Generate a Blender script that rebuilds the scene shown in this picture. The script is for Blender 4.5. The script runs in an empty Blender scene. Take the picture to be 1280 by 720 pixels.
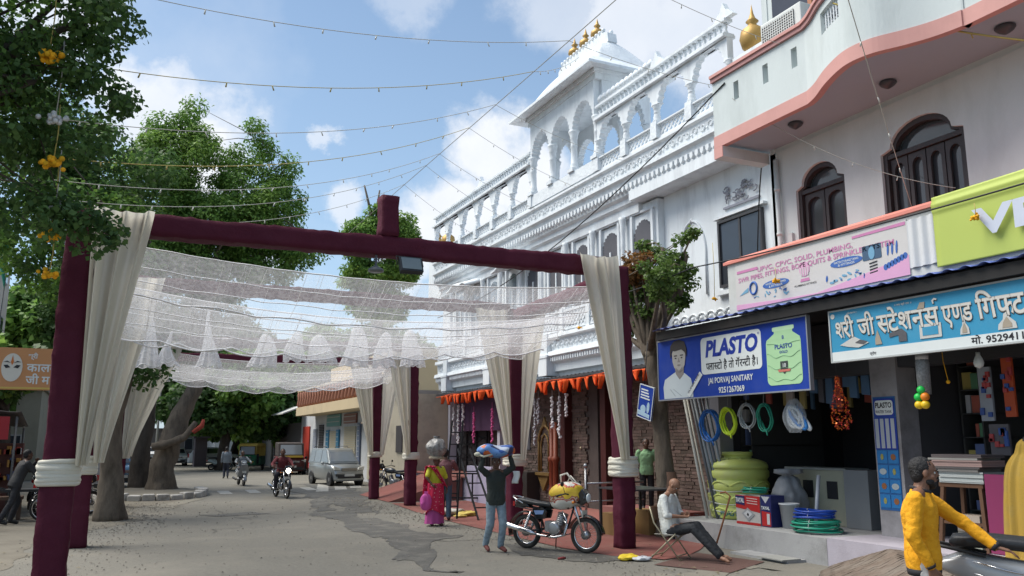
import bpy, bmesh, math, random
import numpy as np
from mathutils import Vector, Matrix, noise
R = math.radians; PI = math.pi; random.seed(7)
S = bpy.context.scene; COL = S.collection

# ------------------------------------------------------------ camera
cd = bpy.data.cameras.new('camera'); cam = bpy.data.objects.new('camera', cd); COL.objects.link(cam)
cam.location = (0, 0, 1.95); cam.rotation_euler = (R(90 + 10.4), 0, R(-25.3))
cd.sensor_width = 36; cd.lens = 1045 / 1280 * 36; cd.clip_start = .1; cd.clip_end = 6000
S.camera = cam

# ------------------------------------------------------------ sky + sun
SUN_EL, SUN_AZ = 58, -58          # degrees; azimuth clockwise from +Y: high, hazy sun beyond the left trees
w = bpy.data.worlds.new('World'); S.world = w; w.use_nodes = True
nt = w.node_tree; N = nt.nodes; L = nt.links; N.clear()
out = N.new('ShaderNodeOutputWorld'); bg = N.new('ShaderNodeBackground'); bg.inputs[1].default_value = .078
sk = N.new('ShaderNodeTexSky'); sk.sky_type = 'NISHITA'; sk.sun_disc = False
sk.sun_elevation = R(SUN_EL); sk.sun_rotation = R(SUN_AZ); sk.air_density = 1.0; sk.dust_density = 1.2; sk.ozone_density = 1.0
tc = N.new('ShaderNodeTexCoord')
def nd(t, **k):
    n = N.new(t)
    for a, b in k.items(): setattr(n, a, b)
    return n
def wn(scale, detail=6, rough=.6):
    n = nd('ShaderNodeTexNoise'); n.inputs['Scale'].default_value = scale; n.inputs['Detail'].default_value = detail
    n.inputs['Roughness'].default_value = rough; L.new(tc.outputs['Generated'], n.inputs['Vector']); return n
def mth(op, a, b=None, clamp=False):
    n = nd('ShaderNodeMath', operation=op, use_clamp=clamp)
    for i, v in enumerate((a, b)):
        if v is None: continue
        if isinstance(v, (int, float)): n.inputs[i].default_value = v
        else: L.new(v, n.inputs[i])
    return n.outputs[0]
nw = wn(9, 8, .62); nw2 = wn(3.2, 6, .55)
warp = nd('ShaderNodeVectorMath', operation='SUBTRACT'); L.new(nw.outputs['Color'], warp.inputs[0]); warp.inputs[1].default_value = (.5, .5, .5)
wsc = nd('ShaderNodeVectorMath', operation='SCALE'); L.new(warp.outputs[0], wsc.inputs[0]); wsc.inputs['Scale'].default_value = .14
wad = nd('ShaderNodeVectorMath', operation='ADD'); L.new(tc.outputs['Generated'], wad.inputs[0]); L.new(wsc.outputs[0], wad.inputs[1])
def az(a, e): return (math.sin(R(a)) * math.cos(R(e)), math.cos(R(a)) * math.cos(R(e)), math.sin(R(e)))
# cumulus: azimuth, elevation, radius, opacity
clouds = [(4.0, 18.5, .085, 1), (0.5, 21, .07, .9), (21.5, 14.5, .075, 1), (25.5, 17.5, .085, 1), (23.5, 20, .065, 1), (28, 15, .07, 1), (18.5, 13, .05, .8), (14, 15, .035, .7), (12.2, 19.6, .022, .6), (8, 12.5, .05, .6),
          (29, 29.5, .08, .55), (34, 28, .09, .8), (39, 27, .1, .8), (44, 30, .1, .6), (19, 30, .05, .35), (-6, 26, .1, .8), (-14, 22, .13, .9), (60, 20, .18, .8), (85, 28, .2, .8), (-50, 22, .2, .8), (-95, 30, .22, .8), (140, 25, .25, .8), (-140, 22, .22, .8), (180, 40, .2, .7), (110, 55, .15, .6), (-30, 55, .14, .5)]
cur = None
for a, e, r, o in clouds:
    d = nd('ShaderNodeVectorMath', operation='DISTANCE'); L.new(wad.outputs[0], d.inputs[0]); d.inputs[1].default_value = az(a, e)
    m = nd('ShaderNodeMapRange', interpolation_type='SMOOTHSTEP'); L.new(d.outputs['Value'], m.inputs[0])
    m.inputs[1].default_value = r; m.inputs[2].default_value = r * .45; m.inputs[3].default_value = 0; m.inputs[4].default_value = o
    cur = m.outputs[0] if cur is None else mth('MAXIMUM', cur, m.outputs[0])
# thin haze veil + generic small wisps
wisp = nd('ShaderNodeMapRange'); L.new(nw2.outputs[0], wisp.inputs[0]); wisp.inputs[1].default_value = .5; wisp.inputs[2].default_value = .8; wisp.inputs[3].default_value = 0; wisp.inputs[4].default_value = .45
cur = mth('MAXIMUM', cur, wisp.outputs[0])
sep = nd('ShaderNodeSeparateXYZ'); L.new(tc.outputs['Generated'], sep.inputs[0])
hz = nd('ShaderNodeMapRange'); L.new(sep.outputs[2], hz.inputs[0]); hz.inputs[1].default_value = 0.02; hz.inputs[2].default_value = .5; hz.inputs[3].default_value = .55; hz.inputs[4].default_value = .15
shade = nd('ShaderNodeMix', data_type='RGBA'); L.new(wn(14, 5).outputs[0], shade.inputs[0]); shade.inputs[6].default_value = (6.6, 7.1, 7.9, 1); shade.inputs[7].default_value = (8.6, 8.7, 8.9, 1)
veil = nd('ShaderNodeMix', data_type='RGBA'); L.new(hz.outputs[0], veil.inputs[0])
gain = nd('ShaderNodeMix', data_type='RGBA', blend_type='MULTIPLY'); gain.inputs[0].default_value = 1; L.new(sk.outputs[0], gain.inputs[6]); gain.inputs[7].default_value = (1.16, 1.28, 1.3, 1)
L.new(gain.outputs[2], veil.inputs[6]); veil.inputs[7].default_value = (4.6, 6.2, 8.0, 1)
mixc = nd('ShaderNodeMix', data_type='RGBA'); L.new(cur, mixc.inputs[0]); L.new(veil.outputs[2], mixc.inputs[6]); L.new(shade.outputs[2], mixc.inputs[7])
L.new(mixc.outputs[2], bg.inputs[0]); L.new(bg.outputs[0], out.inputs[0])
sl = bpy.data.lights.new('sun', 'SUN'); sl.energy = 3.3; sl.angle = R(45); sl.color = (1, .95, .86)
so = bpy.data.objects.new('sun', sl); COL.objects.link(so)
so.rotation_euler = Vector(az(SUN_AZ, SUN_EL)).to_track_quat('Z', 'Y').to_euler()
S.view_settings.view_transform = 'Standard'; S.view_settings.look = 'None'; S.view_settings.gamma = 1; S.view_settings.exposure = .68
S.render.engine = 'CYCLES'; S.cycles.max_bounces = 8; S.cycles.transparent_max_bounces = 24; S.cycles.diffuse_bounces = 3; S.cycles.glossy_bounces = 3

# ------------------------------------------------------------ materials
def mat(name, col, rough=.75, metal=0, var=.12, scale=4, bump=0, bscale=40, spec=.4, emit=None, dirt=0, dcol=(.12, .1, .08), dscale=1.2, coat=0, island=0, trans=0, vstretch=(1, 1, 1)):
    m = bpy.data.materials.new(name); m.use_nodes = True; t = m.node_tree; n = t.nodes; b = n['Principled BSDF']; l = t.links
    b.inputs['Roughness'].default_value = rough; b.inputs['Metallic'].default_value = metal; b.inputs['Specular IOR Level'].default_value = spec
    if coat: b.inputs['Coat Weight'].default_value = coat; b.inputs['Coat Roughness'].default_value = .08
    co = n.new('ShaderNodeTexCoord'); mp = n.new('ShaderNodeMapping'); mp.inputs['Scale'].default_value = vstretch; l.new(co.outputs['Object'], mp.inputs[0])
    def noi(s, dt=5, rg=.6):
        x = n.new('ShaderNodeTexNoise'); x.inputs['Scale'].default_value = s; x.inputs['Detail'].default_value = dt; x.inputs['Roughness'].default_value = rg; l.new(mp.outputs[0], x.inputs['Vector']); return x.outputs[0]
    def mx(f, a, c, bt='MIX'):
        x = n.new('ShaderNodeMix'); x.data_type = 'RGBA'; x.blend_type = bt
        for i, v in ((0, f), (6, a), (7, c)):
            if hasattr(v, 'links'): l.new(v, x.inputs[i])
            elif isinstance(v, (int, float)): x.inputs[i].default_value = v
            else: x.inputs[i].default_value = (*v[:3], 1)
        return x.outputs[2]
    lo = [max(0, c * (1 - var)) for c in col]; hi = [min(1, c * (1 + var)) for c in col]
    c = mx(noi(scale), lo, hi) if var else None
    if c is None: c = mx(0.0, col, col)
    if island:
        g = n.new('ShaderNodeNewGeometry'); hs = n.new('ShaderNodeHueSaturation'); l.new(c, hs.inputs['Color'])
        mr = n.new('ShaderNodeMapRange'); l.new(g.outputs['Random Per Island'], mr.inputs[0]); mr.inputs[3].default_value = 1 - island; mr.inputs[4].default_value = 1 + island
        l.new(mr.outputs[0], hs.inputs['Value'])
        mr2 = n.new('ShaderNodeMapRange'); l.new(g.outputs['Random Per Island'], mr2.inputs[0]); mr2.inputs[3].default_value = .5 + .03 * island; mr2.inputs[4].default_value = .5 - .03 * island; l.new(mr2.outputs[0], hs.inputs['Hue'])
        c = hs.outputs[0]
    if dirt:
        x = n.new('ShaderNodeMapRange'); l.new(noi(dscale, 8, .68), x.inputs[0]); x.inputs[1].default_value = .48; x.inputs[2].default_value = .72; x.inputs[3].default_value = 0; x.inputs[4].default_value = dirt
        c = mx(x.outputs[0], c, dcol)
    l.new(c, b.inputs['Base Color'])
    if bump:
        bp = n.new('ShaderNodeBump'); bp.inputs['Strength'].default_value = min(1, bump); bp.inputs['Distance'].default_value = .02; l.new(noi(bscale, 6), bp.inputs['Height']); l.new(bp.outputs[0], b.inputs['Normal'])
    if emit: b.inputs['Emission Color'].default_value = (*emit[:3], 1); b.inputs['Emission Strength'].default_value = emit[3]
    if trans:
        tr = n.new('ShaderNodeBsdfTranslucent'); l.new(c, tr.inputs[0]); ms = n.new('ShaderNodeMixShader'); ms.inputs[0].default_value = trans
        o = [q for q in n if q.type == 'OUTPUT_MATERIAL'][0]; l.new(b.outputs[0], ms.inputs[1]); l.new(tr.outputs[0], ms.inputs[2]); l.new(ms.outputs[0], o.inputs[0])
    return m
_mc = {}
def C(r, g, b, rough=.6, metal=0, **k):
    key = (r, g, b, rough, metal, tuple(sorted(k.items())))
    if key not in _mc: _mc[key] = mat('paint', (r, g, b), rough, metal, **({'var': .06} | k))
    return _mc[key]
def sheer(name, col, op):
    m = bpy.data.materials.new(name); m.use_nodes = True; t = m.node_tree; n = t.nodes; l = t.links; n.clear()
    o = n.new('ShaderNodeOutputMaterial'); tp = n.new('ShaderNodeBsdfTransparent'); df = n.new('ShaderNodeBsdfDiffuse'); tl = n.new('ShaderNodeBsdfTranslucent')
    for q in (df, tl): q.inputs[0].default_value = (*col, 1)
    a = n.new('ShaderNodeMixShader'); a.inputs[0].default_value = .5; l.new(df.outputs[0], a.inputs[1]); l.new(tl.outputs[0], a.inputs[2])
    co = n.new('ShaderNodeTexCoord'); wv = n.new('ShaderNodeTexNoise'); mp = n.new('ShaderNodeMapping'); mp.inputs['Scale'].default_value = (5, 5, .1); l.new(co.outputs['Object'], mp.inputs[0]); l.new(mp.outputs[0], wv.inputs['Vector']); wv.inputs['Scale'].default_value = 3; wv.inputs['Detail'].default_value = 1
    lw = n.new('ShaderNodeLayerWeight'); lw.inputs[0].default_value = .35
    mr = n.new('ShaderNodeMapRange'); l.new(wv.outputs[0], mr.inputs[0]); mr.inputs[1].default_value = .35; mr.inputs[2].default_value = .7; mr.inputs[3].default_value = op * .8; mr.inputs[4].default_value = min(1, op * 1.25)
    ad = n.new('ShaderNodeMath'); ad.operation = 'MULTIPLY_ADD'; ad.use_clamp = True; l.new(lw.outputs['Facing'], ad.inputs[0]); ad.inputs[1].default_value = .12; l.new(mr.outputs[0], ad.inputs[2])
    ms = n.new('ShaderNodeMixShader'); l.new(ad.outputs[0], ms.inputs[0]); l.new(tp.outputs[0], ms.inputs[1]); l.new(a.outputs[0], ms.inputs[2]); l.new(ms.outputs[0], o.inputs[0])
    return m
def glass(name='glass', col=(.03, .035, .045), rough=.06):
    return mat(name, col, rough, 0, var=.2, scale=1, spec=.8)

# ------------------------------------------------------------ geometry helpers
def frame(d):
    d = Vector(d).normalized(); u = Vector((0, 0, 1)) if abs(d.z) < .95 else Vector((1, 0, 0))
    a = d.cross(u).normalized(); return a, d.cross(a).normalized()
class MB:
    def __init__(s): s.v = []; s.f = []; s.m = []; s.sm = []
    def add(s, vs, fs, m=0, smooth=False):
        o = len(s.v); s.v += [tuple(p) for p in vs]; s.f += [tuple(i + o for i in f) for f in fs]; s.m += [m] * len(fs); s.sm += [smooth] * len(fs); return s
    def box(s, x0, x1, y0, y1, z0, z1, m=0):
        return s.add([(x, y, z) for x in (x0, x1) for y in (y0, y1) for z in (z0, z1)], [(0, 1, 3, 2), (4, 6, 7, 5), (0, 4, 5, 1), (2, 3, 7, 6), (0, 2, 6, 4), (1, 5, 7, 3)], m)
    def bar(s, a, b, w, h=None, m=0):
        h = h or w; a = Vector(a); b = Vector(b); u, v = frame(b - a); vs = []
        for p in (a, b):
            for i, j in ((-1, -1), (1, -1), (1, 1), (-1, 1)): vs.append(p + u * i * w / 2 + v * j * h / 2)
        return s.add(vs, [(0, 3, 2, 1), (4, 5, 6, 7), (0, 1, 5, 4), (1, 2, 6, 5), (2, 3, 7, 6), (3, 0, 4, 7)], m)
    def tube(s, pts, r, n=8, m=0, cap=True, smooth=True, closed=False):
        pts = [Vector(p) for p in pts]; k = len(pts); rs = r if hasattr(r, '__len__') else [r] * k; vs = []; pu = None
        for i, p in enumerate(pts):
            if closed: d = pts[(i + 1) % k] - pts[i - 1]
            else: d = pts[min(i + 1, k - 1)] - pts[max(i - 1, 0)]
            if d.length < 1e-9: d = Vector((0, 0, 1))
            d.normalize()
            if pu is None: u, _ = frame(d)
            else:
                u = pu - d * pu.dot(d)
                if u.length < 1e-6: u, _ = frame(d)
                u.normalize()
            pu = u; v = d.cross(u)
            for j in range(n):
                t = 2 * PI * j / n; vs.append(p + (u * math.cos(t) + v * math.sin(t)) * rs[i])
        fs = []
        for i in range(k if closed else k - 1):
            i2 = (i + 1) % k
            for j in range(n): fs.append((i * n + j, i * n + (j + 1) % n, i2 * n + (j + 1) % n, i2 * n + j))
        if cap and not closed: fs += [tuple(range(n))[::-1], tuple((k - 1) * n + j for j in range(n))]
        return s.add(vs, fs, m, smooth)
    def cyl(s, a, b, r, r2=None, n=12, m=0, smooth=True): return s.tube([a, b], [r, r if r2 is None else r2], n, m, True, smooth)
    def lathe(s, c, prof, n=16, m=0, axis='z', smooth=True, ph=0, sq=1):
        vs = []
        for r, z in prof:
            for j in range(n):
                t = 2 * PI * j / n + ph; a, b = r * math.cos(t), r * math.sin(t) * sq
                vs.append({'z': (c[0] + a, c[1] + b, c[2] + z), 'y': (c[0] + a, c[1] + z, c[2] + b), 'x': (c[0] + z, c[1] + a, c[2] + b)}[axis])
        k = len(prof); fs = [(i * n + j, i * n + (j + 1) % n, (i + 1) * n + (j + 1) % n, (i + 1) * n + j) for i in range(k - 1) for j in range(n)]
        fs += [tuple(range(n))[::-1], tuple((k - 1) * n + j for j in range(n))]
        return s.add(vs, fs, m, smooth)
    def ball(s, c, r, n=10, m=0, sc=(1, 1, 1)):
        k = max(4, n // 2 + 1); vs = [(c[0], c[1], c[2] + r * sc[2])]; fs = []
        for i in range(1, k):
            a = PI * i / k
            for j in range(n): t = 2 * PI * j / n; vs.append((c[0] + r * sc[0] * math.sin(a) * math.cos(t), c[1] + r * sc[1] * math.sin(a) * math.sin(t), c[2] + r * sc[2] * math.cos(a)))
        vs.append((c[0], c[1], c[2] - r * sc[2])); q = len(vs) - 1
        for j in range(n):
            fs.append((0, 1 + j, 1 + (j + 1) % n)); fs.append((q, 1 + (k - 2) * n + (j + 1) % n, 1 + (k - 2) * n + j))
            for i in range(k - 2): a = 1 + i * n; fs.append((a + j, a + n + j, a + n + (j + 1) % n, a + (j + 1) % n))
        return s.add(vs, fs, m, True)
    def prism(s, poly, a0, a1, axis='x', m=0, smooth=False):   # poly in the plane across axis
        def P(p, a): return {'x': (a, p[0], p[1]), 'y': (p[0], a, p[1]), 'z': (p[0], p[1], a)}[axis]
        k = len(poly); vs = [P(p, a0) for p in poly] + [P(p, a1) for p in poly]
        fs = [(i, (i + 1) % k, k + (i + 1) % k, k + i) for i in range(k)]
        s.add(vs, fs, m, smooth); o = len(s.v) - 2 * k
        s.f += [tuple(o + i for i in range(k))[::-1], tuple(o + k + i for i in range(k))]; s.m += [m, m]; s.sm += [False, False]; return s
    def grid(s, fn, nu, nv, m=0, smooth=True, wrap=False):
        vs = [fn(i / nu, j / nv) for i in range(nu + 1) for j in range(nv + 1)]
        return s.add(vs, [(i * (nv + 1) + j, (i + 1) * (nv + 1) + j, (i + 1) * (nv + 1) + j + 1, i * (nv + 1) + j + 1) for i in range(nu) for j in range(nv)], m, smooth)
    def quad(s, a, b, c, d, m=0): return s.add([a, b, c, d], [(0, 1, 2, 3)], m)
    def xf(s, M, start=0):
        for i in range(start, len(s.v)): s.v[i] = tuple(M @ Vector(s.v[i]))
        return s
    def build(s, name, mats, parent=None, world=False, solid=0, bev=0, fixn=True):
        me = bpy.data.meshes.new(name); off = Vector((0, 0, 0))
        if world and parent is not None:
            q = parent
            while q is not None: off += Vector(q.location); q = q.parent
        me.from_pydata([tuple(Vector(p) - off) for p in s.v] if world else s.v, [], s.f)
        mats = mats if isinstance(mats, (list, tuple)) else [mats]
        for q in mats: me.materials.append(q)
        me.polygons.foreach_set('material_index', s.m); me.polygons.foreach_set('use_smooth', s.sm)
        if fixn:
            bm = bmesh.new(); bm.from_mesh(me); bmesh.ops.recalc_face_normals(bm, faces=bm.faces); bm.to_mesh(me); bm.free()
        me.update(); o = bpy.data.objects.new(name, me); COL.objects.link(o); o.parent = parent
        if solid: q = o.modifiers.new('t', 'SOLIDIFY'); q.thickness = solid; q.offset = 0
        if bev: q = o.modifiers.new('b', 'BEVEL'); q.width = bev; q.segments = 2; q.limit_method = 'ANGLE'; q.harden_normals = False
        return o
def tag(o, label=None, cat=None, group=None, kind=None):
    if label: o['label'] = label
    if cat: o['category'] = cat
    if group: o['group'] = group
    if kind: o['kind'] = kind
    return o
def T(name, label, cat, loc=(0, 0, 0), rz=0, group=None):
    o = bpy.data.objects.new(name, None); COL.objects.link(o); o.location = loc; o.rotation_euler = (0, 0, rz); o.empty_display_size = .2
    return tag(o, label, cat, group)
def struct(name, mb, m, **k): return tag(mb.build(name, m, **k), kind='structure')
def kids(o): return [c for c in bpy.data.objects if c.parent == o]
def dup(o, loc=None, rz=None, label=None, parent=None, group=None):
    c = o.copy(); COL.objects.link(c); c.parent = parent
    if loc is not None: c.location = loc
    if rz is not None: c.rotation_euler = (0, 0, rz)
    if label: c['label'] = label
    if group: c['group'] = group
    for ch in list(o.children): dup(ch, parent=c)
    return c
def lerp(a, b, t): return a + (b - a) * t
def cat_pts(a, b, sag, n=14):
    a = Vector(a); b = Vector(b); return [a.lerp(b, i / n) - Vector((0, 0, sag * 4 * (i / n) * (1 - i / n))) for i in range(n + 1)]

# ------------------------------------------------------------ lettering
def _tmesh(body, size, bold):
    c = bpy.data.curves.new('text', 'FONT'); c.body = body; c.size = size; c.offset = bold * size; c.extrude = 0; c.resolution_u = 3
    o = bpy.data.objects.new('text', c); me = bpy.data.meshes.new_from_object(o); bpy.data.objects.remove(o); return me
def text_geo(body, size=1, bold=.012, italic=0, sx=1):
    """'~' after a letter = half form (its upright cut away); '^' = reph hook over the last letter; tokens separated by '|'. returns verts, faces, width"""
    V = []; F = []; x = 0
    for tok in (body.split('|') if '|' in body else [body]):
        if tok == ' ': x += .28 * size; continue
        if tok == '^':
            pts = [(-.20, .76), (-.22, .88), (-.10, .96), (.02, .92), (.0, .86), (-.1, .89), (-.15, .85), (-.14, .76)]
            o = len(V); V += [(x + p[0] * size, p[1] * size, 0) for p in pts]; F.append(tuple(o + i for i in range(8))); continue
        half = tok.endswith('~'); tok = tok.rstrip('~'); me = _tmesh(tok, size, bold)
        if half:
            bm = bmesh.new(); bm.from_mesh(me); mxx = max(v.co.x for v in bm.verts)
            bmesh.ops.bisect_plane(bm, geom=bm.verts[:] + bm.edges[:] + bm.faces[:], plane_co=(mxx - .16 * size, 0, 0), plane_no=(1, 0, 0), clear_outer=True); bm.to_mesh(me); bm.free()
        vs = [v.co.copy() for v in me.vertices]
        if not vs: continue
        o = len(V); V += [(v.x + x, v.y, 0) for v in vs]; F += [tuple(o + i for i in p.vertices) for p in me.polygons]
        if '|' in body: x += max(v.x for v in vs) - (.004 * size)
        else: x = max(v.x for v in vs)
        bpy.data.meshes.remove(me)
    return [((p[0] + italic * p[1]) * sx, p[1], 0) for p in V], F, x * sx
def letters(body, org, ux, uz, size, m, parent, width=None, bold=.012, italic=0, align='l', name='lettering', world=False, off=0):
    """flat lettering on a plane: org = baseline start, ux = reading direction, uz = up"""
    V, F, wd = text_geo(body, size, bold, italic)
    ux = Vector(ux).normalized(); uz = Vector(uz).normalized(); nn = ux.cross(uz); k = (width / wd) if width else 1; ww = width or wd
    sh = {'l': 0, 'c': -ww / 2, 'r': -ww}[align]; mb = MB()
    mb.add([Vector(org) + ux * (p[0] * k + sh) + uz * p[1] + nn * off for p in V], F)
    return mb.build(name, m, parent, world=world, fixn=False)
# ------------------------------------------------------------ ground
m_asph = mat('asphalt', (.172, .162, .138), .88, var=.3, scale=14, bump=.8, bscale=45, dirt=.8, dcol=(.225, .205, .17), dscale=.55)
m_wet = mat('damp_asphalt', (.088, .084, .075), .7, var=.3, scale=9, bump=.7, bscale=45, spec=.4, dirt=1, dcol=(.172, .162, .138), dscale=1.9)
m_dirt = mat('dust', (.175, .157, .125), .95, var=.22, scale=.8, bump=.5, bscale=12, dirt=.6, dcol=(.10, .085, .065), dscale=1.1)
m_land = mat('land', (.12, .11, .085), .95, var=.3, scale=.05)
m_red = mat('red_matting', (.22, .078, .064), .9, var=.2, scale=2.2, bump=.35, bscale=60, dirt=.6, dcol=(.22, .12, .095), dscale=1.6)
m_conc = mat('concrete', (.33, .33, .33), .85, var=.14, scale=3, bump=.25, bscale=30, dirt=.7, dcol=(.16, .155, .15), dscale=2)
struct('ground', MB().box(-700, 900, -200, 1500, -.5, -.02), m_land)
g = MB(); g.add([(-60, -15, -.008), (60, -15, -.008), (60, 300, -.008), (-60, 300, -.008)], [(0, 1, 2, 3)]); struct('road', g, m_asph)
g = MB(); e = [(-60, -10), (-4.5, -10), (-3.2, 8), (-2.0, 13), (-1.2, 17), (-.6, 21), (.9, 24), (.7, 28), (2.6, 31), (2.4, 36), (1.2, 42), (-1.5, 47), (-60, 50)]
rr = random.Random(3); pe = []
for i in range(len(e) - 1):
    for k in range(24): t = k / 24; pe.append((lerp(e[i][0], e[i + 1][0], t) + ((noise.noise((i + t, 3, 1)) * .5 + noise.noise(((i + t) * 5, 3, 1)) * .25 + rr.uniform(-.02, .02)) if 0 < i < 11 else 0), lerp(e[i][1], e[i + 1][1], t)))
pe.append(e[-1]); g.add([(x, y, -.003) for x, y in pe], [tuple(range(len(pe)))]); struct('dusty_verge', g, m_dirt)
def blot(poly, z, seed, rough=.25):
    r = random.Random(seed); pts = []
    for i, p in enumerate(poly):
        q = poly[(i + 1) % len(poly)]; n = max(3, int(math.dist(p, q) * 6))
        for k in range(n):
            t = k / n; x = lerp(p[0], q[0], t); y = lerp(p[1], q[1], t); f = noise.noise((x * 1.3, y * .6, seed)) * rough * 1.6 + r.uniform(-1, 1) * rough * .10 + noise.noise((x * 5, y * 4, seed)) * rough * .5
            pts.append((x + f, y + f * 1.6, z))
    return pts
for i, (pl, rg) in enumerate([([(7.6, 41), (8.1, 35.5), (6.7, 29.5), (6.4, 26), (6.2, 23.8), (6.9, 23), (7.3, 26), (8.1, 28.6), (8.9, 30.2), (9.3, 33.5), (9.6, 38), (8.9, 41)], .6),
      ([(6.2, 37), (6.7, 32.5), (6.0, 28), (5.5, 24.6), (5.9, 24.4), (6.5, 28), (7.3, 31.5), (7.6, 36), (7, 38)], .45), ([(5.3, 24.4), (6.3, 23.4), (6.5, 21.1), (6.15, 18.4), (6.8, 16.8), (5.9, 16.2), (5.0, 13.4), (4.9, 12.1), (4.3, 12.4), (4.5, 14.1), (4.9, 15.2), (5.3, 18.5), (5.0, 20.6)], .38),
      ([(2.2, 24.5), (3.6, 24.9), (4.3, 24.6), (3.8, 24.2), (2.6, 24.0)], .15), ([(7.0, 15.2), (7.9, 13.9), (8.4, 13.0), (8.1, 12.3), (7.1, 12.6), (6.6, 13.6)], .2)]):
    g = MB(); pp = blot(pl, 0.0 + i * .0002, i, rg); g.add(pp, [tuple(range(len(pp)))]); struct('damp_patch', g, m_wet)
rr = random.Random(11)
for i in range(9): # faint cracks and repaired seams
    x, y, a = rr.uniform(0, 7), rr.uniform(15, 30), rr.uniform(-.6, .6) + (PI / 2 if i % 3 else 0)
    pts = [(x + math.cos(a) * t * .35 + noise.noise((t * .6, i, 0)) * .35, y + math.sin(a) * t * .35 + noise.noise((t * .6, i, 9)) * .35) for t in range(12)]
    g = MB(); up = [(p[0], p[1], .0015) for p in pts]; dn = [(p[0] + .03, p[1] + .03, .0015) for p in pts]
    g.add(up + dn, [(k, k + 1, 13 + k, 12 + k) for k in range(11)]); struct('road_crack', g, m_wet)
m_line = mat('worn_paint', (.36, .35, .32), .8, var=.2, scale=6, dirt=.9, dcol=(.2, .195, .18), dscale=2.5)
for i, (x, y) in enumerate([(3.0, 33.6), (3.9, 33.9), (5.0, 34.2), (6.2, 34.6), (7.4, 35.1)]):
    struct('crossing_stripe', MB().add([(x, y, .0015), (x + .45, y, .0015), (x + .55, y + 2.2, .0015), (x + .1, y + 2.2, .0015)], [(0, 1, 2, 3)]), m_line)
for x, y in [(8.9, 37), (9.9, 38), (10.8, 39)]:
    struct('crossing_stripe', MB().add([(x - 1.4, y - 3, .0015), (x - .9, y - 3, .0015), (x + .5, y + 3, .0015), (x, y + 3, .0015)], [(0, 1, 2, 3)]), m_line)
m_dust = mat('road_dust', (.20, .185, .152), .95, var=.2, scale=8, bump=.5, bscale=40)
for i, pl in enumerate([[(1.6, 27), (2.6, 29.8), (3.2, 33.5), (2.6, 36), (2.4, 31), (1.2, 28.4)], [(6.6, 9.2), (8.2, 10.4), (9.4, 10.2), (8.2, 11.2), (6.8, 10.6)], [(.8, 9.6), (2.4, 10.2), (2.1, 11.0), (.9, 10.6)]]):
    g = MB(); pp = blot(pl, .0005 + i * .0002, 30 + i, .35); g.add(pp, [tuple(range(len(pp)))]); struct('dust_drift', g, m_dust)
g = MB(); rr = random.Random(51)
for k in range(2600):
    y = rr.uniform(8.5, 30); e_ = rr.random(); x = (-.9 + (y - 10) * .1 + rr.gauss(0, .6)) if e_ < .45 else ((7.4 + rr.gauss(0, .35)) if e_ < .8 else rr.uniform(-.5, 8)); s_ = rr.uniform(.006, .018) * (1 if y < 20 else 1.4)
    g.add([(x - s_, y - s_, .0), (x + s_, y - s_, .0), (x + s_ * .8, y + s_, .0), (x - s_, y + s_ * .7, 0), (x + s_ * .1, y, s_ * 1.1)], [(0, 1, 4), (1, 2, 4), (2, 3, 4), (3, 0, 4)])
tag(g.build('gravel', mat('gravel', (.17, .155, .13), .95, island=.5)), kind='stuff')
# red matting in front of the temple
g = MB(); pp = [(8.3, 26.6), (7.9, 23), (7.75, 19.4), (7.75, 16.1), (7.75, 14.2), (8.0, 12.9), (8.55, 12.1), (9.2, 12.35), (9.9, 12.9), (10.6, 13.6), (12.99, 13.6), (12.99, 26.6)]
g.add([(x, y, .006) for x, y in pp], [tuple(range(len(pp)))]); struct('red_matting', g, m_red)
struct('brown_mat', MB().add([(8.05, 11.7, .004), (8.6, 10.5, .004), (9.9, 11.2, .004), (9.6, 12.6, .004)], [(0, 1, 2, 3)]), C(.11, .06, .05, .95, bump=.5))
m_pav = mat('brown_paver', (.15, .115, .09), .9, var=.3, scale=3, bump=.5, bscale=25, island=.12, dirt=.7, dcol=(.2, .18, .155), dscale=1.5)
AP = [Vector((10.5, 10.35, -.02)), Vector((10.5, 8.7, .40)), Vector((10.5, -3, .40)), Vector((6.6, -3, .36)), Vector((6.3, 2.0, .34)), Vector((5.0, 6.6, -.02)), Vector((9.2, 9.9, -.02))]
def apz(x, y):   # height of the sloped apron: rises away from its road edge
    ax, ay, bx, by = 10.5, 10.45, 4.6, 6.3; d = ((by - ay) * (x - ax) - (bx - ax) * (y - ay)) / math.hypot(bx - ax, by - ay); return max(-.03, min(.40, abs(d) * lerp(.11, .40, max(0, min(1, (x - 8.3) / 2.1))) - .01)) if ((bx - ax) * (y - ay) - (by - ay) * (x - ax)) > 0 else -.05
ap = T('paved_apron', 'brown brick-paved slope rising from the road to the stationery shop', 'pavement', (8.5, 6, 0)); b = MB(); b.grid(lambda u, v: (4.4 + 6.1 * u, -3 + 13.6 * v, apz(4.4 + 6.1 * u, -3 + 13.6 * v) - .014), 60, 120); b.build('base', C(.07, .06, .05, .9), ap, world=True)
b = MB(); rr = random.Random(14); j = 0; y = 2.0
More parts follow.
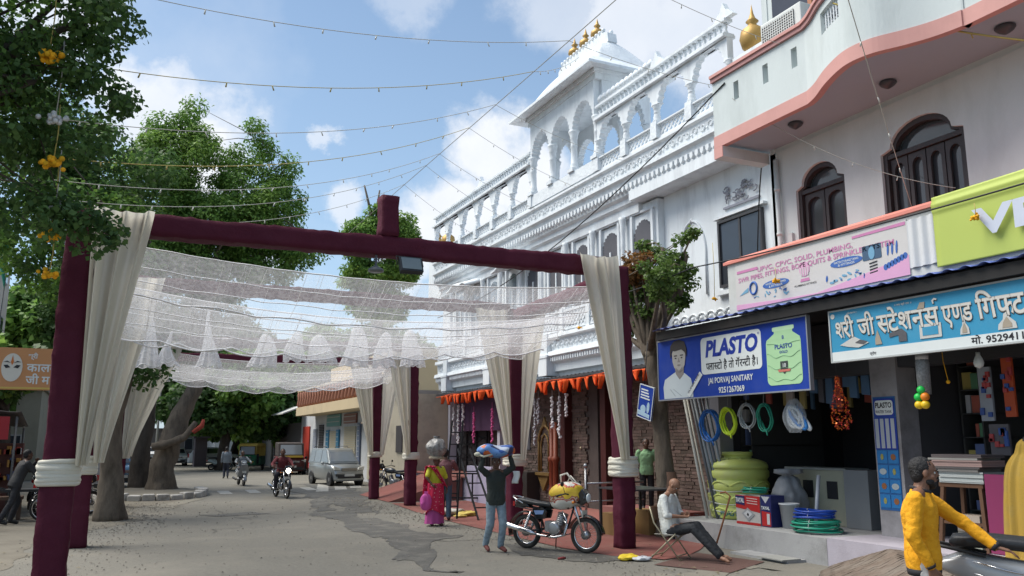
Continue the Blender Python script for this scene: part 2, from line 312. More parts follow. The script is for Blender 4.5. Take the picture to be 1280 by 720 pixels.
while y < 10.4:
    x = 4.4 + (.1 if j % 2 else 0)
    while x < 10.4:
        zc = [apz(p, q) for p in (x, x + .19) for q in (y, y + .09)]
        if min(zc) > -.02: h_ = rr.uniform(-.003, .004); b.add([(x + .003, y + .003, zc[0] + h_), (x + .197, y + .003, zc[2] + h_), (x + .197, y + .096, zc[3] + h_), (x + .003, y + .096, zc[1] + h_), (x + .0, y + .0, zc[0] - .02), (x + .2, y, zc[2] - .02), (x + .2, y + .098, zc[3] - .02), (x, y + .098, zc[1] - .02)], [(0, 1, 2, 3), (0, 4, 5, 1), (1, 5, 6, 2), (2, 6, 7, 3), (3, 7, 4, 0)])
        x += .2
    y += .1; j += 1
tag(b.build('brick', m_pav, ap, world=True), kind='stuff')
# litter scattered along the kerb
g = MB(); rr = random.Random(5)
for k in range(500):
    x = rr.gauss(0, 1); y = rr.uniform(9, 34); x = rr.choice([-1.2 + (y - 12) * .1, 8.2]) + rr.gauss(0, .5); s = rr.uniform(.015, .05); a = rr.uniform(0, PI)
    c, d = math.cos(a) * s, math.sin(a) * s; g.add([(x - c, y - d, .012), (x + d, y - c, .02), (x + c, y + d, .014)], [(0, 1, 2)])
tag(g.build('leaf_litter', mat('litter', (.14, .12, .07), .9, island=.5)), kind='stuff')

# ------------------------------------------------------------ temple
m_wh = mat('temple_whitewash', (.74, .78, .81), .7, var=.06, scale=1.5, bump=.15, bscale=25, dirt=.55, dcol=(.42, .44, .47), dscale=1.6, vstretch=(1.6, 1.6, .35))
m_wh2 = mat('carved_whitewash', (.74, .78, .81), .7, var=.05, scale=2, bump=1, bscale=14, dirt=.35, dcol=(.40, .42, .48), dscale=3)
m_dark = mat('dark_opening', (.10, .10, .115), .6, var=.2, scale=2)
m_gold = mat('gold_leaf', (.42, .26, .08), .5, .4, var=.15, scale=8)
TL = 'white temple building with a row of cusped roof arches and a pillared roof pavilion'
temple = T('temple_building', TL, 'temple', (12, 23, 0))
TW = dict(parent=temple, world=True)
Y0, Y1, YC0, YC1 = 12.45, 33.15, 19.62, 23.72
b = MB(); b.box(12.62, 22, Y0, 17.4, 3.9, 8.32); b.box(12.42, 22, 17.4, Y1, 3.9, 8.2)
b.box(12.3, 22, Y0, Y1, 9.0, 9.36)
b.build('wall', m_wh, **TW)
b = MB(); b.box(13.02, 22, 21.6, Y1, 0, 3.9); b.box(13.02, 22, 14.8, 20.9, 0, 3.9); b.box(13.6, 22, 20.9, 21.6, 0, 3.9); b.build('lower_wall', mat('dark_lower_wall', (.07, .055, .05), .85, var=.3, scale=3, bump=.5, bscale=12), **TW)  # near-black colour includes the shade that falls under the awning
b = MB(); pr = [(12.9, 9.5), (11.98, 9.5), (11.88, 9.45), (11.88, 9.38), (11.96, 9.34), (11.99, 9.02), (11.9, 8.98), (11.9, 8.91), (12.0, 8.86), (12.03, 8.74), (12.9, 8.74)]
b.prism([(x, z) for x, z in pr], Y0, Y1, 'y'); pr = [(12.9, 8.74), (12.08, 8.74), (12.04, 8.54), (12.0, 8.52), (12.0, 8.25), (12.9, 8.25)]
b.prism(pr, Y0, 18.1, 'y'); pr = [(12.9, 8.74), (12.08, 8.74), (12.1, 8.5), (12.2, 8.44), (12.2, 8.3), (12.3, 8.24), (12.3, 8.0), (12.38, 7.96), (12.9, 7.96)]; b.prism(pr, 18.1, Y1, 'y')
b.build('cornice', m_wh, **TW)
# scrollwork band: raised curls
b = MB(); y = Y0 + .1; k = 0
while y < Y1 - .15:
    for zz in (9.18,):
        s_ = 1 if k % 2 else -1; pts = [(11.965, y + .11 * math.cos(t) * (1 - t / 9), zz + s_ * .10 * math.sin(t) * (1 - t / 9)) for t in [j * .9 for j in range(7)]]
        b.tube(pts, .018, 4, cap=False); b.ball((11.97, y + .14, zz - s_ * .06), .035, 5)
    y += .29; k += 1
tag(b.build('scrollwork', m_wh, **TW), kind='stuff')
b = MB(); y = Y0 + .05
while y < Y1: b.prism([(y, 8.73), (y + .12, 8.73), (y + .12, 8.63), (y + .06, 8.56), (y, 8.63)], 11.97, 12.1, 'x'); y += .2
tag(b.build('tooth_moulding', m_wh, **TW), kind='stuff')
def cusp_arch(b, y0, y1, zs, zt, top, x0, x1, n=7, amp=.055, m=0):
    """plate between y0..y1 and zs..zt with a scalloped pointed arch cut in its lower edge (arch crown at 'top')"""
    c = (y0 + y1) / 2; hw = (y1 - y0) / 2 - .0; H = top - zs; pts = []
    def side(sgn):
        out = []
        for i in range(n):
            for q in range(4):
                t = (i + q / 4) / n; a = t * PI / 2; yy = hw * math.cos(a) ** .9 if t < 1 else 0; z = H * (math.sin(a) ** 1.05)
                yy *= 1 - .12 * t; bulge = amp * math.sin(q / 4 * PI); rr_ = math.hypot(yy, z) or 1
                out.append((c + sgn * (yy + bulge * yy / rr_), zs + z + bulge * z / rr_))
        return out
    L_ = side(-1); R_ = side(1); arch = L_ + [(c, top + .05)] + R_[::-1]
    return arch
def arch_bay(b, y0, y1, zs, zt, top, x0, x1, jamb=.12, n=6, m=0):
    arch = cusp_arch(b, y0 + jamb, y1 - jamb, zs, zt, top, x0, x1, n)
    poly = [(y0, zs), (y0, zt), (y1, zt), (y1, zs)] + arch[::-1]
    b.prism(poly, x0, x1, 'x', m)
def column(x, y, z0, z1, r=.085):
    h = z1 - z0; b = MB(); b.box(x - r * 1.5, x + r * 1.5, y - r * 1.5, y + r * 1.5, z0, z0 + .1)
    b.lathe((x, y, z0), [(r * 1.35, .1), (r * 1.4, .15), (r * 1.05, .2), (r * 1.2, .24), (r, .28), (r * .92, h * .6), (r * 1.05, h * .62), (r * .95, h * .66), (r, h * .8), (r * 1.25, h * .84), (r * 1.1, h * .88), (r * 1.5, h * .96), (r * 1.6, h)], 8)
    return b
def lattice(x, y0, y1, z0, z1, sp=.11, w=.028, th=.05):
    b = MB(); h = z1 - z0; b.box(x - .04, x + .04, y0, y1, z0 - .03, z0 + .02); b.box(x - .05, x + .05, y0, y1, z1 - .03, z1 + .04)
    t = y0 - h
    while t < y1:
        for sg in (1, -1):
            a0, a1 = (t, t + h)
            lo, hi = max(a0, y0), min(a1, y1)
            if hi - lo > .02:
                za = z0 + (lo - a0); zb = z0 + (hi - a0)
                if sg < 0: za, zb = z1 - (lo - a0), z1 - (hi - a0)
                b.bar((x + sg * .006, lo, za), (x + sg * .006, hi, zb), w, th)
        t += sp * 1.6
    return b
# roof arcades
ZS = 10.42; ZT = 10.98; sill = 9.88
def arcade(y0, y1, n, petals=None):
    st = (y1 - y0) / n
    for i in range(n):
        a, c = y0 + i * st, y0 + (i + 1) * st; b = MB(); arch_bay(b, a, c, ZS, ZT, 10.9 + (.12 if st > 1.5 else .06), 11.93, 12.1, .17, 5); b.build('cusped_arch', m_wh, **TW)
        lattice(12.0, a + .1, c - .1, 9.53, 9.84).build('lattice_panel', m_wh, **TW)
    for i in range(n + 1): column(12.0, y0 + i * st, sill - .02, ZS, .085).build('column', m_wh, **TW); MB().box(11.86, 12.14, y0 + i * st - .13, y0 + i * st + .13, 9.5, 9.87).build('pedestal', m_wh2, **TW)
    b = MB(); b.box(11.82, 12.18, y0, y1, 10.985, 11.06); b.box(11.88, 12.12, y0, y1, 11.38, 11.45); b.box(11.85, 12.15, y0, y1, 11.06, 11.09); b.build('top_rail', m_wh, **TW)
    b = MB(); y = y0 + .1
    while y < y1 - .05: b.lathe((12, y, 11.09), [(.035, 0), (.06, .04), (.03, .12), (.055, .18), (.028, .24), (.05, .29)], 6); y += .19
    tag(b.build('balustrade', m_wh, **TW), kind='stuff')
    MB().box(11.9, 12.1, y0, y1, 9.845, 9.878).build('sill', m_wh, **TW)
arcade(13.85, YC0 - .06, 4); arcade(YC1 + .06, Y1 - .05, 6)
b = MB()
for i in range(12):   # petal crest near the pavilion
    y = 16.9 + i * .225; b.lathe((11.99, y, 11.5), [(.02, 0), (.10, .05), (.12, .12), (.07, .2), (.02, .26)], 6)
for yy in (16.6, 28.1, 13.95): b.prism([(yy - .35, 11.45), (yy + .35, 11.45), (yy + .22, 11.6), (yy + .1, 11.66), (yy, 11.86), (yy - .1, 11.66), (yy - .22, 11.6)], 11.93, 12.07, 'x')
tag(b.build('crest', m_wh, **TW), kind='stuff')
def kalash(x, y, z, k):
    MB().lathe((x, y, z), [(.10 * k, 0), (.14 * k, .05 * k), (.26 * k, .16 * k), (.31 * k, .36 * k), (.27 * k, .56 * k), (.12 * k, .68 * k), (.09 * k, .74 * k), (.15 * k, .80 * k), (.08 * k, .88 * k), (.04 * k, 1.0 * k), (0, 1.25 * k)], 18).build('golden_urn', m_gold, **TW)
MB().box(12.02, 12.5, 12.5, 13.68, 9.52, 10.3).build('end_pier', m_wh2, **TW); MB().box(11.95, 12.56, 12.45, 13.72, 10.3, 10.38).build('coping', m_wh, **TW)
kalash(12.2, 13.3, 10.38, .95); kalash(12.7, 34.6, 10.25, 1.0); kalash(12.7, 33.4, 10.2, 1.0); MB().box(12.4, 13, 33.2, 35, 8, 10.2).build('end_pier', m_wh, **TW)
# roof pavilion
XB = 13.75
for i in range(4):
    y = YC0 + i * (YC1 - YC0) / 3
    for x in (12.0, XB): column(x, y, 9.9, 11.2, .11).build('column', m_wh, **TW)
for x in (12.87,):
    for y in (YC0, YC1): column(x, y, 9.9, 11.2, .11).build('column', m_wh, **TW)
for x in (12.0, XB):
    for i in range(3):
        b = MB(); a = YC0 + i * (YC1 - YC0) / 3; c = a + (YC1 - YC0) / 3; arch_bay(b, a, c, 11.2, 12.3, 11.85, x - .11, x + .11, .12, 7); b.build('cusped_arch', m_wh, **TW)
for y in (YC0, YC1):
    for i in range(2):
        b = MB(); a = 12.0 + i * (XB - 12) / 2 + (.112 if i == 0 else 0); c = 12 + (i + 1) * (XB - 12) / 2 - (.112 if i == 1 else 0)
        arch_bay(b, a, c, 11.2, 12.3, 11.85, y - .1, y + .1, .1, 6); b.v = [(p[1], p[0], p[2]) for p in b.v]; b.build('cusped_arch', m_wh, **TW)
b = MB(); b.box(11.9, XB + .18, YC0 - .12, YC1 + .12, 9.51, 9.89); b.build('pavilion_floor', m_wh2, **TW)
b = MB(); b.box(11.87, XB + .13, YC0 - .13, YC1 + .13, 12.3, 12.48); b.box(11.8, XB + .2, YC0 - .2, YC1 + .2, 12.48, 12.6)
b.build('architrave', m_wh, **TW)
b = MB(); o = .42; q = [(11.8, YC0 - .2), (XB + .2, YC0 - .2), (XB + .2, YC1 + .2), (11.8, YC1 + .2)]; Q = [(11.8 - o, YC0 - .2 - o), (XB + .2 + o, YC0 - .2 - o), (XB + .2 + o, YC1 + .2 + o), (11.8 - o, YC1 + .2 + o)]
for i in range(4):
    j = (i + 1) % 4; b.add([(*Q[i], 12.60), (*Q[j], 12.60), (*q[j], 12.95), (*q[i], 12.95), (*Q[i], 12.52), (*Q[j], 12.52), (*q[j], 12.605), (*q[i], 12.605)], [(0, 1, 2, 3), (4, 7, 6, 5), (0, 4, 5, 1)])
b.build('eave', m_wh, **TW)
b = MB(); cx, cy = (12 + XB) / 2, (YC0 + YC1) / 2; hx, hy = 1.02, 2.22
def roof(u, v):
    a = u * 2 * PI; t = v; k = 1 - t ** 1.9 * .98; x = math.cos(a); y = math.sin(a); s_ = 1 / max(abs(x), abs(y)); rx = x * s_; ry = y * s_; f = .25 * t
    rx = lerp(rx, x, f); ry = lerp(ry, y, f); return (cx + rx * hx * (1 - t * .93), cy + ry * lerp(hy, 1.35, t ** .9), 12.93 + 1.16 * math.sin(t * 1.25) / math.sin(1.25))
b.grid(roof, 64, 14); b.build('curved_roof', m_wh2, **TW)
b = MB(); b.prism([(cy - 1.6, 13.9), (cy - 1.55, 14.2), (cy - 1.2, 14.36), (cy + 1.2, 14.36), (cy + 1.55, 14.2), (cy + 1.6, 13.9)], cx - .16, cx + .16, 'x')
for i in range(14): b.ball((cx - .14, cy - 1.3 + i * .2, 14.38), .075, 6); b.ball((cx + .14, cy - 1.3 + i * .2, 14.38), .075, 6)
b.build('ridge_crest', m_wh, **TW)
for i in range(3):
    b = MB(); b.lathe((cx, cy - .72 + i * .72, 14.36), [(.07, 0), (.12, .04), (.22, .16), (.20, .28), (.08, .36), (.06, .42), (.11, .47), (.06, .52), (.03, .62), (.0, .74)], 14)
    o_ = b.build('finial', m_gold, **TW)
# first floor: right part with square window, carved plaques
def rect_window(par, x, y0, y1, z0, z1, nm=2, fr=None, gl=None, nx=-1, d=.1, W=None):
    fr = fr or C(.05, .05, .055, .5); gl = gl or m_gl; b = MB(); t = .06
    b.box(x - d, x + .02, y0, y1, z0, z0 + t); b.box(x - d, x + .02, y0, y1, z1 - t, z1); b.box(x - d, x + .02, y0, y0 + t, z0 + t, z1 - t); b.box(x - d, x + .02, y1 - t, y1, z0 + t, z1 - t)
    for i in range(1, nm): yy = lerp(y0, y1, i / nm); b.box(x - d + .02, x + .02, yy - t / 2, yy + t / 2, z0 + t, z1 - t)
    f = b.build('window', fr, par, world=True); MB().box(x - d + .04, x - d + .06, y0 + t, y1 - t, z0 + t, z1 - t).build('pane', gl, f, world=True); return f
m_gl = glass(); m_lgl = glass('pale_glass', (.22, .25, .28), .1)
rect_window(temple, 12.62, 13.72, 15.2, 5.45, 7.03, 2)
MB().box(12.5, 12.62, 13.6, 15.32, 5.28, 5.38).build('window_ledge', m_wh, **TW); MB().box(12.5, 12.62, 13.6, 15.32, 7.08, 7.14).build('window_ledge', m_wh, **TW)
rr = random.Random(2); b = MB()   # open carved plaque
for k in range(26):
    y = rr.uniform(13.9, 14.9); z = rr.uniform(7.35, 7.75); a = rr.uniform(0, 6); b.tube([(12.57, y + .09 * math.cos(a + t), z + .07 * math.sin(a + t)) for t in (0, .8, 1.6, 2.4, 3.2)], .018, 4)
b.box(12.56, 12.62, 13.8, 15, 7.28, 7.33); b.build('carved_plaque', C(.30, .31, .36, .8), **TW)
arch = cusp_arch(None, 15.75, 16.75, 6.5, 8, 7.3, 0, 0, 6, 0); b = MB(); b.tube([(12.6, y, z) for y, z in [(15.75, 5.4)] + arch[::1] + [(16.75, 5.4)]], .035, 5); b.build('blind_arch', m_wh, **TW)
b = MB(); y = 12.6
while y < 17.2:
    b.tube([(12.6, y + .16 * math.cos(t), 4.86 + .13 * math.sin(t)) for t in [PI * j / 6 for j in range(7)]], .022, 4); b.ball((12.6, y, 4.86), .06, 6); y += .34
b.box(12.56, 12.62, Y0, 17.3, 4.66, 4.72); tag(b.build('scallop_band', m_wh2, **TW), kind='stuff')
# cusped windows in the recessed left part
ys = [18.05 + 1.62 * i for i in range(9)]
for i, y in enumerate(ys):
    a = cusp_arch(None, y - .42, y + .42, 7.25, 8, 7.72, 0, 0, 6); b = MB(); b.prism([(y - .42, 5.95)] + a + [(y + .42, 5.95)], 12.39, 12.41, 'x')
    wv = b.build('window', m_dark if i < 5 else m_lgl, **TW)
    b = MB()
    for s_ in (-.48, .48): b.box(12.33, 12.42, y + s_ - .05, y + s_ + .05, 5.9, 7.95)
    b.box(12.34, 12.42, y - .55, y + .55, 7.96, 8.02); b.box(12.36, 12.42, y - .03, y + .03, 5.95, 7.2); b.build('window_frame', m_wh, wv, world=True)
    column(12.28, y + .81, 5.9, 8.0, .07).build('pilaster', m_wh, **TW)
for i in range(10):
    y = 17.5 + i * 1.57
    if y + 1.5 < Y1: lattice(12.22, y + .12, y + 1.45, 5.3, 5.85, .12, .035).build('lattice_panel', m_wh, **TW); MB().box(12.15, 12.29, y - .1, y + .1, 5.2, 5.95).build('pedestal', m_wh, **TW)
b = MB(); b.prism([(12.42, 5.22), (12.1, 5.22), (12.08, 5.1), (12.2, 5.06), (12.22, 4.72), (12.08, 4.68), (12.05, 4.55), (12.15, 4.5), (12.18, 4.36), (12.26, 4.3), (12.28, 4.08), (12.42, 4.05)], 17.5, Y1, 'y'); b.build('balcony_cornice', m_wh, **TW)
b = MB(); y = 17.6
while y < Y1 - .2: b.tube([(12.2, y + .13 * math.cos(t), 4.83 + .16 * math.sin(t)) for t in [PI * j / 6 for j in range(7)]], .024, 4); b.ball((12.2, y, 4.84), .055, 6); y += .29
y = 17.6
while y < Y1 - .1: b.box(12.1, 12.17, y, y + .07, 4.38, 4.5); y += .14
tag(b.build('scallop_band', m_wh2, **TW), kind='stuff')
for y in (22.9, 27.3, 31.6): b = MB(); b.box(12.0, 12.42, y, y + .55, 3.95, 4.5); b.box(11.98, 12.42, y - .05, y + .6, 4.5, 4.58); b.box(12.05, 12.42, y + .06, y + .49, 4.58, 5.25); b.build('pier', m_wh, **TW)
# projecting wavy porch hoods seen under the gateway beam
for y in (25.4, 29.8):
    b = MB(); b.grid(lambda u, v: (12.4 - .75 * v, y + (u - .5) * 2.0, 8.0 + .16 * math.sin(u * PI) ** .7 - .25 * v + .05 * math.sin(u * 2 * PI * 2)), 16, 4); b.build('porch_hood', m_wh, **TW, solid=.07)
# ground floor: split stone cladding, doors, niche
m_stone = mat('split_stone', (.12, .085, .07), .9, var=.35, scale=3, bump=.8, bscale=18, island=.35)
b = MB(); rr = random.Random(9); z = .05
while z < 3.86:
    h = .085; y = 22.3 - rr.uniform(0, .2)
    while y < 28.5:
        l_ = rr.uniform(.16, .42); d = rr.uniform(0, .035)
        if not (25.9 < y < 26.5 and 1.6 < z < 3.1): b.box(12.99 - d, 13.06, y, y + l_ - .012, z, z + h - .01)
        y += l_
    y = 14.85
    while y < 20.7:
        l_ = rr.uniform(.16, .42); d = rr.uniform(0, .035); b.box(12.99 - d, 13.06, y, y + l_ - .012, z, z + h - .01); y += l_
    z += h
tag(b.build('stone_cladding', m_stone, **TW), kind='stuff')
m_mar = mat('maroon_column', (.055, .012, .011), .5, var=.2, scale=3)  # maroon taken darker: the awning's shade is put into this colour
for y in (23.2, 20.8): b = MB(); b.box(12.7, 13.0, y - .14, y + .14, 0, 3.86); b.build('door_post', m_mar, **TW)
MB().box(13.3, 13.4, 20.93, 23.05, 0, 3.6).build('door', C(.025, .025, .03, .4), **TW); MB().box(13.0, 13.3, 22.5, 23.06, 0, 3.8).build('door_leaf', C(.05, .055, .065, .4), **TW)
b = MB(); b.ball((12.95, 22.5, 1.75), .045, 8); b.build('door_knob', C(.5, .45, .3, .3, .8), **TW)
def niche():
    b = MB(); y, x = 24.85, 12.94; a = cusp_arch(None, y - .42, y + .42, 1.9, 3, 2.42, 0, 0, 5, .03)
    b.tube([(x, y - .42, .98)] + [(x, p, q) for p, q in a] + [(x, y + .42, .98)], .045, 6)
    a = cusp_arch(None, y - .26, y + .26, 1.75, 3, 2.15, 0, 0, 5, .02); b.tube([(x, y - .26, .98)] + [(x, p, q) for p, q in a] + [(x, y + .26, .98)], .03, 6)
    b.box(x - .14, x + .08, y - .52, y + .52, .86, .95); b.prism([(y - .4, .86), (y + .4, .86), (y + .12, .5), (y, .36), (y - .12, .5)], x - .08, x + .08, 'x')
    b.prism([(y - .2, 2.42), (y + .2, 2.42), (y, 2.75)], x - .03, x + .05, 'x'); return b
niche().build('niche', mat('brass_niche', (.24, .15, .055), .45, .4, var=.3, scale=9), **TW)
for y in (23.75, 24.0):
    b = MB(); b.lathe((12.75, y, .35), [(.10, 0), (.12, .1), (.08, .2), (.09, .25), (.09, .95), (.13, 1.0), (.13, 1.1), (.08, 1.15), (.08, 2.2)], 10); b.build('carved_post', C(.20, .045, .02, .5), **TW)
MB().box(12.93, 13.05, 25.95, 26.5, 1.68, 3.1).build('dark_window', m_dark, **TW)
MB().box(12.5, 12.98, 25.3, 27.0, .01, .95).build('stone_bench', C(.03, .025, .022, .6), **TW)
# raised porch with red ramp, low lilac wall and grille door
b = MB(); b.box(11.0, 13.0, 26.7, 33.1, -.3, .74); b.build('porch_base', C(.42, .40, .50, .8, dirt=.4), **TW)
b = MB(); b.add([(8.35, 27.1, .01), (8.5, 31.2, .01), (10.95, 31.2, .74), (10.95, 27.1, .74), (8.35, 27.1, -.02), (8.5, 31.2, -.02), (10.95, 31.2, -.02), (10.95, 27.1, -.02)], [(0, 1, 2, 3), (0, 3, 7, 4), (1, 5, 6, 2), (3, 2, 6, 7), (4, 7, 6, 5)]); b.box(10.9, 13, 26.65, 33.1, .745, .78)
b.build('red_ramp', m_red, **TW)
b = MB(); m_gr = C(.02, .02, .022, .5, .3)
for yy in (29.6, 30.6, 31.6, 32.6):
    b.bar((12.93, yy, .8), (12.93, yy, 2.9), .05)
for k in range(10):
    z = .85 + k * .22
    for s_ in (0, 1): b.bar((12.93, 29.6 + s_ * 1.5, z), (12.93, 31.1 + s_ * 1.5, z + (.35 if (k + s_) % 2 else -.35)), .025)
b.build('grille', m_gr, **TW); MB().box(12.97, 13.01, 29.5, 32.7, .8, 3.0).build('dark_doorway', C(.03, .028, .03, .7), **TW)
for y in (27.9, 32.9): MB().box(12.7, 13.0, y, y + .22, .78, 3.85).build('door_jamb', C(.55, .54, .6, .7), **TW)
MB().box(12.62, 12.68, 27.2, 31.8, 2.35, 3.55).build('valance', C(.07, .03, .07, .8), **TW)
# railing on the matting
rail = T('railing', 'low black square-bar railing in front of the lilac porch wall', 'railing', (10.4, 27, 0)); b = MB()
A = Vector((10.1, 24.0, 0)); B_ = Vector((11.0, 24.0, 0))
A = Vector((9.9, 26.3, 0)); B_ = Vector((11.6, 25.2, 0))
for z in (.15, .92): b.bar(A + Vector((0, 0, z)), B_ + Vector((0, 0, z)), .05)
b.build('rail', m_gr, rail, world=True)
for k in range(5): p = A.lerp(B_, k / 4); MB().bar(p, p + Vector((0, 0, .93)), .04).build('post', m_gr, rail, world=True)
lw = MB(); lw.box(10.9, 11.05, 24.6, 26.6, 0, 1.15); tag(lw.build('low_wall', C(.45, .42, .55, .8, dirt=.4, dcol=(.25, .22, .26))), 'low lilac plastered wall behind the black railing at the temple porch', 'wall')
# awning with orange pennants and hanging garlands
aw = T('awning', 'dark tin awning running along the temple ground floor', 'awning', (12, 23, 3.9)); b = MB()
b.grid(lambda u, v: (12.0 + v * 1.0, 15.0 + u * 17.6, 3.86 + v * .16 + .018 * math.sin(u * 17.6 * 26)), 700, 1); b.build('tin_sheet', C(.10, .11, .12, .5, .3), aw, world=True)
b = MB(); b.box(11.96, 12.04, 15, 32.6, 3.78, 3.85); b.build('edge_beam', C(.05, .05, .055, .6), aw, world=True)
bt = T('bunting', 'orange cloth pennants strung along the edge of the temple awning', 'bunting', (11.9, 23, 3.75)); m_or = mat('orange_cloth', (.85, .12, .02), .8, var=.15, scale=3, trans=.25)
MB().tube([(11.9, 14.4 + i * .5, 3.74 - .03 * math.sin(i * 1.1)) for i in range(37)], .012, 5).build('string', m_or, bt, world=True)
rr = random.Random(4); y = 14.6; bts = []
for v in range(5):
    b = MB(); n = 5; w_ = .30; r_ = random.Random(v)
    k1, k2, k3 = r_.uniform(-.12, .12), r_.uniform(.02, .07), r_.uniform(0, 6)
    b.grid(lambda u, t: (k2 * math.sin(u * 7 + k3 + t * 2) + .02 * t, (u - .5) * w_ * (1 - t * .97) + k1 * t, -t * .40), 6, 6); o_ = b.build('pennant', m_or, bt, solid=.006); bts.append(o_); o_.location = (0, -8.4 + v * .42, .0)
for i in range(38):
    c = bts[i % 5].copy(); COL.objects.link(c); c.parent = bt; c.location = (rr.uniform(-.02, .02), -8.4 + (5 + i) * .405 + rr.uniform(-.06, .06), rr.uniform(-.03, 0)); c.scale = (1, rr.uniform(.8, 1.15), rr.uniform(.65, 1.0))
def garland(x, y, z, n, col, lab, grp):
    r = random.Random(int(y * 100)); b = MB(); zz = z; b.cyl((x, y, z + .25), (x, y, z), .006, n=4)
    for k in range(n):
        for q in range(3): b.ball((x + r.uniform(-.03, .03), y + r.uniform(-.045, .045), zz - q * .02), r.uniform(.026, .048), 5)
        zz -= .075
    o = b.build('flower_garland', mat('petals', col, .8, var=.2, scale=20)); return tag(o, lab, 'garland', grp)
WHT = (.62, .6, .62); PNK = (.6, .1, .28)
for y, z, n, c, lab in [(23.2, 3.3, 13, WHT, 'long white flower garland left of the dark temple doorway'), (22.75, 3.3, 17, WHT, 'longest white garland hanging in front of the dark doorway'), (22.3, 3.35, 9, WHT, 'short white garland right of the doorway garlands'),
    (24.4, 3.3, 20, (.34, .33, .36), 'greyish garland with its lower end twisted above the carved orange post'), (24.15, 3.3, 11, (.34, .33, .36), 'shorter greyish garland beside the twisted grey one'), (26.15, 3.55, 12, WHT, 'white garland just right of the second maroon post'), (26.6, 3.5, 18, WHT, 'longer white garland beside the second maroon post'),
    (27.8, 3.1, 16, PNK, 'pink garland partly behind the curtain of the second maroon post'), (30.6, 3.35, 13, WHT, 'white garland in front of the purple valance, right one'), (31.1, 3.35, 20, WHT, 'white garland in front of the purple valance, longest one'), (31.6, 3.3, 15, WHT, 'white garland in front of the purple valance, left one'), (29.5, 3.0, 15, PNK, 'pink garland at the right end of the purple valance'),
    (33.6, 3.3, 8, PNK, 'short pink garland left of the purple valance'), (34.3, 3.2, 18, PNK, 'long pink garland left of the purple valance'), (34.8, 3.2, 12, PNK, 'pink garland between two others near the third maroon post'), (36.0, 3.2, 15, PNK, 'pink garland second from the left end'), (36.7, 3.2, 12, PNK, 'pink garland furthest left by the green creeper')]:
    garland(12.35, y, z, n, c, lab, 'flower garlands under the temple awning')
# ------------------------------------------------------------ pale building with pink trim
m_wall = mat('pale_render', (.57, .62, .62), .8, var=.06, scale=.8, bump=.15, bscale=30, dirt=.5, dcol=(.38, .42, .41), dscale=1.1, vstretch=(1, 1, .35))
m_pink = mat('pink_trim', (.58, .30, .27), .7, var=.08, scale=2, dirt=.3, dcol=(.35, .18, .16))
m_cap = mat('pink_coping', (.42, .22, .21), .7, var=.1, scale=2)
m_brn = mat('dark_timber', (.045, .036, .036), .45, var=.3, scale=3)
bl = T('shop_building', 'pale grey rendered building with a curved pink-edged balcony above two shops', 'building', (12, 7, 0)); BW = dict(parent=bl, world=True)
b = MB(); b.box(11.6, 20, 10.0, 12.35, 4.3, 13.5); b.box(11.6, 20, -1, 10.0, 4.3, 13.5)
b.v = []; b.f = []; b.m = []; b.sm = []
# wall with real arched openings (front plate) -------------------------------------------------
def arch_pts(y0, y1, zs, zt, sh=.16, n=14):
    c = (y0 + y1) / 2; hw = (y1 - y0) / 2; r = hw * (1 - sh * 1.6); p = [(y0, zs), (y0 + (hw - r), zs + .06)]
    for i in range(1, n): a = PI - PI * i / n; p.append((c + r * math.cos(a), zs + .06 + (zt - zs - .06) * math.sin(a)))
    return p + [(y1 - (hw - r), zs + .06), (y1, zs)]
W1 = (10.52, 11.71, 5.2, 6.70, 7.10); W2 = (8.14, 9.71, 5.2, 6.78, 7.22)
ys = -1
for (a, c, z0, zs, zt) in (W2, W1):
    b.box(11.6, 11.9, ys, a, 4.3, 7.62); b.box(11.6, 11.9, a, c, 4.3, z0); b.prism([(a, zs)] + arch_pts(a, c, zs, zt)[1:-1] + [(c, zs), (c, 7.62), (a, 7.62)], 11.6, 11.9, 'x'); ys = c
b.box(11.6, 11.9, ys, 12.35, 4.3, 7.62); b.box(11.6, 20, 12.2, 12.35, 4.3, 13.5); b.box(11.62, 20, -1, 12.2, 7.62, 13.5); b.box(12.9, 20, -1, 12.2, 4.06, 7.62)
b.build('wall', m_wall, **BW)
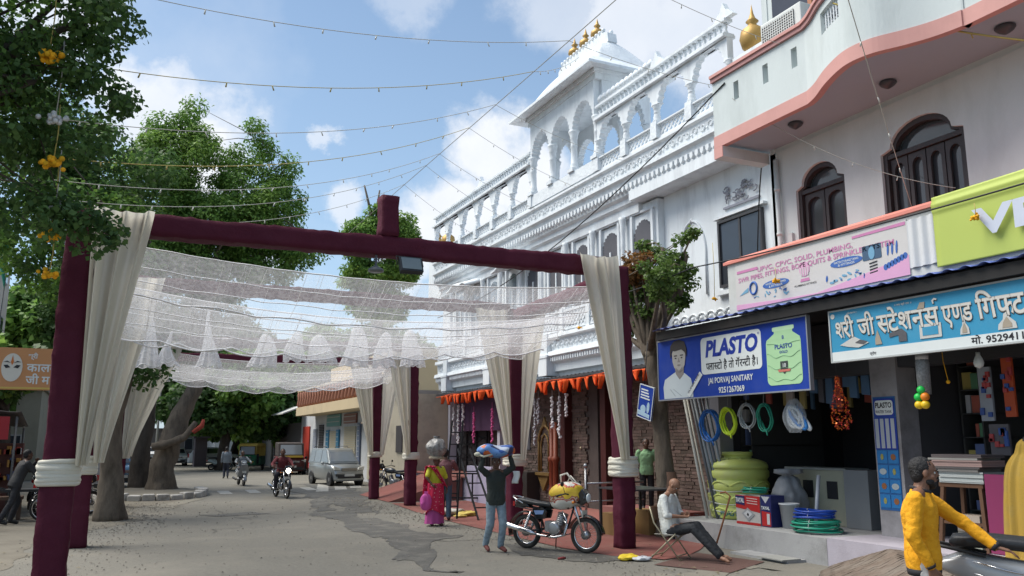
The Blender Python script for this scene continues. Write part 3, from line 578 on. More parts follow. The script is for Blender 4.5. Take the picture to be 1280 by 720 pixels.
for (a, c, z0, zs, zt) in (W1, W2):
    ap = arch_pts(a, c, zs, zt); b = MB(); x = 11.66
    inner = arch_pts(a + .08, c - .08, zs - .02, zt - .09)
    outer_ = [(a, z0)] + ap + [(c, z0)]; inn = [(a + .08, z0 + .08)] + inner + [(c - .08, z0 + .08)]
    k = len(outer_); vs = [(x + d, p[0], p[1]) for d in (0, .12) for P_ in (outer_, inn) for p in P_]
    fs = []
    for i in range(k): j = (i + 1) % k; fs += [(i, j, k + j, k + i), (2 * k + i, 3 * k + i, 3 * k + j, 2 * k + j), (k + i, k + j, 3 * k + j, 3 * k + i), (i, 2 * k + i, 2 * k + j, j)]
    b.add(vs, fs); b.box(x + .01, x + .1, a + .08, c - .08, zs - .09, zs - .01)
    wv = b.build('window', m_brn, **BW)
    b = MB(); b.prism(inn, 11.80, 11.815, 'x'); b.build('pane', glass('window_glass', (.055, .062, .07), .08), wv, world=True)
    n = 2 if c - a < 1.3 else 4
    for i in range(n):
        y0 = lerp(a + .09, c - .09, i / n); y1 = lerp(a + .09, c - .09, (i + 1) / n); b = MB()
        cc = (y0 + y1) / 2; hw = (y1 - y0) / 2 - .075; ins = [(cc - hw, z0 + .2), (cc - hw, zs - .32)] + [(cc + hw * math.cos(PI - PI * t / 6), zs - .32 + .13 * math.sin(PI * t / 6)) for t in range(1, 6)] + [(cc + hw, zs - .32), (cc + hw, z0 + .2)]
        M_ = len(ins); top = [(y0 + .01, z0 + .09), (y0 + .01, zs - .1), (y1 - .01, zs - .1), (y1 - .01, z0 + .09)]
        b.box(11.72, 11.77, y0 + .01, cc - hw, z0 + .09, zs - .1); b.box(11.72, 11.77, cc + hw, y1 - .01, z0 + .09, zs - .1); b.box(11.72, 11.77, cc - hw, cc + hw, z0 + .09, z0 + .2)
        b.prism(ins[1:-1] + [(cc + hw, zs - .1), (cc - hw, zs - .1)], 11.72, 11.77, 'x'); b.build('shutter', m_brn, wv, world=True)
# balcony
out_l = [(10.42, 12.6), (10.42, 11.4), (10.42, 10.1), (10.31, 9.82), (10.07, 9.38), (9.88, 8.93), (9.81, 8.6), (9.87, 8.24), (10.08, 7.86), (10.24, 7.5), (10.33, 7.1), (10.36, 6.6), (10.36, 2)]
def smooth_line(p, n=6):
    o = []
    for i in range(len(p) - 1):
        a, b_, c, d = p[max(i - 1, 0)], p[i], p[i + 1], p[min(i + 2, len(p) - 1)]
        for k in range(n):
            t = k / n; o.append(tuple(.5 * (2 * b_[q] + (c[q] - a[q]) * t + (2 * a[q] - 5 * b_[q] + 4 * c[q] - d[q]) * t * t + (3 * b_[q] - a[q] - 3 * c[q] + d[q]) * t ** 3) for q in (0, 1)))
    return o + [p[-1]]
ol = smooth_line(out_l[2:], 5)
def wallstrip(pl, z0, z1, th, off=0):
    b = MB(); vs = []
    for i, p in enumerate(pl):
        q0 = Vector(pl[max(i - 1, 0)]); q1 = Vector(pl[min(i + 1, len(pl) - 1)]); t = (q1 - q0).normalized(); n_ = Vector((t.y, -t.x))
        if n_.x > 0: n_ = -n_
        for d in (off, off - th):
            for z in (z0, z1): vs.append((p[0] + n_.x * d, p[1] + n_.y * d, z))
    k = len(pl); fs = []
    for i in range(k - 1): a = i * 4; c = a + 4; fs += [(a, c, c + 1, a + 1), (a + 2, a + 3, c + 3, c + 2), (a + 1, c + 1, c + 3, a + 3), (a, a + 2, c + 2, c)]
    fs += [(0, 1, 3, 2), (4 * k - 4, 4 * k - 2, 4 * k - 1, 4 * k - 3)]; b.add(vs, fs, 0, False); return b
b = MB()
hy = [11.9, 11.09, 10.36]; last = 12.6
for y in hy: b.box(10.42, 10.56, y + .07, last, 7.9, 9.03); b.box(10.42, 10.56, y - .07, y + .07, 7.9, 8.45); b.box(10.42, 10.56, y - .07, y + .07, 8.82, 9.03); last = y - .07
b.box(10.42, 10.56, 10.1, last, 7.9, 9.03); b.box(10.56, 11.6, 12.46, 12.6, 7.9, 9.03)
q = [p for p in ol]; i0 = min(range(len(q)), key=lambda i: abs(q[i][1] - 9.42)); i1 = min(range(len(q)), key=lambda i: abs(q[i][1] - 8.78))
for pl, z0, z1 in ((q[:i0 + 1], 7.9, 9.03), (q[i1:], 7.9, 9.03), (q[i0:i1 + 1], 7.9, 8.52), (q[i0:i1 + 1], 8.9, 9.03)):
    s_ = wallstrip(pl, z0, z1, .14); b.add(s_.v, s_.f)
b.build('balcony_parapet', m_wall, **BW)
b = MB(); gp = q[i0:i1 + 1]
for i, p in enumerate(gp):
    b.bar((p[0] + .07, p[1], 8.5), (p[0] + .07, p[1], 8.92), .018)
for z in (8.62, 8.74, 8.84): b.tube([(p[0] + .07, p[1], z) for p in gp], .009, 5)
b.build('balcony_grille', C(.6, .62, .64, .4, .3), **BW)
s_ = wallstrip([(10.42, 12.6), (10.42, 10.12)] + ol, 9.035, 9.12, .26, .05); s_.build('coping', m_cap, **BW)
s_ = wallstrip([(10.42, 12.6), (10.42, 10.12)] + ol, 9.12, 9.18, .32, .08); s_.build('coping', m_pink, **BW)
s_ = wallstrip([(10.42, 12.6), (10.42, 10.12)] + ol, 7.66, 7.9, .12, .02); s_.build('edge_band', m_pink, **BW)
MB().box(10.41, 11.58, 12.35, 12.605, 7.44, 7.655).build('balcony_beam', m_wall, **BW); MB().box(10.395, 10.41, 12.35, 12.605, 7.44, 7.655).build('edge_band', m_pink, **BW)
b = MB(); pl = [(10.5, 12.55), (10.5, 10.1)] + [(p[0] + .08, p[1]) for p in ol] + [(11.7, 2), (11.7, 12.55)]; b.prism(pl, 7.72, 7.86, 'z'); b.build('balcony_slab', mat('soffit', (.34, .40, .46), .8, var=.05, scale=1), **BW)  # grey-blue of the shaded underside is put into the slab's colour
for y, x in ((10.96, 10.95), (8.95, 11.0), (6.92, 10.97)):
    b = MB(); b.lathe((x, y, 7.72), [(.12, 0), (.14, -.03), (.11, -.07), (.05, -.11), (.01, -.13)], 14); b.build('ceiling_lamp', C(.06, .06, .07, .35), **BW)
# upper storey window and air conditioner
b = MB(); b.box(11.55, 11.62, 10.3, 12.0, 9.75, 11.6); wv = b.build('window', C(.05, .055, .075, .2), **BW)
MB().box(11.5, 11.63, 10.9, 11.0, 9.6, 11.6).build('window_frame', C(.35, .14, .07, .6), wv, world=True)
ac = T('air_conditioner', 'white outdoor air conditioner unit standing behind the pink balcony coping', 'air conditioner', (11.2, 11.2, 9.2)); MB().box(11.08, 11.45, 10.78, 11.86, 9.4, 10.1).build('casing', C(.62, .64, .62, .5), ac, world=True, bev=.02)
b = MB(); b.box(11.065, 11.078, 10.95, 11.8, 9.45, 10.02, 1)
for i in range(11): b.box(11.055, 11.066, 10.95, 11.8, 9.46 + i * .053, 9.475 + i * .053)
for i in range(15): b.box(11.05, 11.066, 10.95 + i * .06, 10.965 + i * .06, 9.45, 10.02)
b.build('grille', [C(.62, .64, .62, .5), C(.05, .05, .05, .7)], ac, world=True); MB().box(11.0, 11.5, 10.9, 11.0, 9.2, 9.4).build('bracket', C(.2, .2, .2, .5), ac, world=True)
# corner downpipe and small switch box
b = MB(); b.tube([(11.52, 12.12, 7.45), (11.52, 12.12, 5.4), (11.5, 12.1, 4.3)], .05, 10)
for z in (5.9, 6.8): b.cyl((11.52, 12.12, z), (11.52, 12.12, z + .06), .062)
tag(b.build('drain_pipe', C(.55, .58, .58, .5)), 'pale drain pipe running down the corner beside the first arched window', 'pipe')
tag(MB().box(11.54, 11.6, 11.82, 11.93, 5.72, 5.9).build('switch_box', C(.5, .52, .52, .5)), 'small grey box on the wall beside the corner drain pipe', 'box')
# white fascia box with pink top
b = MB(); b.box(10.45, 11.6, -1, 12.43, 4.32, 5.27); b.build('fascia_box', mat('fascia_paint', (.55, .56, .54), .75, var=.06, scale=1, dirt=.4, dcol=(.35, .35, .33), dscale=1.5), **BW)
b = MB(); b.prism([(10.40, 5.27), (10.40, 5.32), (10.62, 5.42), (11.6, 5.42), (11.6, 5.27)], -1, 12.5, 'y'); b.build('fascia_coping', mat('salmon_paint', (.68, .24, .19), .75, var=.1, scale=2, dirt=.25, dcol=(.4, .2, .17)), **BW)
b = MB(); b.grid(lambda u, v: (10.42 - .02 * math.sin(u * .48 / .0833 * PI), 7.9 + u * .48, 4.45 + v * .72), 48, 1); b.build('ribbed_sheet', C(.6, .61, .62, .5), **BW)
# ------------------------------------------------------------ shop canopy
cn = T('shop_canopy', 'blue corrugated sheet canopy with a dark rusty beam over the two shops', 'canopy', (10.3, 9, 4.2))
b = MB(); b.grid(lambda u, v: (10.12 + v * .34, 14.5 - u * 13, 4.235 + v * .05 + .022 * max(-.4, math.cos((14.5 - u * 13) / .27 * 2 * PI))), 780, 1); b.build('corrugated_sheet', mat('blue_sheet', (.05, .09, .30), .5, .2, var=.2, scale=4, dirt=.6, dcol=(.12, .07, .05)), cn, world=True, solid=.008)
b = MB(); b.box(10.2, 10.3, 1, 14.5, 4.03, 4.2); b.box(10.33, 12.9, 1, 12.1, 4.1, 4.14); b.box(10.5, 12.2, 12.45, 14.5, 4.1, 4.13); b.build('beam', mat('dark_steel', (.022, .021, .021), .6, .2, var=.3, scale=6, dirt=.4, dcol=(.05, .035, .03)), cn, world=True)
for y in (14.3, 12.2, 9.95): MB().bar((10.35, y, 4.15), (11.6, y, 4.02), .06).build('bracket', C(.03, .03, .03, .6), cn, world=True)
# ------------------------------------------------------------ platform, shop interior
pf = T('shop_platform', 'raised grey concrete platform carrying both shops', 'platform', (11, 9, 0))
MB().box(10.5, 15.5, 10.42, 14.6, -.3, .42).build('slab', m_conc, pf, world=True); MB().box(10.505, 15.5, -1, 10.42, -.3, .43).build('slab', mat('lilac_concrete', (.40, .37, .42), .8, var=.12, scale=3, bump=.2, dirt=.5, dcol=(.22, .2, .22)), pf, world=True)
MB().box(10.1, 10.5, 10.9, 12.3, -.2, .035).build('step_slab', m_conc, pf, world=True)
m_int = mat('shop_interior', (.05, .05, .055), .85, var=.2, scale=1.5)  # walls coloured darker to stand for the deep shade inside the shops
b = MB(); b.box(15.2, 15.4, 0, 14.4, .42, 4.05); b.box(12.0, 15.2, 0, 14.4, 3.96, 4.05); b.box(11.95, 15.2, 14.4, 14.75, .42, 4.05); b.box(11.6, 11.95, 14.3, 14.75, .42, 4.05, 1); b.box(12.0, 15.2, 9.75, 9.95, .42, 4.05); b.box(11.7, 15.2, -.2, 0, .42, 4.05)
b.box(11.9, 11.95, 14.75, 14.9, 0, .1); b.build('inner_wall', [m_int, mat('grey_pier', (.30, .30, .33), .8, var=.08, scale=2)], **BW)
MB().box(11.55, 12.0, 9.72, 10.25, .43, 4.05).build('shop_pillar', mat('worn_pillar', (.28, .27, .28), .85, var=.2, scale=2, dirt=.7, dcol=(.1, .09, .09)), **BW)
MB().box(11.6, 11.95, 10.25, 14.3, 3.1, 4.05).build('shutter_housing', C(.07, .07, .075, .6, .2), **BW); MB().box(11.6, 11.95, 0.1, 9.72, 3.15, 4.05).build('shutter_housing', C(.05, .05, .055, .6, .2), **BW)
# shelves with goods in both shops
rr = random.Random(21)
def shelf(x0, x1, y0, y1, z0, z1, rows, lab, axis='y', cols=((.5, .5, .52), (.15, .2, .4), (.5, .14, .1), (.14, .32, .18), (.55, .45, .14), (.4, .38, .34))):
    s = T('goods_shelf', lab, 'shelf', ((x0 + x1) / 2, (y0 + y1) / 2, z0)); b = MB()
    for i in range(rows + 1): z = lerp(z0, z1, i / rows); b.box(x0, x1, y0, y1, z - .02, z)
    for p in ((y0, y0 + .03), (y1 - .03, y1)): b.box(x0, x1, p[0], p[1], z0, z1)
    b.build('rack', C(.06, .06, .06, .6), s, world=True); b = MB()
    for i in range(rows):
        z = lerp(z0, z1, i / rows); y = y0 + .05; hh = (z1 - z0) / rows - .06
        while y < y1 - .12:
            wd = rr.uniform(.05, .2); h = rr.uniform(.4, .95) * hh; m_ = rr.randrange(len(cols))
            if rr.random() < .8: b.box(x0 + rr.uniform(.0, .08), x1 - .05, y, y + wd, z + .001, z + h, m_)
            y += wd + .02
    tag(b.build('goods', [C(*c, .6) for c in cols], s, world=True), kind='stuff')
shelf(14.6, 15.15, 10.2, 12.3, .45, 3.2, 6, 'dark shelf of plumbing goods on the back wall of the sanitary shop')
shelf(14.6, 15.15, 5.2, 9.6, .45, 3.4, 7, 'shelf of gifts on the back wall of the stationery shop')
shelf(12.6, 14.4, 10.0, 10.3, .45, 3.6, 8, 'shelf of small fittings along the partition inside the sanitary shop')
shelf(13.0, 14.6, 9.3, 9.7, .45, 3.6, 8, 'shelf of notebooks along the partition inside the stationery shop')
shelf(12.2, 14.2, 14.0, 14.35, .45, 3.3, 6, 'shelf of pipe joints on the left wall of the sanitary shop')
shelf(12.1, 12.5, 6.6, 7.75, 1.2, 3.1, 5, 'shelf packed with hanging toys and packets behind the woman in yellow')
# ------------------------------------------------------------ signs
def board(name, lab, x, y1, y0, z0, z1, m, cat='sign', th=.06, frame_=None):
    s = T(name, lab, cat, (x, (y0 + y1) / 2, z0)); MB().box(x, x + th, y0, y1, z0, z1).build('panel', m, s, world=True)
    if frame_: b = MB(); e = .025; b.box(x - .012, x + th + .01, y0 - e, y0, z0 - e, z1 + e); b.box(x - .012, x + th + .01, y1, y1 + e, z0 - e, z1 + e); b.box(x - .012, x + th + .01, y0, y1, z0 - e, z0); b.box(x - .012, x + th + .01, y0, y1, z1, z1 + e); b.build('frame', frame_, s, world=True)
    return s
UX = (0, -1, 0); UZ = (0, 0, 1)
def flat(s, poly, x, m, name='print', th=.004): return MB().prism(poly, x - th, x, 'x').build(name, m, s, world=True)
def rrect(y1, y0, z0, z1, r=.08, n=5):
    p = []
    for cy_, cz_, a0 in ((y1 - r, z1 - r, 0), (y0 + r, z1 - r, 1), (y0 + r, z0 + r, 2), (y1 - r, z0 + r, 3)):
        for i in range(n + 1): a = PI / 2 * (a0 + i / n); p.append((cy_ + r * math.cos(a), cz_ + r * math.sin(a)))
    return p
# -- blue sanitary board
m_bl = mat('sign_blue', (.012, .045, .30), .55, var=.15, scale=2, spec=.2, dirt=.25, dcol=(.08, .10, .22), dscale=2); m_navy = C(.012, .035, .28, .4); m_sw = C(.62, .66, .66, .5); m_blk = C(.02, .02, .025, .5)
X = 10.3; sg = board('shop_sign', 'blue sanitary shop signboard with a man in white and a green water tank', X, 14.58, 10.36, 2.80, 4.0, m_bl, frame_=C(.3, .32, .35, .4, .4))
flat(sg, rrect(13.15, 11.45, 3.22, 3.93, .09), X - .001, m_sw)
letters('PLASTO', (X - .008, 13.02, 3.56), UX, (0, .0, 1), .42, m_navy, sg, 1.46, .042, .18, world=True)
letters('®', (X - .008, 11.53, 3.83), UX, UZ, .06, m_navy, sg, world=True)
letters('प~|ला|स~|टो| |है| |तो| |गॅ|र|न~|टी| |है|।', (X - .008, 13.0, 3.3), UX, UZ, .2, m_blk, sg, 1.44, .016, world=True)
letters('JAI PORVAJ SANITARY', (X - .008, 12.95, 3.04), UX, UZ, .15, m_sw, sg, 1.25, .018, world=True)
letters('9251267069', (X - .008, 12.66, 2.85), UX, UZ, .15, m_sw, sg, .72, .02, world=True)
g1 = C(.36, .58, .33, .5); g2 = C(.18, .36, .2, .5)
flat(sg, rrect(11.33, 10.50, 2.9, 3.72, .1) , X - .001, g1); flat(sg, rrect(11.12, 10.68, 3.72, 3.86, .03), X - .001, g1); flat(sg, [(11.32, 3.68), (11.1, 3.80), (10.7, 3.80), (10.5, 3.68)], X - .002, g1); flat(sg, rrect(11.16, 10.64, 3.83, 3.9, .02), X - .002, C(.45, .66, .42, .5))
for k in range(4):
    z = 3.62 - k * .2; b = MB(); b.tube([(X - .006, lerp(11.31, 10.52, i / 24), z + (.035 * math.cos(i / 24 * 4 * PI) if k else 0) - (.06 * math.exp(-((i - 12) / 5) ** 2))) for i in range(25)], .006, 4); b.build('print', g2, sg, world=True)
letters('PLASTO', (X - .008, 10.91, 3.52), UX, UZ, .11, m_navy, sg, .42, .025, align='c', world=True); letters('GOLD', (X - .008, 10.91, 3.44), UX, UZ, .06, m_navy, sg, .2, .02, align='c', world=True); letters('8', (X - .008, 10.91, 3.68), UX, UZ, .09, m_navy, sg, .05, .02, align='c', world=True)
flat(sg, [(11.0, 3.3), (10.82, 3.3), (10.82, 3.16), (10.91, 3.08), (11.0, 3.16)], X - .006, C(.04, .05, .05, .5)); letters('10', (X - .012, 10.91, 3.2), UX, UZ, .09, m_sw, sg, .09, .02, align='c', world=True); flat(sg, [(11.06, 3.16), (10.76, 3.16), (10.78, 3.12), (11.04, 3.12)], X - .009, C(.5, .15, .12, .5))
# generic man: shirt, neck, face, hair
sk_ = C(.34, .33, .31, .6); sd_ = C(.22, .20, .19, .6); hr_ = C(.035, .03, .03, .6); st_ = C(.46, .52, .55, .6)
flat(sg, [(14.4, 2.81), (14.42, 3.05), (14.36, 3.2), (14.1, 3.3), (13.98, 3.34), (13.7, 3.3), (13.5, 3.18), (13.44, 3.0), (13.44, 2.81)], X - .001, st_)
flat(sg, [(14.0, 3.46), (13.98, 3.3), (13.86, 3.18), (13.72, 3.28), (13.7, 3.46)], X - .005, sd_)
flat(sg, [(14.08, 3.72), (14.07, 3.55), (14.02, 3.43), (13.92, 3.35), (13.84, 3.33), (13.76, 3.36), (13.67, 3.46), (13.64, 3.6), (13.64, 3.74), (13.72, 3.84), (14.0, 3.84)], X - .009, sk_)
flat(sg, [(14.13, 3.62), (14.08, 3.78), (13.98, 3.76), (13.76, 3.78), (13.66, 3.72), (13.60, 3.62), (13.59, 3.78), (13.66, 3.93), (13.82, 3.98), (14.0, 3.97), (14.12, 3.88), (14.15, 3.74)], X - .013, hr_)
for y in (13.96, 13.76): flat(sg, [(y + .05, 3.655), (y + .05, 3.675), (y - .05, 3.675), (y - .05, 3.655)], X - .013, hr_); flat(sg, [(y + .035, 3.61), (y, 3.63), (y - .035, 3.61), (y, 3.6)], X - .013, hr_)
flat(sg, [(13.86, 3.62), (13.9, 3.53), (13.82, 3.53)], X - .012, sd_); flat(sg, [(13.93, 3.47), (13.86, 3.49), (13.79, 3.47), (13.86, 3.45)], X - .013, sd_); flat(sg, [(13.98, 3.43), (13.86, 3.36), (13.74, 3.43), (13.78, 3.36), (13.86, 3.33), (13.94, 3.36)], X - .012, sd_)
for dx in (0, .1): flat(sg, [(14.2 - dx, 3.0), (14.17 - dx, 3.0), (14.0 - dx * 2, 2.85), (14.03 - dx * 2, 2.85)], X - .005, C(.3, .35, .38, .6))
flat(sg, [(13.62, 2.86), (13.54, 2.81), (13.12, 3.22), (13.2, 3.29)], X - .009, m_sw); letters('SUPER LIFE', (X - .015, 13.57, 2.88), (0, -.42, .41), (0, .41, .42), .06, m_blk, sg, .5, .02, world=True)
# -- stationery and gift board
m_cy = mat('sign_cyan', (.04, .26, .44), .55, var=.18, scale=1.2, spec=.25, dirt=.3, dcol=(.12, .28, .36), dscale=2); m_lt = C(.58, .56, .52, .5)
s2 = board('shop_sign', 'light blue stationery and gift shop signboard with raised Hindi lettering', X, 9.84, 5.55, 3.2, 3.98, m_cy, frame_=C(.4, .42, .42, .5))
flat(s2, [(9.84, 3.2), (9.84, 3.34), (5.55, 3.34), (5.55, 3.2)], X - .001, m_sw)
HT = 'श~|री| |जी| |स~|टे|श|न|र्स'
def raised(body, y, z, size, wd):
    for dx, dz, mm, bd, ex in ((.004, -.012, C(.03, .03, .035, .5), .028, 0), (.010, 0, C(.50, .47, .42, .5), .028, 0), (.016, 0, m_lt, .008, 0)):
        letters(body, (X - dx, y + (.008 if dz else 0), z + dz), UX, (0, .1, 1), size, mm, s2, wd, bd, world=True)
raised('श~|री| |जी', 9.72, 3.55, .39, .76); raised('स~|टे|श|न|स|^', 8.90, 3.55, .40, 1.05); raised('ए|ण~|ड', 7.80, 3.55, .38, .45); raised('गि'[::-1] + '|फ~|ट', 7.28, 3.55, .41, .66)
letters('मो. 9529411211', (X - .008, 7.42, 3.225), UX, UZ, .13, m_blk, s2, .95, .02, world=True); letters('प्रोप', (X - .008, 9.1, 3.235), UX, UZ, .06, m_blk, s2, .12, .01, world=True)
for y, w_ in ((9.5, .2), (8.6, .3), (6.6, .35)): letters('॥ श्री गणेशाय नमः ॥' if w_ < .3 else '॥ जय श्री राम ॥', (X - .006, y, 3.91), UX, UZ, .04, m_lt, s2, w_, world=True)
flat(s2, rrect(9.82, 9.74, 3.87, 3.95, .035), X - .002, m_lt)
pic = [C(.5, .5, .48, .5), C(.09, .09, .10, .5), C(.33, .28, .22, .5)]
def pr_poly(pts, m_, dx=.006): flat(s2, pts, X - dx, m_)
pr_poly([(9.66, 3.44), (9.5, 3.40), (9.3, 3.37), (9.1, 3.43), (9.28, 3.5), (9.38, 3.55), (9.5, 3.5)], pic[0]); pr_poly([(9.36, 3.45), (9.2, 3.41), (9.12, 3.45), (9.26, 3.49)], pic[1], .01)
pr_poly([(8.98, 3.38), (8.98, 3.46), (8.93, 3.6), (8.88, 3.46), (8.86, 3.38)], pic[2]); pr_poly([(8.72, 3.52), (8.5, 3.57), (8.42, 3.5), (8.42, 3.38), (8.56, 3.38), (8.56, 3.48), (8.72, 3.46)], pic[1])
pr_poly([(8.2, 3.38), (8.2, 3.58), (7.85, 3.58), (7.85, 3.38)], pic[0]); pr_poly([(8.15, 3.42), (8.15, 3.54), (7.9, 3.54), (7.9, 3.42)], m_cy, .01)
for y, s_ in ((7.5, .07), (6.9, .13), (6.33, .08), (6.12, .12), (8.25, .0)):
    if s_: pr_poly([(y + s_, 3.37), (y + s_ * .9, 3.44), (y + s_ * .4, 3.5), (y + s_ * .3, 3.57), (y - s_ * .1, 3.6), (y - s_ * .3, 3.52), (y - s_ * .9, 3.45), (y - s_, 3.37)], pic[0]); pr_poly([(y + s_ * .5, 3.39), (y + s_ * .4, 3.46), (y, 3.53), (y - s_ * .5, 3.44), (y - s_ * .5, 3.39)], pic[2], .01)
pr_poly([(8.22, 3.80), (8.16, 3.9), (8.08, 3.9), (8.1, 3.78), (8.16, 3.75)], pic[2])
# -- faded pipe banner
m_ban = mat('faded_banner', (.55, .53, .52), .7, var=.06, scale=1, dirt=.3, dcol=(.42, .40, .38), bump=.2, bscale=4); XB_ = 10.435
s3 = T('shop_banner', 'faded white and pink pipe fittings banner on the fascia above the blue board', 'banner', (XB_, 10.3, 4.35)); MB().box(XB_, XB_ + .01, 8.38, 12.2, 4.36, 5.2).build('cloth', m_ban, s3, world=True)
pk = C(.52, .2, .38, .7); pkl = C(.62, .33, .5, .7); bb = C(.04, .12, .38, .6); bbl = C(.15, .33, .48, .6)
flat(s3, [(12.2, 4.36), (12.2, 4.46), (11.0, 4.40), (10.2, 4.38), (9.2, 4.52), (8.38, 4.66), (8.38, 4.36)], XB_ - .001, pkl)
letters('UPVC, CPVC, SOLID, PLUMBING,', (XB_ - .006, 11.6, 4.99), UX, UZ, .12, pk, s3, 2.2, .012, world=True); letters('SWR PIPES, FITTINGS, BOPE QUITS & SPRINKLER SYSTEM', (XB_ - .006, 12.12, 4.87), UX, UZ, .12, pk, s3, 3.5, .014, world=True)
flat(s3, [(12.15, 5.04), (12.15, 5.09), (11.6, 5.09), (11.6, 5.04)], XB_ - .002, pk); flat(s3, [(9.4, 5.12), (8.4, 5.12), (8.4, 5.17), (9.4, 5.16)], XB_ - .002, pk)
def ell(y, z, a, c, rot=0, n=18): return [(y + a * math.cos(t) * math.cos(rot) - c * math.sin(t) * math.sin(rot), z + a * math.cos(t) * math.sin(rot) + c * math.sin(t) * math.cos(rot)) for t in [2 * PI * i / n for i in range(n)]]
for y, z in ((11.15, 4.70), (9.55, 4.78)): flat(s3, ell(y, z, .33, .075), XB_ - .002, bb); letters('WATER STORAGE TANKS', (XB_ - .008, y, z + .0), UX, UZ, .05, m_sw, s3, .5, .01, align='c', world=True); letters('& FITTINGS', (XB_ - .008, y, z - .05), UX, UZ, .05, m_sw, s3, .34, .01, align='c', world=True)
b = MB(); b.tube([(XB_ - .004, y, z) for y, z in ell(11.72, 4.71, .09, .11)], .022, 5, closed=True); b.build('print', bb, s3, world=True); flat(s3, [(12.1, 4.62), (11.86, 4.66), (11.86, 4.74), (11.95, 4.7)], XB_ - .002, bbl)
rr = random.Random(8)
for c0, n_, w_ in ((11.3, 16, .45), (9.6, 16, .4)):
    for k in range(n_):
        y = c0 + rr.uniform(-w_, w_); z = 4.52 + rr.uniform(-.06, .09); s_ = rr.uniform(.012, .035); a = rr.uniform(0, 3)
        flat(s3, ell(y, z, s_ * 1.6, s_ * .6, a, 8), XB_ - .002, bbl if k % 3 else bb)
flat(s3, ell(10.45, 4.83, .12, .13), XB_ - .002, pkl)
for k in range(4): flat(s3, [(10.53 - k * .05, 4.72), (10.53 - k * .05, 4.86), (10.51 - k * .05, 4.86), (10.51 - k * .05, 4.72)], XB_ - .007, m_ban)
flat(s3, [(10.56, 4.62), (10.54, 4.67), (10.36, 4.67), (10.34, 4.62)], XB_ - .002, pk); letters('PLUMBING FITTINGS', (XB_ - .006, 10.45, 4.55), UX, UZ, .045, m_blk, s3, .5, .01, align='c', world=True)
flat(s3, rrect(9.22, 8.86, 4.72, 4.95, .02), XB_ - .002, C(.05, .1, .17, .6)); flat(s3, ell(9.04, 4.82, .06, .1), XB_ - .007, bbl)
for k in range(3): flat(s3, ell(8.74 - k * .08, 4.82, .018, .1, .1), XB_ - .002, bb)
for k in range(7): flat(s3, ell(8.8 - k * .06, 4.55 + k * .018, .04, .05), XB_ - .002, bb)
for k in range(4): flat(s3, [(9.1, 4.5 + k * .05), (9.1, 4.52 + k * .05), (8.95, 4.535 + k * .05), (8.95, 4.515 + k * .05)], XB_ - .002, m_blk)
# -- yellow-green banner with big letters
s4 = T('shop_banner', 'yellow green banner with big pale letters hanging over the right-hand shop', 'banner', (10.38, 6, 4.4))
b = MB(); b.grid(lambda u, v: (10.40 - .05 * (1 - v) * 0 - .03 * math.exp(-((v - .88) / .04) ** 2) - .02 * math.exp(-((v - .8) / .03) ** 2) + .012 * math.sin(u * 9), 7.9 - u * 4.4, 4.37 + v * (1.02 + .03 * math.sin(u * 3))), 44, 40); b.build('cloth', mat('lime_banner', (.42, .50, .11), .6, var=.05, scale=1), s4, world=True, solid=.006)
letters('VE', (10.335, 7.22, 4.68), UX, UZ, .50, C(.52, .56, .66, .6), s4, .92, .035, world=True)
# -- small blue plate hung by the tree, pillar posters
s5 = T('small_sign', 'small tilted blue plate sign hanging between the maroon post and the pruned tree', 'sign', (10.35, 15.4, 2.5)); M = Matrix.Translation((10.35, 15.15, 2.78)) @ Matrix.Rotation(R(14), 4, 'X')
b = MB(); b.box(-.015, .015, -.27, .27, -.36, .36); b.xf(M); b.build('panel', m_bl, s5, world=True)
b = MB()
for k in range(4): b.prism([(.2, .06 + k * .06), (.2, .09 + k * .06), (-.15 + k * .03, .09 + k * .06), (-.15 + k * .03, .06 + k * .06)], -.02, -.016, 'x')
b.xf(M); b.build('print', m_sw, s5, world=True); b = MB(); b.prism(ell(.06, -.16, .1, .09), -.02, -.016, 'x'); b.prism(ell(-.12, -.1, .05, .12), -.021, -.017, 'x'); b.prism([(.24, -.2), (.24, -.3), (-.2, -.32), (-.2, -.24)], -.0225, -.0185, 'x'); b.xf(M); b.build('print', C(.35, .5, .62, .5), s5, world=True)
b = MB(); e = .018
for a in ((-.27, -.27 + e, -.36, .36), (.27 - e, .27, -.36, .36), (-.25, .25, .36 - e, .36), (-.25, .25, -.36, -.36 + e)): b.box(-.02, .018, a[0], a[1], a[2], a[3])
b.xf(M); b.build('frame', m_sw, s5, world=True); b = MB(); b.tube([(10.35, 15.2, 3.1), (10.4, 15.1, 4.1)], .01, 5); b.build('hanging_wire', m_blk, s5, world=True)
s6 = board('pillar_poster', 'tall blue poster of fittings on the pillar between the shops', 11.54, 10.22, 9.78, .85, 2.68, C(.02, .10, .28, .5), cat='poster', th=.01)
flat(s6, rrect(10.2, 9.8, 2.35, 2.65, .02), 11.538, m_navy); flat(s6, rrect(10.18, 9.82, 2.38, 2.62, .05), 11.533, m_sw); letters('PLASTO', (11.526, 10.17, 2.5), UX, UZ, .12, m_blk, s6, .33, .03, world=True); letters('WATER TANK', (11.526, 10.17, 2.41), UX, UZ, .07, m_blk, s6, .33, .01, world=True)
flat(s6, [(10.22, 1.82), (10.22, 2.34), (9.78, 2.34), (9.78, 1.82)], 11.537, m_navy)
for k in range(4): flat(s6, [(10.2 - k * .105, 1.84), (10.2 - k * .105, 2.32), (10.13 - k * .105, 2.32), (10.13 - k * .105, 1.84)], 11.532, C(.35, .38, .42, .6))
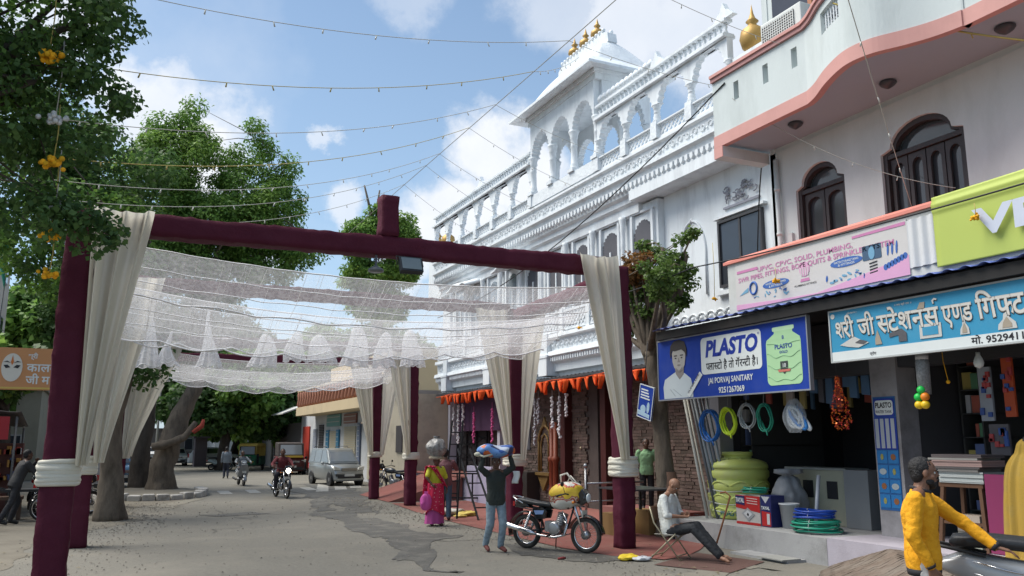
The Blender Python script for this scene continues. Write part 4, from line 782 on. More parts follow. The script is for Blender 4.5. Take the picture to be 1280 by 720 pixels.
for k in range(8):
    y = 10.11 - (k % 2) * .22; z = 1.7 - (k // 2) * .235; flat(s6, [(y + .1, z - .105), (y + .1, z + .105), (y - .1, z + .105), (y - .1, z - .105)], 11.537, C(.02, .16, .40, .5)); flat(s6, ell(y, z, .03 + .02 * (k % 3), .05), 11.532, [C(.3, .28, .08, .5), C(.25, .1, .04, .5), C(.35, .4, .42, .5)][k % 3])
# ------------------------------------------------------------ cloth gateway
m_mrn = mat('maroon_cloth', (.080, .012, .028), .75, var=.18, scale=2.5, bump=.8, bscale=11, spec=.2, dirt=.45, dcol=(.11, .026, .045), dscale=1.6)
m_crm = mat('cream_cloth', (.74, .71, .62), .8, var=.05, scale=2, bump=.15, bscale=12, trans=.5)
m_crmb = mat('cream_band', (.66, .63, .54), .8, var=.08, scale=6, bump=.3, bscale=20)
gate = T('gateway', 'tall maroon cloth-wrapped gateway frame of eight posts spanning the street', 'gateway', (4.2, 20, 0)); GW = dict(parent=gate, world=True)
def wrapped(a, b_, w, seed):
    """cloth wrapped box: square tube with soft creases, built along a->b"""
    a = Vector(a); b_ = Vector(b_); L_ = (b_ - a).length; u, v = frame(b_ - a); d = (b_ - a).normalized(); nu = int(L_ / .09); mb = MB(); per = []
    for i, j in ((-1, -1), (0, -1), (1, -1), (1, 0), (1, 1), (0, 1), (-1, 1), (-1, 0)): per.append((i, j))
    fine = []
    for k in range(8):
        p, q = per[k], per[(k + 1) % 8]
        for s_ in (0, .5): fine.append((lerp(p[0], q[0], s_), lerp(p[1], q[1], s_)))
    m_ = len(fine); vs = []
    for i in range(nu + 1):
        t = i / nu; c = a + d * L_ * t
        for k, (x, y) in enumerate(fine):
            cr = noise.noise((t * L_ * 5, k * .35, seed)) * .02 + noise.noise((t * L_ * .7, k * .2, seed + 5)) * .022 + (.010 if (int(t * L_ / .62) != int((t - 1 / nu) * L_ / .62)) else 0)
            n_ = math.hypot(x, y); f = (w / 2 + cr) * (1 - .04 * (abs(x) > .9 and abs(y) > .9)); vs.append(c + u * x * f + v * y * f)
    mb.add(vs, [(i * m_ + k, i * m_ + (k + 1) % m_, (i + 1) * m_ + (k + 1) % m_, (i + 1) * m_ + k) for i in range(nu) for k in range(m_)] + [tuple(range(m_))[::-1], tuple(nu * m_ + k for k in range(m_))], 0, True); return mb
GY = [13.6, 18.25, 25.4, 28.8]; GR = [13.7, 18.75, 25.4, 28.8]; LX = [-.62, -.45, .1, .3]; RX = [8.8, 8.93, 8.52, 8.35]; TH = [5.2, 5.1, 4.75, 4.6]; PW = [.42, .4, .38, .36]; PR = [.31, .33, .32, .3]
for i in range(4):
    for s_, x in enumerate((LX[i], RX[i])): y_ = (GR if s_ else GY)[i]; wrapped((x, y_, 0), (x, y_, TH[i] + (.12 if i == 0 else .1)), (PR if s_ else PW)[i], i * 3 + s_).build('post', m_mrn, **GW)
    z = TH[i]; wrapped((LX[i] + .22, GY[i], z + (0 if i else -.02)), (RX[i] - .18, GR[i], z + .1), .33 if i == 0 else .27, 20 + i).build('beam', m_mrn, **GW)
for s_, xs in ((0, LX), (1, RX)):
    for i in (0, 2): wrapped((xs[i], (GR if s_ else GY)[i] + .22, TH[i] - .08), (xs[i + 1], (GR if s_ else GY)[i + 1] - .22, TH[i + 1] - .08), .28, 30 + i + s_).build('beam', m_mrn, **GW)
wrapped((4.06, 13.6, 5.42), (4.06, 13.6, 6.12), .31, 44).build('stub_post', m_mrn, **GW)
def curtain(x0, x1, y, zt, px, py, zb, lab, seed, side=1, y1=None, bag=.35):
    """gathered cloth hung from a beam between (x0,y) and (x1,y1) and pulled in to the post band at (px,py,zb)"""
    y1 = y if y1 is None else y1; nu, nv = 72, 46; rr_ = random.Random(seed); ph = [rr_.uniform(0, 6) for _ in range(6)]; fr = [rr_.uniform(7, 10), rr_.uniform(13, 18), rr_.uniform(4, 6)]
    def fn(u, v):
        s_ = v ** 1.25; w_ = 1 - .93 * (1 - (1 - v) ** 1.15) ** 1.1
        tx, ty = lerp(x0, x1, u), lerp(y, y1, u); cx_, cy_ = px + side * .0, py
        x = lerp(tx, cx_ + (u - .5) * .11, 1 - w_); yy = lerp(ty, cy_ , 1 - w_)
        am = .035 + .05 * math.sin(v * PI) ** .5 * w_ + .012; f = am * (math.sin(u * fr[0] * 2 + ph[0]) + .5 * math.sin(u * fr[1] * 2 + ph[1] + v * .8) + .35 * math.sin(u * fr[2] + ph[2]))
        return (x + .25 * f * (1 if y1 == y else .9), yy - .06 + f * (1 if y1 == y else .4), lerp(zt, zb, v) - .05 * math.sin(u * PI) * (1 - v))
    o = MB().grid(fn, nu, nv).build('curtain', m_crm); return tag(o, lab, 'curtain', 'cream curtains on the gateway')
def band(x, y, z, w_, lab, h=.3):
    b = MB(); n = 9
    for k in range(n):
        zz = z + h * (k / (n - 1) - .5) + .0; e = w_ / 2 + .022; rr_ = .042 + .012 * math.sin(k * 2.3); dz = .02 * math.sin(k * 1.7)
        b.tube([(x - e, y - e, zz), (x, y - e - .015, zz + dz), (x + e, y - e, zz + dz), (x + e + .012, y, zz), (x + e, y + e, zz - dz), (x, y + e + .01, zz), (x - e, y + e, zz), (x - e - .012, y, zz - dz)], rr_, 7, closed=True)
    return tag(b.build('tie_band', m_crmb), lab, 'tie band', 'cream tie bands on the posts')
curtain(-.48, .34, 13.38, 5.36, -.36, 13.36, 1.62, 'near left cream curtain swept down to the nearest maroon post', 1); band(LX[0], 13.6, 1.52, .42, 'cream band round the nearest left maroon post', .28)
curtain(7.72, 8.55, 13.42, 5.46, 8.70, 13.48, 1.62, 'near right cream curtain on the post beside the pruned tree', 2); band(RX[0], 13.7, 1.48, .31, 'cream band round the right post beside the pruned tree', .29)
curtain(-.5, .75, 18.0, 5.2, -.2, 18.0, 1.55, 'cream curtain on the second left post, just behind the nearest one', 3); band(LX[1], 18.25, 1.5, .4, 'cream band on the second left post', .26)
curtain(7.75, 8.6, 18.5, 5.15, 8.70, 18.5, 1.55, 'left-hand curtain of the second right post, above the man with the load', 4); curtain(9.02, 8.98, 18.5, 4.95, 9.0, 18.52, 1.5, 'right-hand curtain of the second right post, hung along the side beam', 5, y1=17.2); band(RX[1], 18.75, 1.5, .33, 'cream band on the second right post behind the load carrier', .2)
curtain(.35, 1.7, 25.2, 4.75, .35, 25.2, 1.5, 'cream curtain of the third left post, behind the near roadside trunk', 6); curtain(7.6, 8.35, 25.2, 4.75, 8.36, 25.2, 1.55, 'left-hand curtain of the third right post', 7); band(RX[2], 25.4, 1.5, .32, 'cream band with a bow on the third right post', .13)
curtain(7.3, 8.1, 28.6, 4.6, 8.16, 28.6, 1.5, 'left-hand curtain of the farthest right post, nearest the silver car', 8); curtain(8.45, 8.5, 28.5, 4.5, 8.5, 28.6, 1.5, 'right-hand curtain of the farthest right post', 9, y1=26.4); band(RX[3], 28.8, 1.5, .3, 'cream band on the farthest right post, nearest the silver car', .1)
curtain(.5, 1.6, 28.6, 4.6, .5, 28.6, 1.5, 'cream curtain of the farthest left post', 10)
# ------------------------------------------------------------ sheer nets
m_net = sheer('white_net', (.85, .85, .88), .24); m_net2 = sheer('white_net_dense', (.88, .88, .9), .55); m_hem = C(.82, .82, .84, .7)
def net(name, lab, x0, x1, yA, yB, zA, zB, sagA, sagB, seed, scal=9, amp=.09, lean=0):
    """cloth spanning x0..x1; upper edge A, lower scalloped edge B"""
    ph = seed * 1.7; root = T(name, lab, 'net drape', ((x0 + x1) / 2, yA, zA), group='white net swags across the gateway')
    def fn(u, v):
        sA = zA - sagA * 4 * u * (1 - u) + lean * u; sB = zB - sagB * 4 * u * (1 - u) + lean * u - amp * abs(math.sin(u * scal * PI + ph)) * v + amp * .6 * math.sin(u * 5 + ph)
        rip = (.05 * math.sin(u * 90 + ph) + .04 * math.sin(u * 47 + v * 2)) * (.3 + .7 * v)
        return (lerp(x0, x1, u), lerp(yA, yB, v) + rip, lerp(sA, sB, v) - .06 * math.sin(v * PI))
    MB().grid(fn, 220, 14).build('cloth', m_net, root, world=True)
    for v, r_ in ((0, .012), (.33, .009), (.62, .009), (1, .016)): MB().tube([fn(i / 150, v) for i in range(151)], r_, 4, cap=False).build('hem', m_hem, root, world=True)
    b = MB(); rg = random.Random(seed * 7)
    for k in range(50):
        u = rg.random(); v1 = rg.choice((.35, .65, 1, 1)); du = rg.uniform(-.006, .006); b.tube([fn(u + du * j / 5, v1 * j / 5) for j in range(6)], rg.uniform(.002, .0045), 3, cap=False)
    tag(b.build('gathers', m_hem, root, world=True), kind='stuff')
    return root
net('net_swag', 'front net swag, highest one, just behind the front beam', -.3, 8.75, 14.0, 15.4, 5.0, 4.45, .28, .30, 1, 7, .05)
net('net_swag', 'second net swag with wavy hems behind the front swag', -.35, 8.8, 15.4, 17.0, 4.6, 3.98, .38, .28, 2, 8, .10)
net('net_swag', 'third net swag just before the second maroon beam', -.3, 8.8, 16.9, 18.0, 4.7, 4.05, .42, .25, 3, 9, .12)
net('net_swag', 'far net swag hanging between the third and farthest beams', .3, 8.4, 25.6, 27.6, 4.6, 3.98, .35, .28, 4, 7, .12)
net('net_swag', 'lowest net swag under the farthest beam', .4, 8.3, 27.4, 28.5, 4.5, 4.05, .42, .40, 5, 8, .10)
def tassel(x, y, z, h, w_, lab, seed, m=None):
    ph = seed * 2.1
    def fn(u, v):
        a = u * 2 * PI; r_ = w_ * (.10 + .90 * v ** (1.7 if seed < 3 else .45)) * (1 if seed < 3 else .85) * (1 + .22 * math.sin(a * 7 + ph) * v + .12 * math.sin(a * 3 + ph)); return (x + r_ * math.cos(a) + .05 * math.sin(v * 4 + ph), y + r_ * .55 * math.sin(a), z - h * v - .04 * math.sin(a * 5 + ph) * v)
    r = T('net_tassel', lab, 'net tassel', (x, y, z), group='white net tassels hanging from the swags'); MB().grid(fn, 56, 12).build('cloth', m or m_net2, r, world=True); MB().tube([fn(i / 56, 1) for i in range(57)], .008, 4, cap=False).build('hem', m_hem, r, world=True)
    for v in (.8, .9): MB().tube([fn(i / 56, v) for i in range(57)], .005, 4, cap=False).build('hem', m_hem, r, world=True)
for i, (x, z, h, w_, lab) in enumerate([(.55, 5.0, 1.45, .30, 'leftmost pointed net tassel beside the near left curtain'), (1.0, 4.35, .75, .22, 'small net tassel tucked beside the leftmost one'), (1.83, 4.85, 1.25, .24, 'second pointed net tassel from the left'), (3.05, 4.4, .75, .32, 'third net tassel from the left, short and bunched'),
      (3.75, 4.5, .7, .28, 'fourth net tassel from the left'), (4.35, 4.45, .65, .36, 'wide pleated net tassel under the middle of the front beam'), (5.2, 4.75, 1.0, .34, 'net tassel right of the wide pleated one'), (5.9, 4.6, .85, .3, 'net tassel above the silver car'), (6.6, 4.7, .9, .32, 'rightmost net tassel near the second right post')]): tassel(x, 19.8, z, h, w_, lab, i)
# floodlight hung under the front beam
fl = T('floodlight', 'black rectangular floodlight fixed under the front maroon beam', 'floodlight', (4.4, 13.5, 4.9)); M = Matrix.Translation((4.4, 13.35, 4.90)) @ Matrix.Rotation(R(-28), 4, 'X')
b = MB(); b.box(-.2, .2, -.05, .05, -.15, .15); 
for k in range(8): b.box(-.18 + k * .05, -.17 + k * .05, .05, .1, -.13, .13)
b.xf(M); b.build('housing', C(.03, .035, .04, .4, .3), fl, world=True, bev=.01)
b = MB(); b.box(-.17, .17, -.06, -.052, -.12, .12); b.xf(M); b.build('lens', glass('lamp_glass', (.12, .15, .16), .1), fl, world=True)
b = MB(); b.tube([(4.17, 13.38, 4.9), (4.17, 13.45, 5.06), (4.63, 13.45, 5.06), (4.63, 13.38, 4.9)], .014, 5); b.build('bracket', C(.03, .03, .03, .5), fl, world=True)
b = MB(); b.lathe((3.85, 13.55, 4.87), [(.02, .2), (.02, .02), (.05, 0), (.13, -.05), (.14, -.08), (.1, -.1)], 12, sq=1); tag(b.build('street_lamp_head', C(.12, .13, .14, .4)), 'dark round lamp head under the front beam left of the floodlight', 'lamp')
# ------------------------------------------------------------ strings of small lights and wires
m_str = mat('pale_cord', (.42, .42, .38), .7, var=.1); m_ylw = mat('yellow_cord', (.42, .34, .10), .7, var=.1); m_wire = mat('black_wire', (.02, .02, .022), .5, var=.1); m_bulb = C(.6, .6, .55, .3)
def strand(a, b_, sag, lab, m=m_str, r=.006, bulbs=1, name='light_string', cat='string light', grp='light strings above the street', n=22):
    root = T(name, lab, cat, tuple(a), group=grp); pts = cat_pts(a, b_, sag, n); MB().tube(pts, r, 4, cap=False).build('cord', m, root, world=True)
    if bulbs:
        b = MB(); L_ = (Vector(b_) - Vector(a)).length; k = int(L_ / .9); rr_ = random.Random(int(abs(a[1]) * 37 + abs(b_[1]) * 11))
        for i in range(1, k):
            t = (i + rr_.uniform(-.2, .2)) / k; p = Vector(a).lerp(Vector(b_), t) - Vector((0, 0, sag * 4 * t * (1 - t))); dx = rr_.uniform(-.04, .04); b.cyl(p, p + Vector((dx, 0, -.07)), .009, .012, 4)
        b.build('bulbs', m_bulb if m is not m_ylw else m_ylw, root, world=True)
    return root
SX, SZ = 7.0, 9.2; nodes = [10.2, 12.4, 13.84, 15.66, 17.17, 19.14, 20.17, 22.01]
strand((SX, 5.5, 9.15), (SX, 30, 9.15), .02, 'long straight cord running over the street that carries the light strings', r=.011, bulbs=0)
lefts = [(-2.2, 10.2, 8.3), (-2.0, 10.8, 7.6), (-1.6, 11.4, 6.7), (-1.4, 12.2, 6.2), (-1.2, 13, 5.9), (-1.1, 13.8, 5.8), (-1.0, 14.6, 5.72), (-.9, 15.6, 5.7)]
nm = ['topmost light string crossing the upper sky', 'second light string from the top, just above the left tree', 'yellow light string third from the top', 'fourth light string from the top', 'fifth light string from the top, yellow', 'sixth light string from the top', 'seventh light string, low over the front beam', 'lowest light string just above the front beam']
for i, y in enumerate(nodes):
    strand(lefts[i], (SX, y, SZ - .05), .38 + .02 * i, nm[i], m_ylw if i in (2, 4) else m_str)
rt = [(11.5, 10.8, 9.1), (11.9, 13.4, 9.5), (11.0, 18.9, 12.5), (11.9, 18.2, 9.4), (11.9, 20.6, 9.3), (11.9, 23.0, 9.2), (11.9, 24.8, 9.2), (11.9, 27.2, 9.1)]
nm2 = ['light string from the street cord to the pink balcony', 'light string to the right end of the temple cornice', 'cord from the street cord to the pavilion eave', 'light string falling to the cornice right of the pavilion', 'light string falling to the cornice below the pavilion', 'light string falling to the cornice left of the pavilion', 'light string falling to the left roof arches', 'light string falling to the far left roof arches']
for i, y in enumerate(nodes): strand((SX, y, SZ - .05), rt[i], .12, nm2[i])
strand((5.2, 5.2, 8.6), (11.5, 9.1, 5.7), .1, 'white light string crossing in front of the wide arched window', m_str); strand((9.85, 8.9, 8.8), (10.9, 6.0, 7.0), .1, 'thick yellow light string hanging from the balcony grille', m_ylw, r=.014)
strand((10.4, 12.0, 8.5), (11.5, 8.3, 5.8), .3, 'pale light string drooping from the balcony slot to the wide window', m_str)
strand((9, 3.0, 4.85), (9.6, 12.4, 5.15), .12, 'black cable running across the two banners', m_wire, r=.012, bulbs=0, name='cable', cat='cable', grp='black cables')
strand((9.6, 12.4, 5.15), (11.8, 27, 6.9), .5, 'black cable passing behind the pruned tree along the temple', m_wire, r=.012, bulbs=0, name='cable', cat='cable', grp='black cables')
strand((10.4, 12.2, 8.9), (11.2, 30.5, 6.7), .7, 'black cable sweeping diagonally down the temple cornice', m_wire, r=.018, bulbs=0, name='cable', cat='cable', grp='black cables')
strand((11.7, 12.7, 7.6), (12.5, 13.9, 5.6), -.25, 'black wire looping down beside the square temple window', m_wire, r=.014, bulbs=0, name='cable', cat='cable', grp='black cables')
# marigold bunches on drop cords at the left tree, small flower drops near the temple
m_mg = mat('marigold', (.75, .38, .01), .8, var=.25, scale=30, island=.25)
def drop(x, y, z, ln, lab, m, w_=.1, seed=0, cm=None):
    root = T('hanging_flowers', lab, 'hanging flowers', (x, y, z), group='flower drops hanging from cords'); MB().tube([(x, y, z), (x + .01, y, z - ln * .5), (x - .01, y, z - ln)], .007, 4).build('cord', cm or m_ylw, root, world=True)
    r_ = random.Random(seed); b = MB()
    for k in range(26): b.ball((x - .01 + r_.gauss(0, w_ * .55), y + r_.gauss(0, w_ * .3), z - ln + r_.gauss(0, w_ * .28)), r_.uniform(.025, .04) * w_ / .1, 6)
    b.build('blossom', m, root, world=True)
m_wf = mat('white_cloth_flower', (.55, .55, .55), .8, var=.2, scale=20)
drop(-1.0, 10.7, 7.4, .95, 'marigold bunch highest on the left tree', m_mg, .12, 1); drop(-.88, 10.9, 6.75, 1.0, 'white flower bunch on the white cord at the left tree', m_wf, .09, 2, m_str)
drop(-.86, 10.95, 5.95, .72, 'yellow marigold bunch beside the white cord', m_mg, .1, 3); drop(-.8, 11.0, 5.4, .72, 'lower white flower bunch at the left tree', m_wf, .09, 4, m_str); drop(-.82, 11.1, 5.3, .95, 'marigold bunch just above the near left post', m_mg, .09, 5); drop(-.8, 11.15, 4.45, .55, 'lowest marigold bunch against the near left post', m_mg, .08, 6)
drop(10.7, 13.15, 5.9, 1.15, 'small yellow flower drop in front of the scalloped temple wall', m_mg, .05, 7); drop(11.7, 22.9, 6.4, 1.6, 'flower drop over the lattice balcony, left one', m_wf, .06, 8, m_str); drop(11.7, 21.6, 6.4, 1.5, 'flower drop over the lattice balcony, middle one', m_wf, .06, 9, m_str); drop(11.7, 20.3, 6.4, 1.3, 'flower drop over the lattice balcony, right one', m_mg, .06, 10, m_str)
drop(10.3, 11.0, 4.95, .25, 'yellow flower tuft on the pipe banner', m_mg, .06, 11); drop(10.25, 7.15, 5.1, .2, 'yellow flower tuft on the lime banner', m_mg, .06, 12)
# ------------------------------------------------------------ trees
def bark(name, col): return mat(name, col, .95, var=.5, scale=9, bump=1, bscale=14, dirt=.85, dcol=tuple(c * .35 for c in col), dscale=5, vstretch=(1, 1, .3))
m_bark = bark('bark', (.13, .105, .08)); m_barkd = bark('dark_bark', (.075, .06, .048)); m_barkp = bark('pale_bark', (.17, .15, .125))
def leafmat(name, c, tr=.45): return mat(name, c, .55, var=.35, scale=.9, island=.4, trans=tr, spec=.35)
m_lf1 = leafmat('deep_green_leaves', (.08, .155, .042)); m_lf2 = leafmat('green_leaves', (.145, .27, .055)); m_lf3 = leafmat('light_green_leaves', (.19, .32, .065)); m_lf4 = leafmat('mixed_leaves', (.10, .17, .04)); m_lfr = leafmat('reddish_leaves', (.20, .10, .03))
def leaves(centres, n_per, spread, size, seed, shape='leaf', up=.5, droop=0, mats=(0,), flat_=.75):
    """numpy leaf cloud: many small bent two-triangle leaves scattered round clump centres"""
    rg = np.random.default_rng(seed); Cn = np.array(centres); n = len(Cn) * n_per
    c = np.repeat(Cn, n_per, 0); d = rg.normal(0, 1, (n, 3)); d /= np.linalg.norm(d, axis=1)[:, None]; rad = rg.uniform(.25, 1, (n, 1)) ** .6
    p = c + d * rad * np.array([spread, spread, spread * flat_]) * rg.uniform(.7, 1.15, (len(Cn), 1)).repeat(n_per, 0)
    nrm = d * .6 + rg.normal(0, .45, (n, 3)) + np.array([0, 0, up]); nrm /= np.linalg.norm(nrm, axis=1)[:, None]
    t = rg.normal(0, 1, (n, 3)) + d * .8 + np.array([0, 0, -droop]); t -= (t * nrm).sum(1)[:, None] * nrm; t /= np.linalg.norm(t, axis=1)[:, None]; s = np.cross(nrm, t)
    L_ = size * rg.uniform(.6, 1.3, (n, 1)); W_ = L_ * (.42 if shape == 'leaf' else .24)
    a = p; q = p + t * L_ - nrm * L_ * .12; m_ = p + t * L_ * .5 + nrm * L_ * .05; v = np.stack([a, m_ + s * W_, q, m_ - s * W_], 1).reshape(-1, 3)
    f = (np.arange(n)[:, None] * 4 + np.array([0, 1, 2, 3])).astype(int); return v, f
def leaf_obj(name, vf, m, parent):
    v, f = vf; me = bpy.data.meshes.new(name); me.vertices.add(len(v)); off = np.array(parent.location); me.vertices.foreach_set('co', (v - off).astype(np.float32).ravel())
    me.loops.add(f.size); me.loops.foreach_set('vertex_index', f.ravel()); me.polygons.add(len(f)); me.polygons.foreach_set('loop_start', np.arange(len(f)) * 4); me.polygons.foreach_set('loop_total', np.full(len(f), 4)); me.update(calc_edges=True)
    me.materials.append(m); o = bpy.data.objects.new(name, me); COL.objects.link(o); o.parent = parent; return o
def clumps(blobs, dens, seed):
    r = random.Random(seed); out = []
    for (x, y, z, rx, ry, rz) in blobs:
        n = max(4, int(dens * (rx * ry * rz) ** .72))
        for _ in range(n):
            d = Vector((r.gauss(0, 1), r.gauss(0, 1), r.gauss(0, 1))).normalized(); k = r.uniform(.35, 1) ** .5; out.append((x + d.x * rx * k, y + d.y * ry * k, z + d.z * rz * k))
    return out
def trunk_mesh(pts, rs, seed, n=18, bumps=.3):
    b = MB(); P_ = []; Q = []
    for i in range(len(pts) - 1):
        for k in range(6): t = k / 6; P_.append(Vector(pts[i]).lerp(Vector(pts[i + 1]), t)); Q.append(lerp(rs[i], rs[i + 1], t))
    P_.append(Vector(pts[-1])); Q.append(rs[-1]); s0 = len(b.v); b.tube(P_, Q, n)
    for i in range(s0, len(b.v)):
        k = (i - s0) // n
        if k < len(P_): c = P_[k]; v = Vector(b.v[i]); d = v - c; f = 1 + bumps * noise.noise((v.x * 3, v.y * 3, v.z * 1.3 + seed)) + bumps * .5 * noise.noise((v.x * 9, v.y * 9, v.z * 3)); b.v[i] = tuple(c + d * f)
    return b
def tree(lab, tpts, trs, blobs, dens, n_per, spread, size, m, seed, mb_=None, shape='leaf', limbs=14, name='street_tree', up=.5, grp='street trees', m2=None, extra=None, droop=0):
    root = T(name, lab, 'tree', tuple(tpts[0]), group=grp); b = trunk_mesh(tpts, trs, seed); tr = b.build('trunk', mb_ or m_bark, root, world=True)
    cl = clumps(blobs, dens, seed); r = random.Random(seed + 1); b = MB(); top = Vector(tpts[-1]); r0 = trs[-1]
    pick = r.sample(cl, min(limbs, len(cl)))
    for p in pick:
        p = Vector(p); st = top if r.random() < .6 else Vector(tpts[-2]).lerp(top, r.uniform(.4, 1)); md = st.lerp(p, .5) + Vector((r.uniform(-.4, .4), r.uniform(-.4, .4), r.uniform(-.1, .5))) * (p - st).length * .2
        b.tube([st, st.lerp(md, .6), md, md.lerp(p, .6), p], [r0 * .55, r0 * .42, r0 * .3, r0 * .18, r0 * .06], 6)
    for p in r.sample(cl, min(limbs * 3, len(cl))):
        p = Vector(p); q = Vector(r.choice(pick)); b.tube([q, q.lerp(p, .5) + Vector((0, 0, .15)), p], [r0 * .12, r0 * .08, r0 * .03], 4)
    b.build('limbs', mb_ or m_bark, root, world=True)
    h = len(cl) // 3 if m2 else 0
    leaf_obj('crown', leaves(cl[h:], n_per, spread, size, seed, shape, up, droop), m, root)
    if m2: leaf_obj('crown', leaves(cl[:h], n_per, spread, size, seed + 9, shape, up, droop), m2, root)
    return root
# big dark tree overhanging from the left, in front of the gateway
tree('large dark leafy tree overhanging the top left corner of the street', [(-4.6, 10.5, 0), (-4.3, 10.7, 2.5), (-3.6, 11.0, 4.4)], [.34, .27, .22],
     [(-2.9, 11.6, 6.6, 1.6, 1.6, 1.6), (-1.5, 11.6, 7.6, 1.1, 1.2, .9), (-1.8, 11.4, 5.9, .95, 1.1, .75), (-.85, 11.3, 6.85, .5, .8, .45), (-.4, 11.2, 7.3, .4, .6, .2), (-.5, 11.2, 6.3, .5, .6, .3), (-.85, 11.3, 5.6, .5, .7, .35), (-1.15, 11.1, 4.65, .4, .5, .28), (-.75, 11.0, 4.55, .32, .5, .16), (-.32, 10.9, 4.42, .3, .3, .08), (-3.6, 11.6, 8.4, 2.0, 1.6, 1.0), (-1.3, 11.8, 8.5, 1.1, 1, .5), (-.7, 11.4, 7.8, .5, .8, .25), (-4.4, 11.4, 5.3, 1.2, 1.2, 1.0)],
     40, 105, .33, .085, m_lf1, 31, m_barkd, limbs=18, up=.35, m2=m_lf2, droop=.6)
tree('thin roadside tree with a scarred trunk behind the two near left posts', [(.14, 24, -.05), (.12, 24, 1.0), (-.02, 24, 2.2), (.22, 24, 3.6), (.5, 24.1, 5.2)], [.36, .26, .23, .21, .17],
     [(-1.5, 24.5, 7.2, 2.2, 2, 1.6), (-2.9, 25, 10, 2.2, 2, 1.8), (.2, 24.3, 5.6, 1.0, 1.2, .6), (-.4, 24.5, 9.0, 1.4, 1.4, 1.3), (.55, 24.0, 3.9, .5, .4, .3), (.3, 24, 4.6, .6, .6, .3)], 15, 150, .6, .13, m_lf1, 32, m_bark, limbs=10, m2=m_lf2)
# big tree with lopped trunk in a round stone kerb, tall feathery crown
tree('tall feathery green tree with a thick leaning lopped trunk on a round kerb', [(1.95, 36.2, -.05), (1.95, 36.2, .9), (2.1, 36.2, 1.9), (2.5, 36.3, 3.0), (2.95, 36.4, 4.2), (3.2, 36.6, 6.5), (3.3, 37, 9)], [.60, .45, .42, .35, .28, .25, .22],
     [(.6, 37, 12.2, 1.8, 1.8, 2.4), (2.2, 37, 13.3, 1.2, 1.4, 2.3), (4.6, 37, 12.2, 1.5, 1.6, 2.6), (6.0, 37, 11.6, 1.1, 1.2, 2.0), (3.2, 37, 11.0, 2.6, 2, 1.6), (-.2, 37, 10.3, 1.8, 1.6, 1.2), (5.7, 37, 9.7, 1.5, 1.4, 1.0), (6.9, 36.5, 10.2, .8, .9, .7), (1.0, 37, 9.5, 2.0, 1.6, .9), (3.8, 37, 8.9, 1.8, 1.6, .8), (2.1, 37, 15.6, .5, .6, .9), (4.9, 37, 15.1, .5, .6, .9), (.9, 37, 15.0, .5, .6, .7), (6.1, 37, 13.9, .5, .5, .7)],
     20, 190, .62, .17, m_lf2, 33, m_bark, shape='thin', limbs=18, m2=m_lf3, droop=.3)
rt_ = bpy.data.objects['street_tree.002']; b = trunk_mesh([(1.5, 35.75, 1.75), (2.0, 35.5, 1.85), (2.6, 35.5, 2.1), (3.0, 35.6, 2.7)], [.14, .17, .14, .09], 3); b.build('lopped_branch', m_bark, rt_, world=True)
tree('dark straight roadside tree just left of the kerbed tree', [(1.15, 38, -.05), (1.2, 38, 2), (1.4, 38, 4.4), (1.5, 38, 7)], [.42, .34, .28, .2], [(.6, 38.5, 7.6, 2.4, 2, 1.6), (1.5, 38, 5.6, 1.6, 1.2, .9), (-1.2, 39, 8.2, 2, 1.8, 1.5), (3.6, 38.4, 7.4, 1.6, 1.6, .9)], 16, 150, .6, .16, m_lf1, 34, m_barkd, limbs=10)
tree('tall light green tree rising behind the upright stub of the gateway', [(14.4, 50, 0), (14.4, 50, 5), (14.5, 50, 10)], [.4, .32, .22],
     [(13.2, 50, 14.2, 1.1, 1.1, 1.7), (14.4, 50, 15.2, 1.0, 1, 1.4), (15.8, 50, 14.9, .9, 1, 1.3), (16.3, 50, 14.2, .6, .7, .9), (13.6, 50, 12.0, 1.5, 1.4, 1.0), (15.4, 50, 12.4, 1.3, 1.3, 1.1), (14.6, 50, 10.3, 2.0, 1.6, .9)], 22, 170, .55, .24, m_lf3, 35, m_bark, shape='thin', limbs=12, m2=m_lf2)
b = MB(); b.tube([(13.9, 50, 15.5), (13.6, 50, 16.8), (13.3, 50, 17.9)], [.12, .08, .05], 6); b.tube([(13.9, 50, 16), (14.2, 50, 16.9), (14.3, 50, 17.7)], [.09, .07, .05], 6); b.build('bare_branches', m_bark, bpy.data.objects['street_tree.004'], world=True)
# pruned tree in front of the shops
tree('pruned street tree with forked trunk and small tufted top in front of the shops', [(10.7, 15.0, -.05), (10.72, 15.0, 1.0), (10.7, 15.08, 2.2), (10.68, 15.25, 3.3), (10.66, 15.4, 3.9)], [.25, .19, .175, .17, .16],
     [(10.6, 16.3, 5.6, .4, .6, .5), (10.6, 15.6, 5.8, .4, .6, .55), (10.6, 16.6, 4.8, .3, .4, .4), (10.6, 15.9, 5.0, .4, .5, .5), (10.75, 14.5, 5.2, .35, .4, .4), (10.7, 14.9, 5.7, .35, .45, .5), (10.8, 14.3, 5.5, .3, .35, .4), (10.6, 16.5, 5.1, .3, .4, .35), (10.7, 15.5, 5.0, .4, .6, .35), (10.7, 16.1, 4.5, .25, .35, .2), (10.85, 14.15, 6.1, .2, .25, .3), (10.7, 15.3, 6.35, .25, .3, .25), (9.35, 13.25, 5.25, .28, .22, .28), (9.5, 13.4, 4.95, .3, .22, .3), (9.9, 13.8, 5.2, .4, .35, .35), (10.75, 14.7, 4.9, .25, .3, .2)], 75, 85, .19, .085, m_lf4, 36, m_bark, limbs=16, name='pruned_tree', grp='street trees', m2=m_lfr)
pt = bpy.data.objects['pruned_tree']; b = MB()
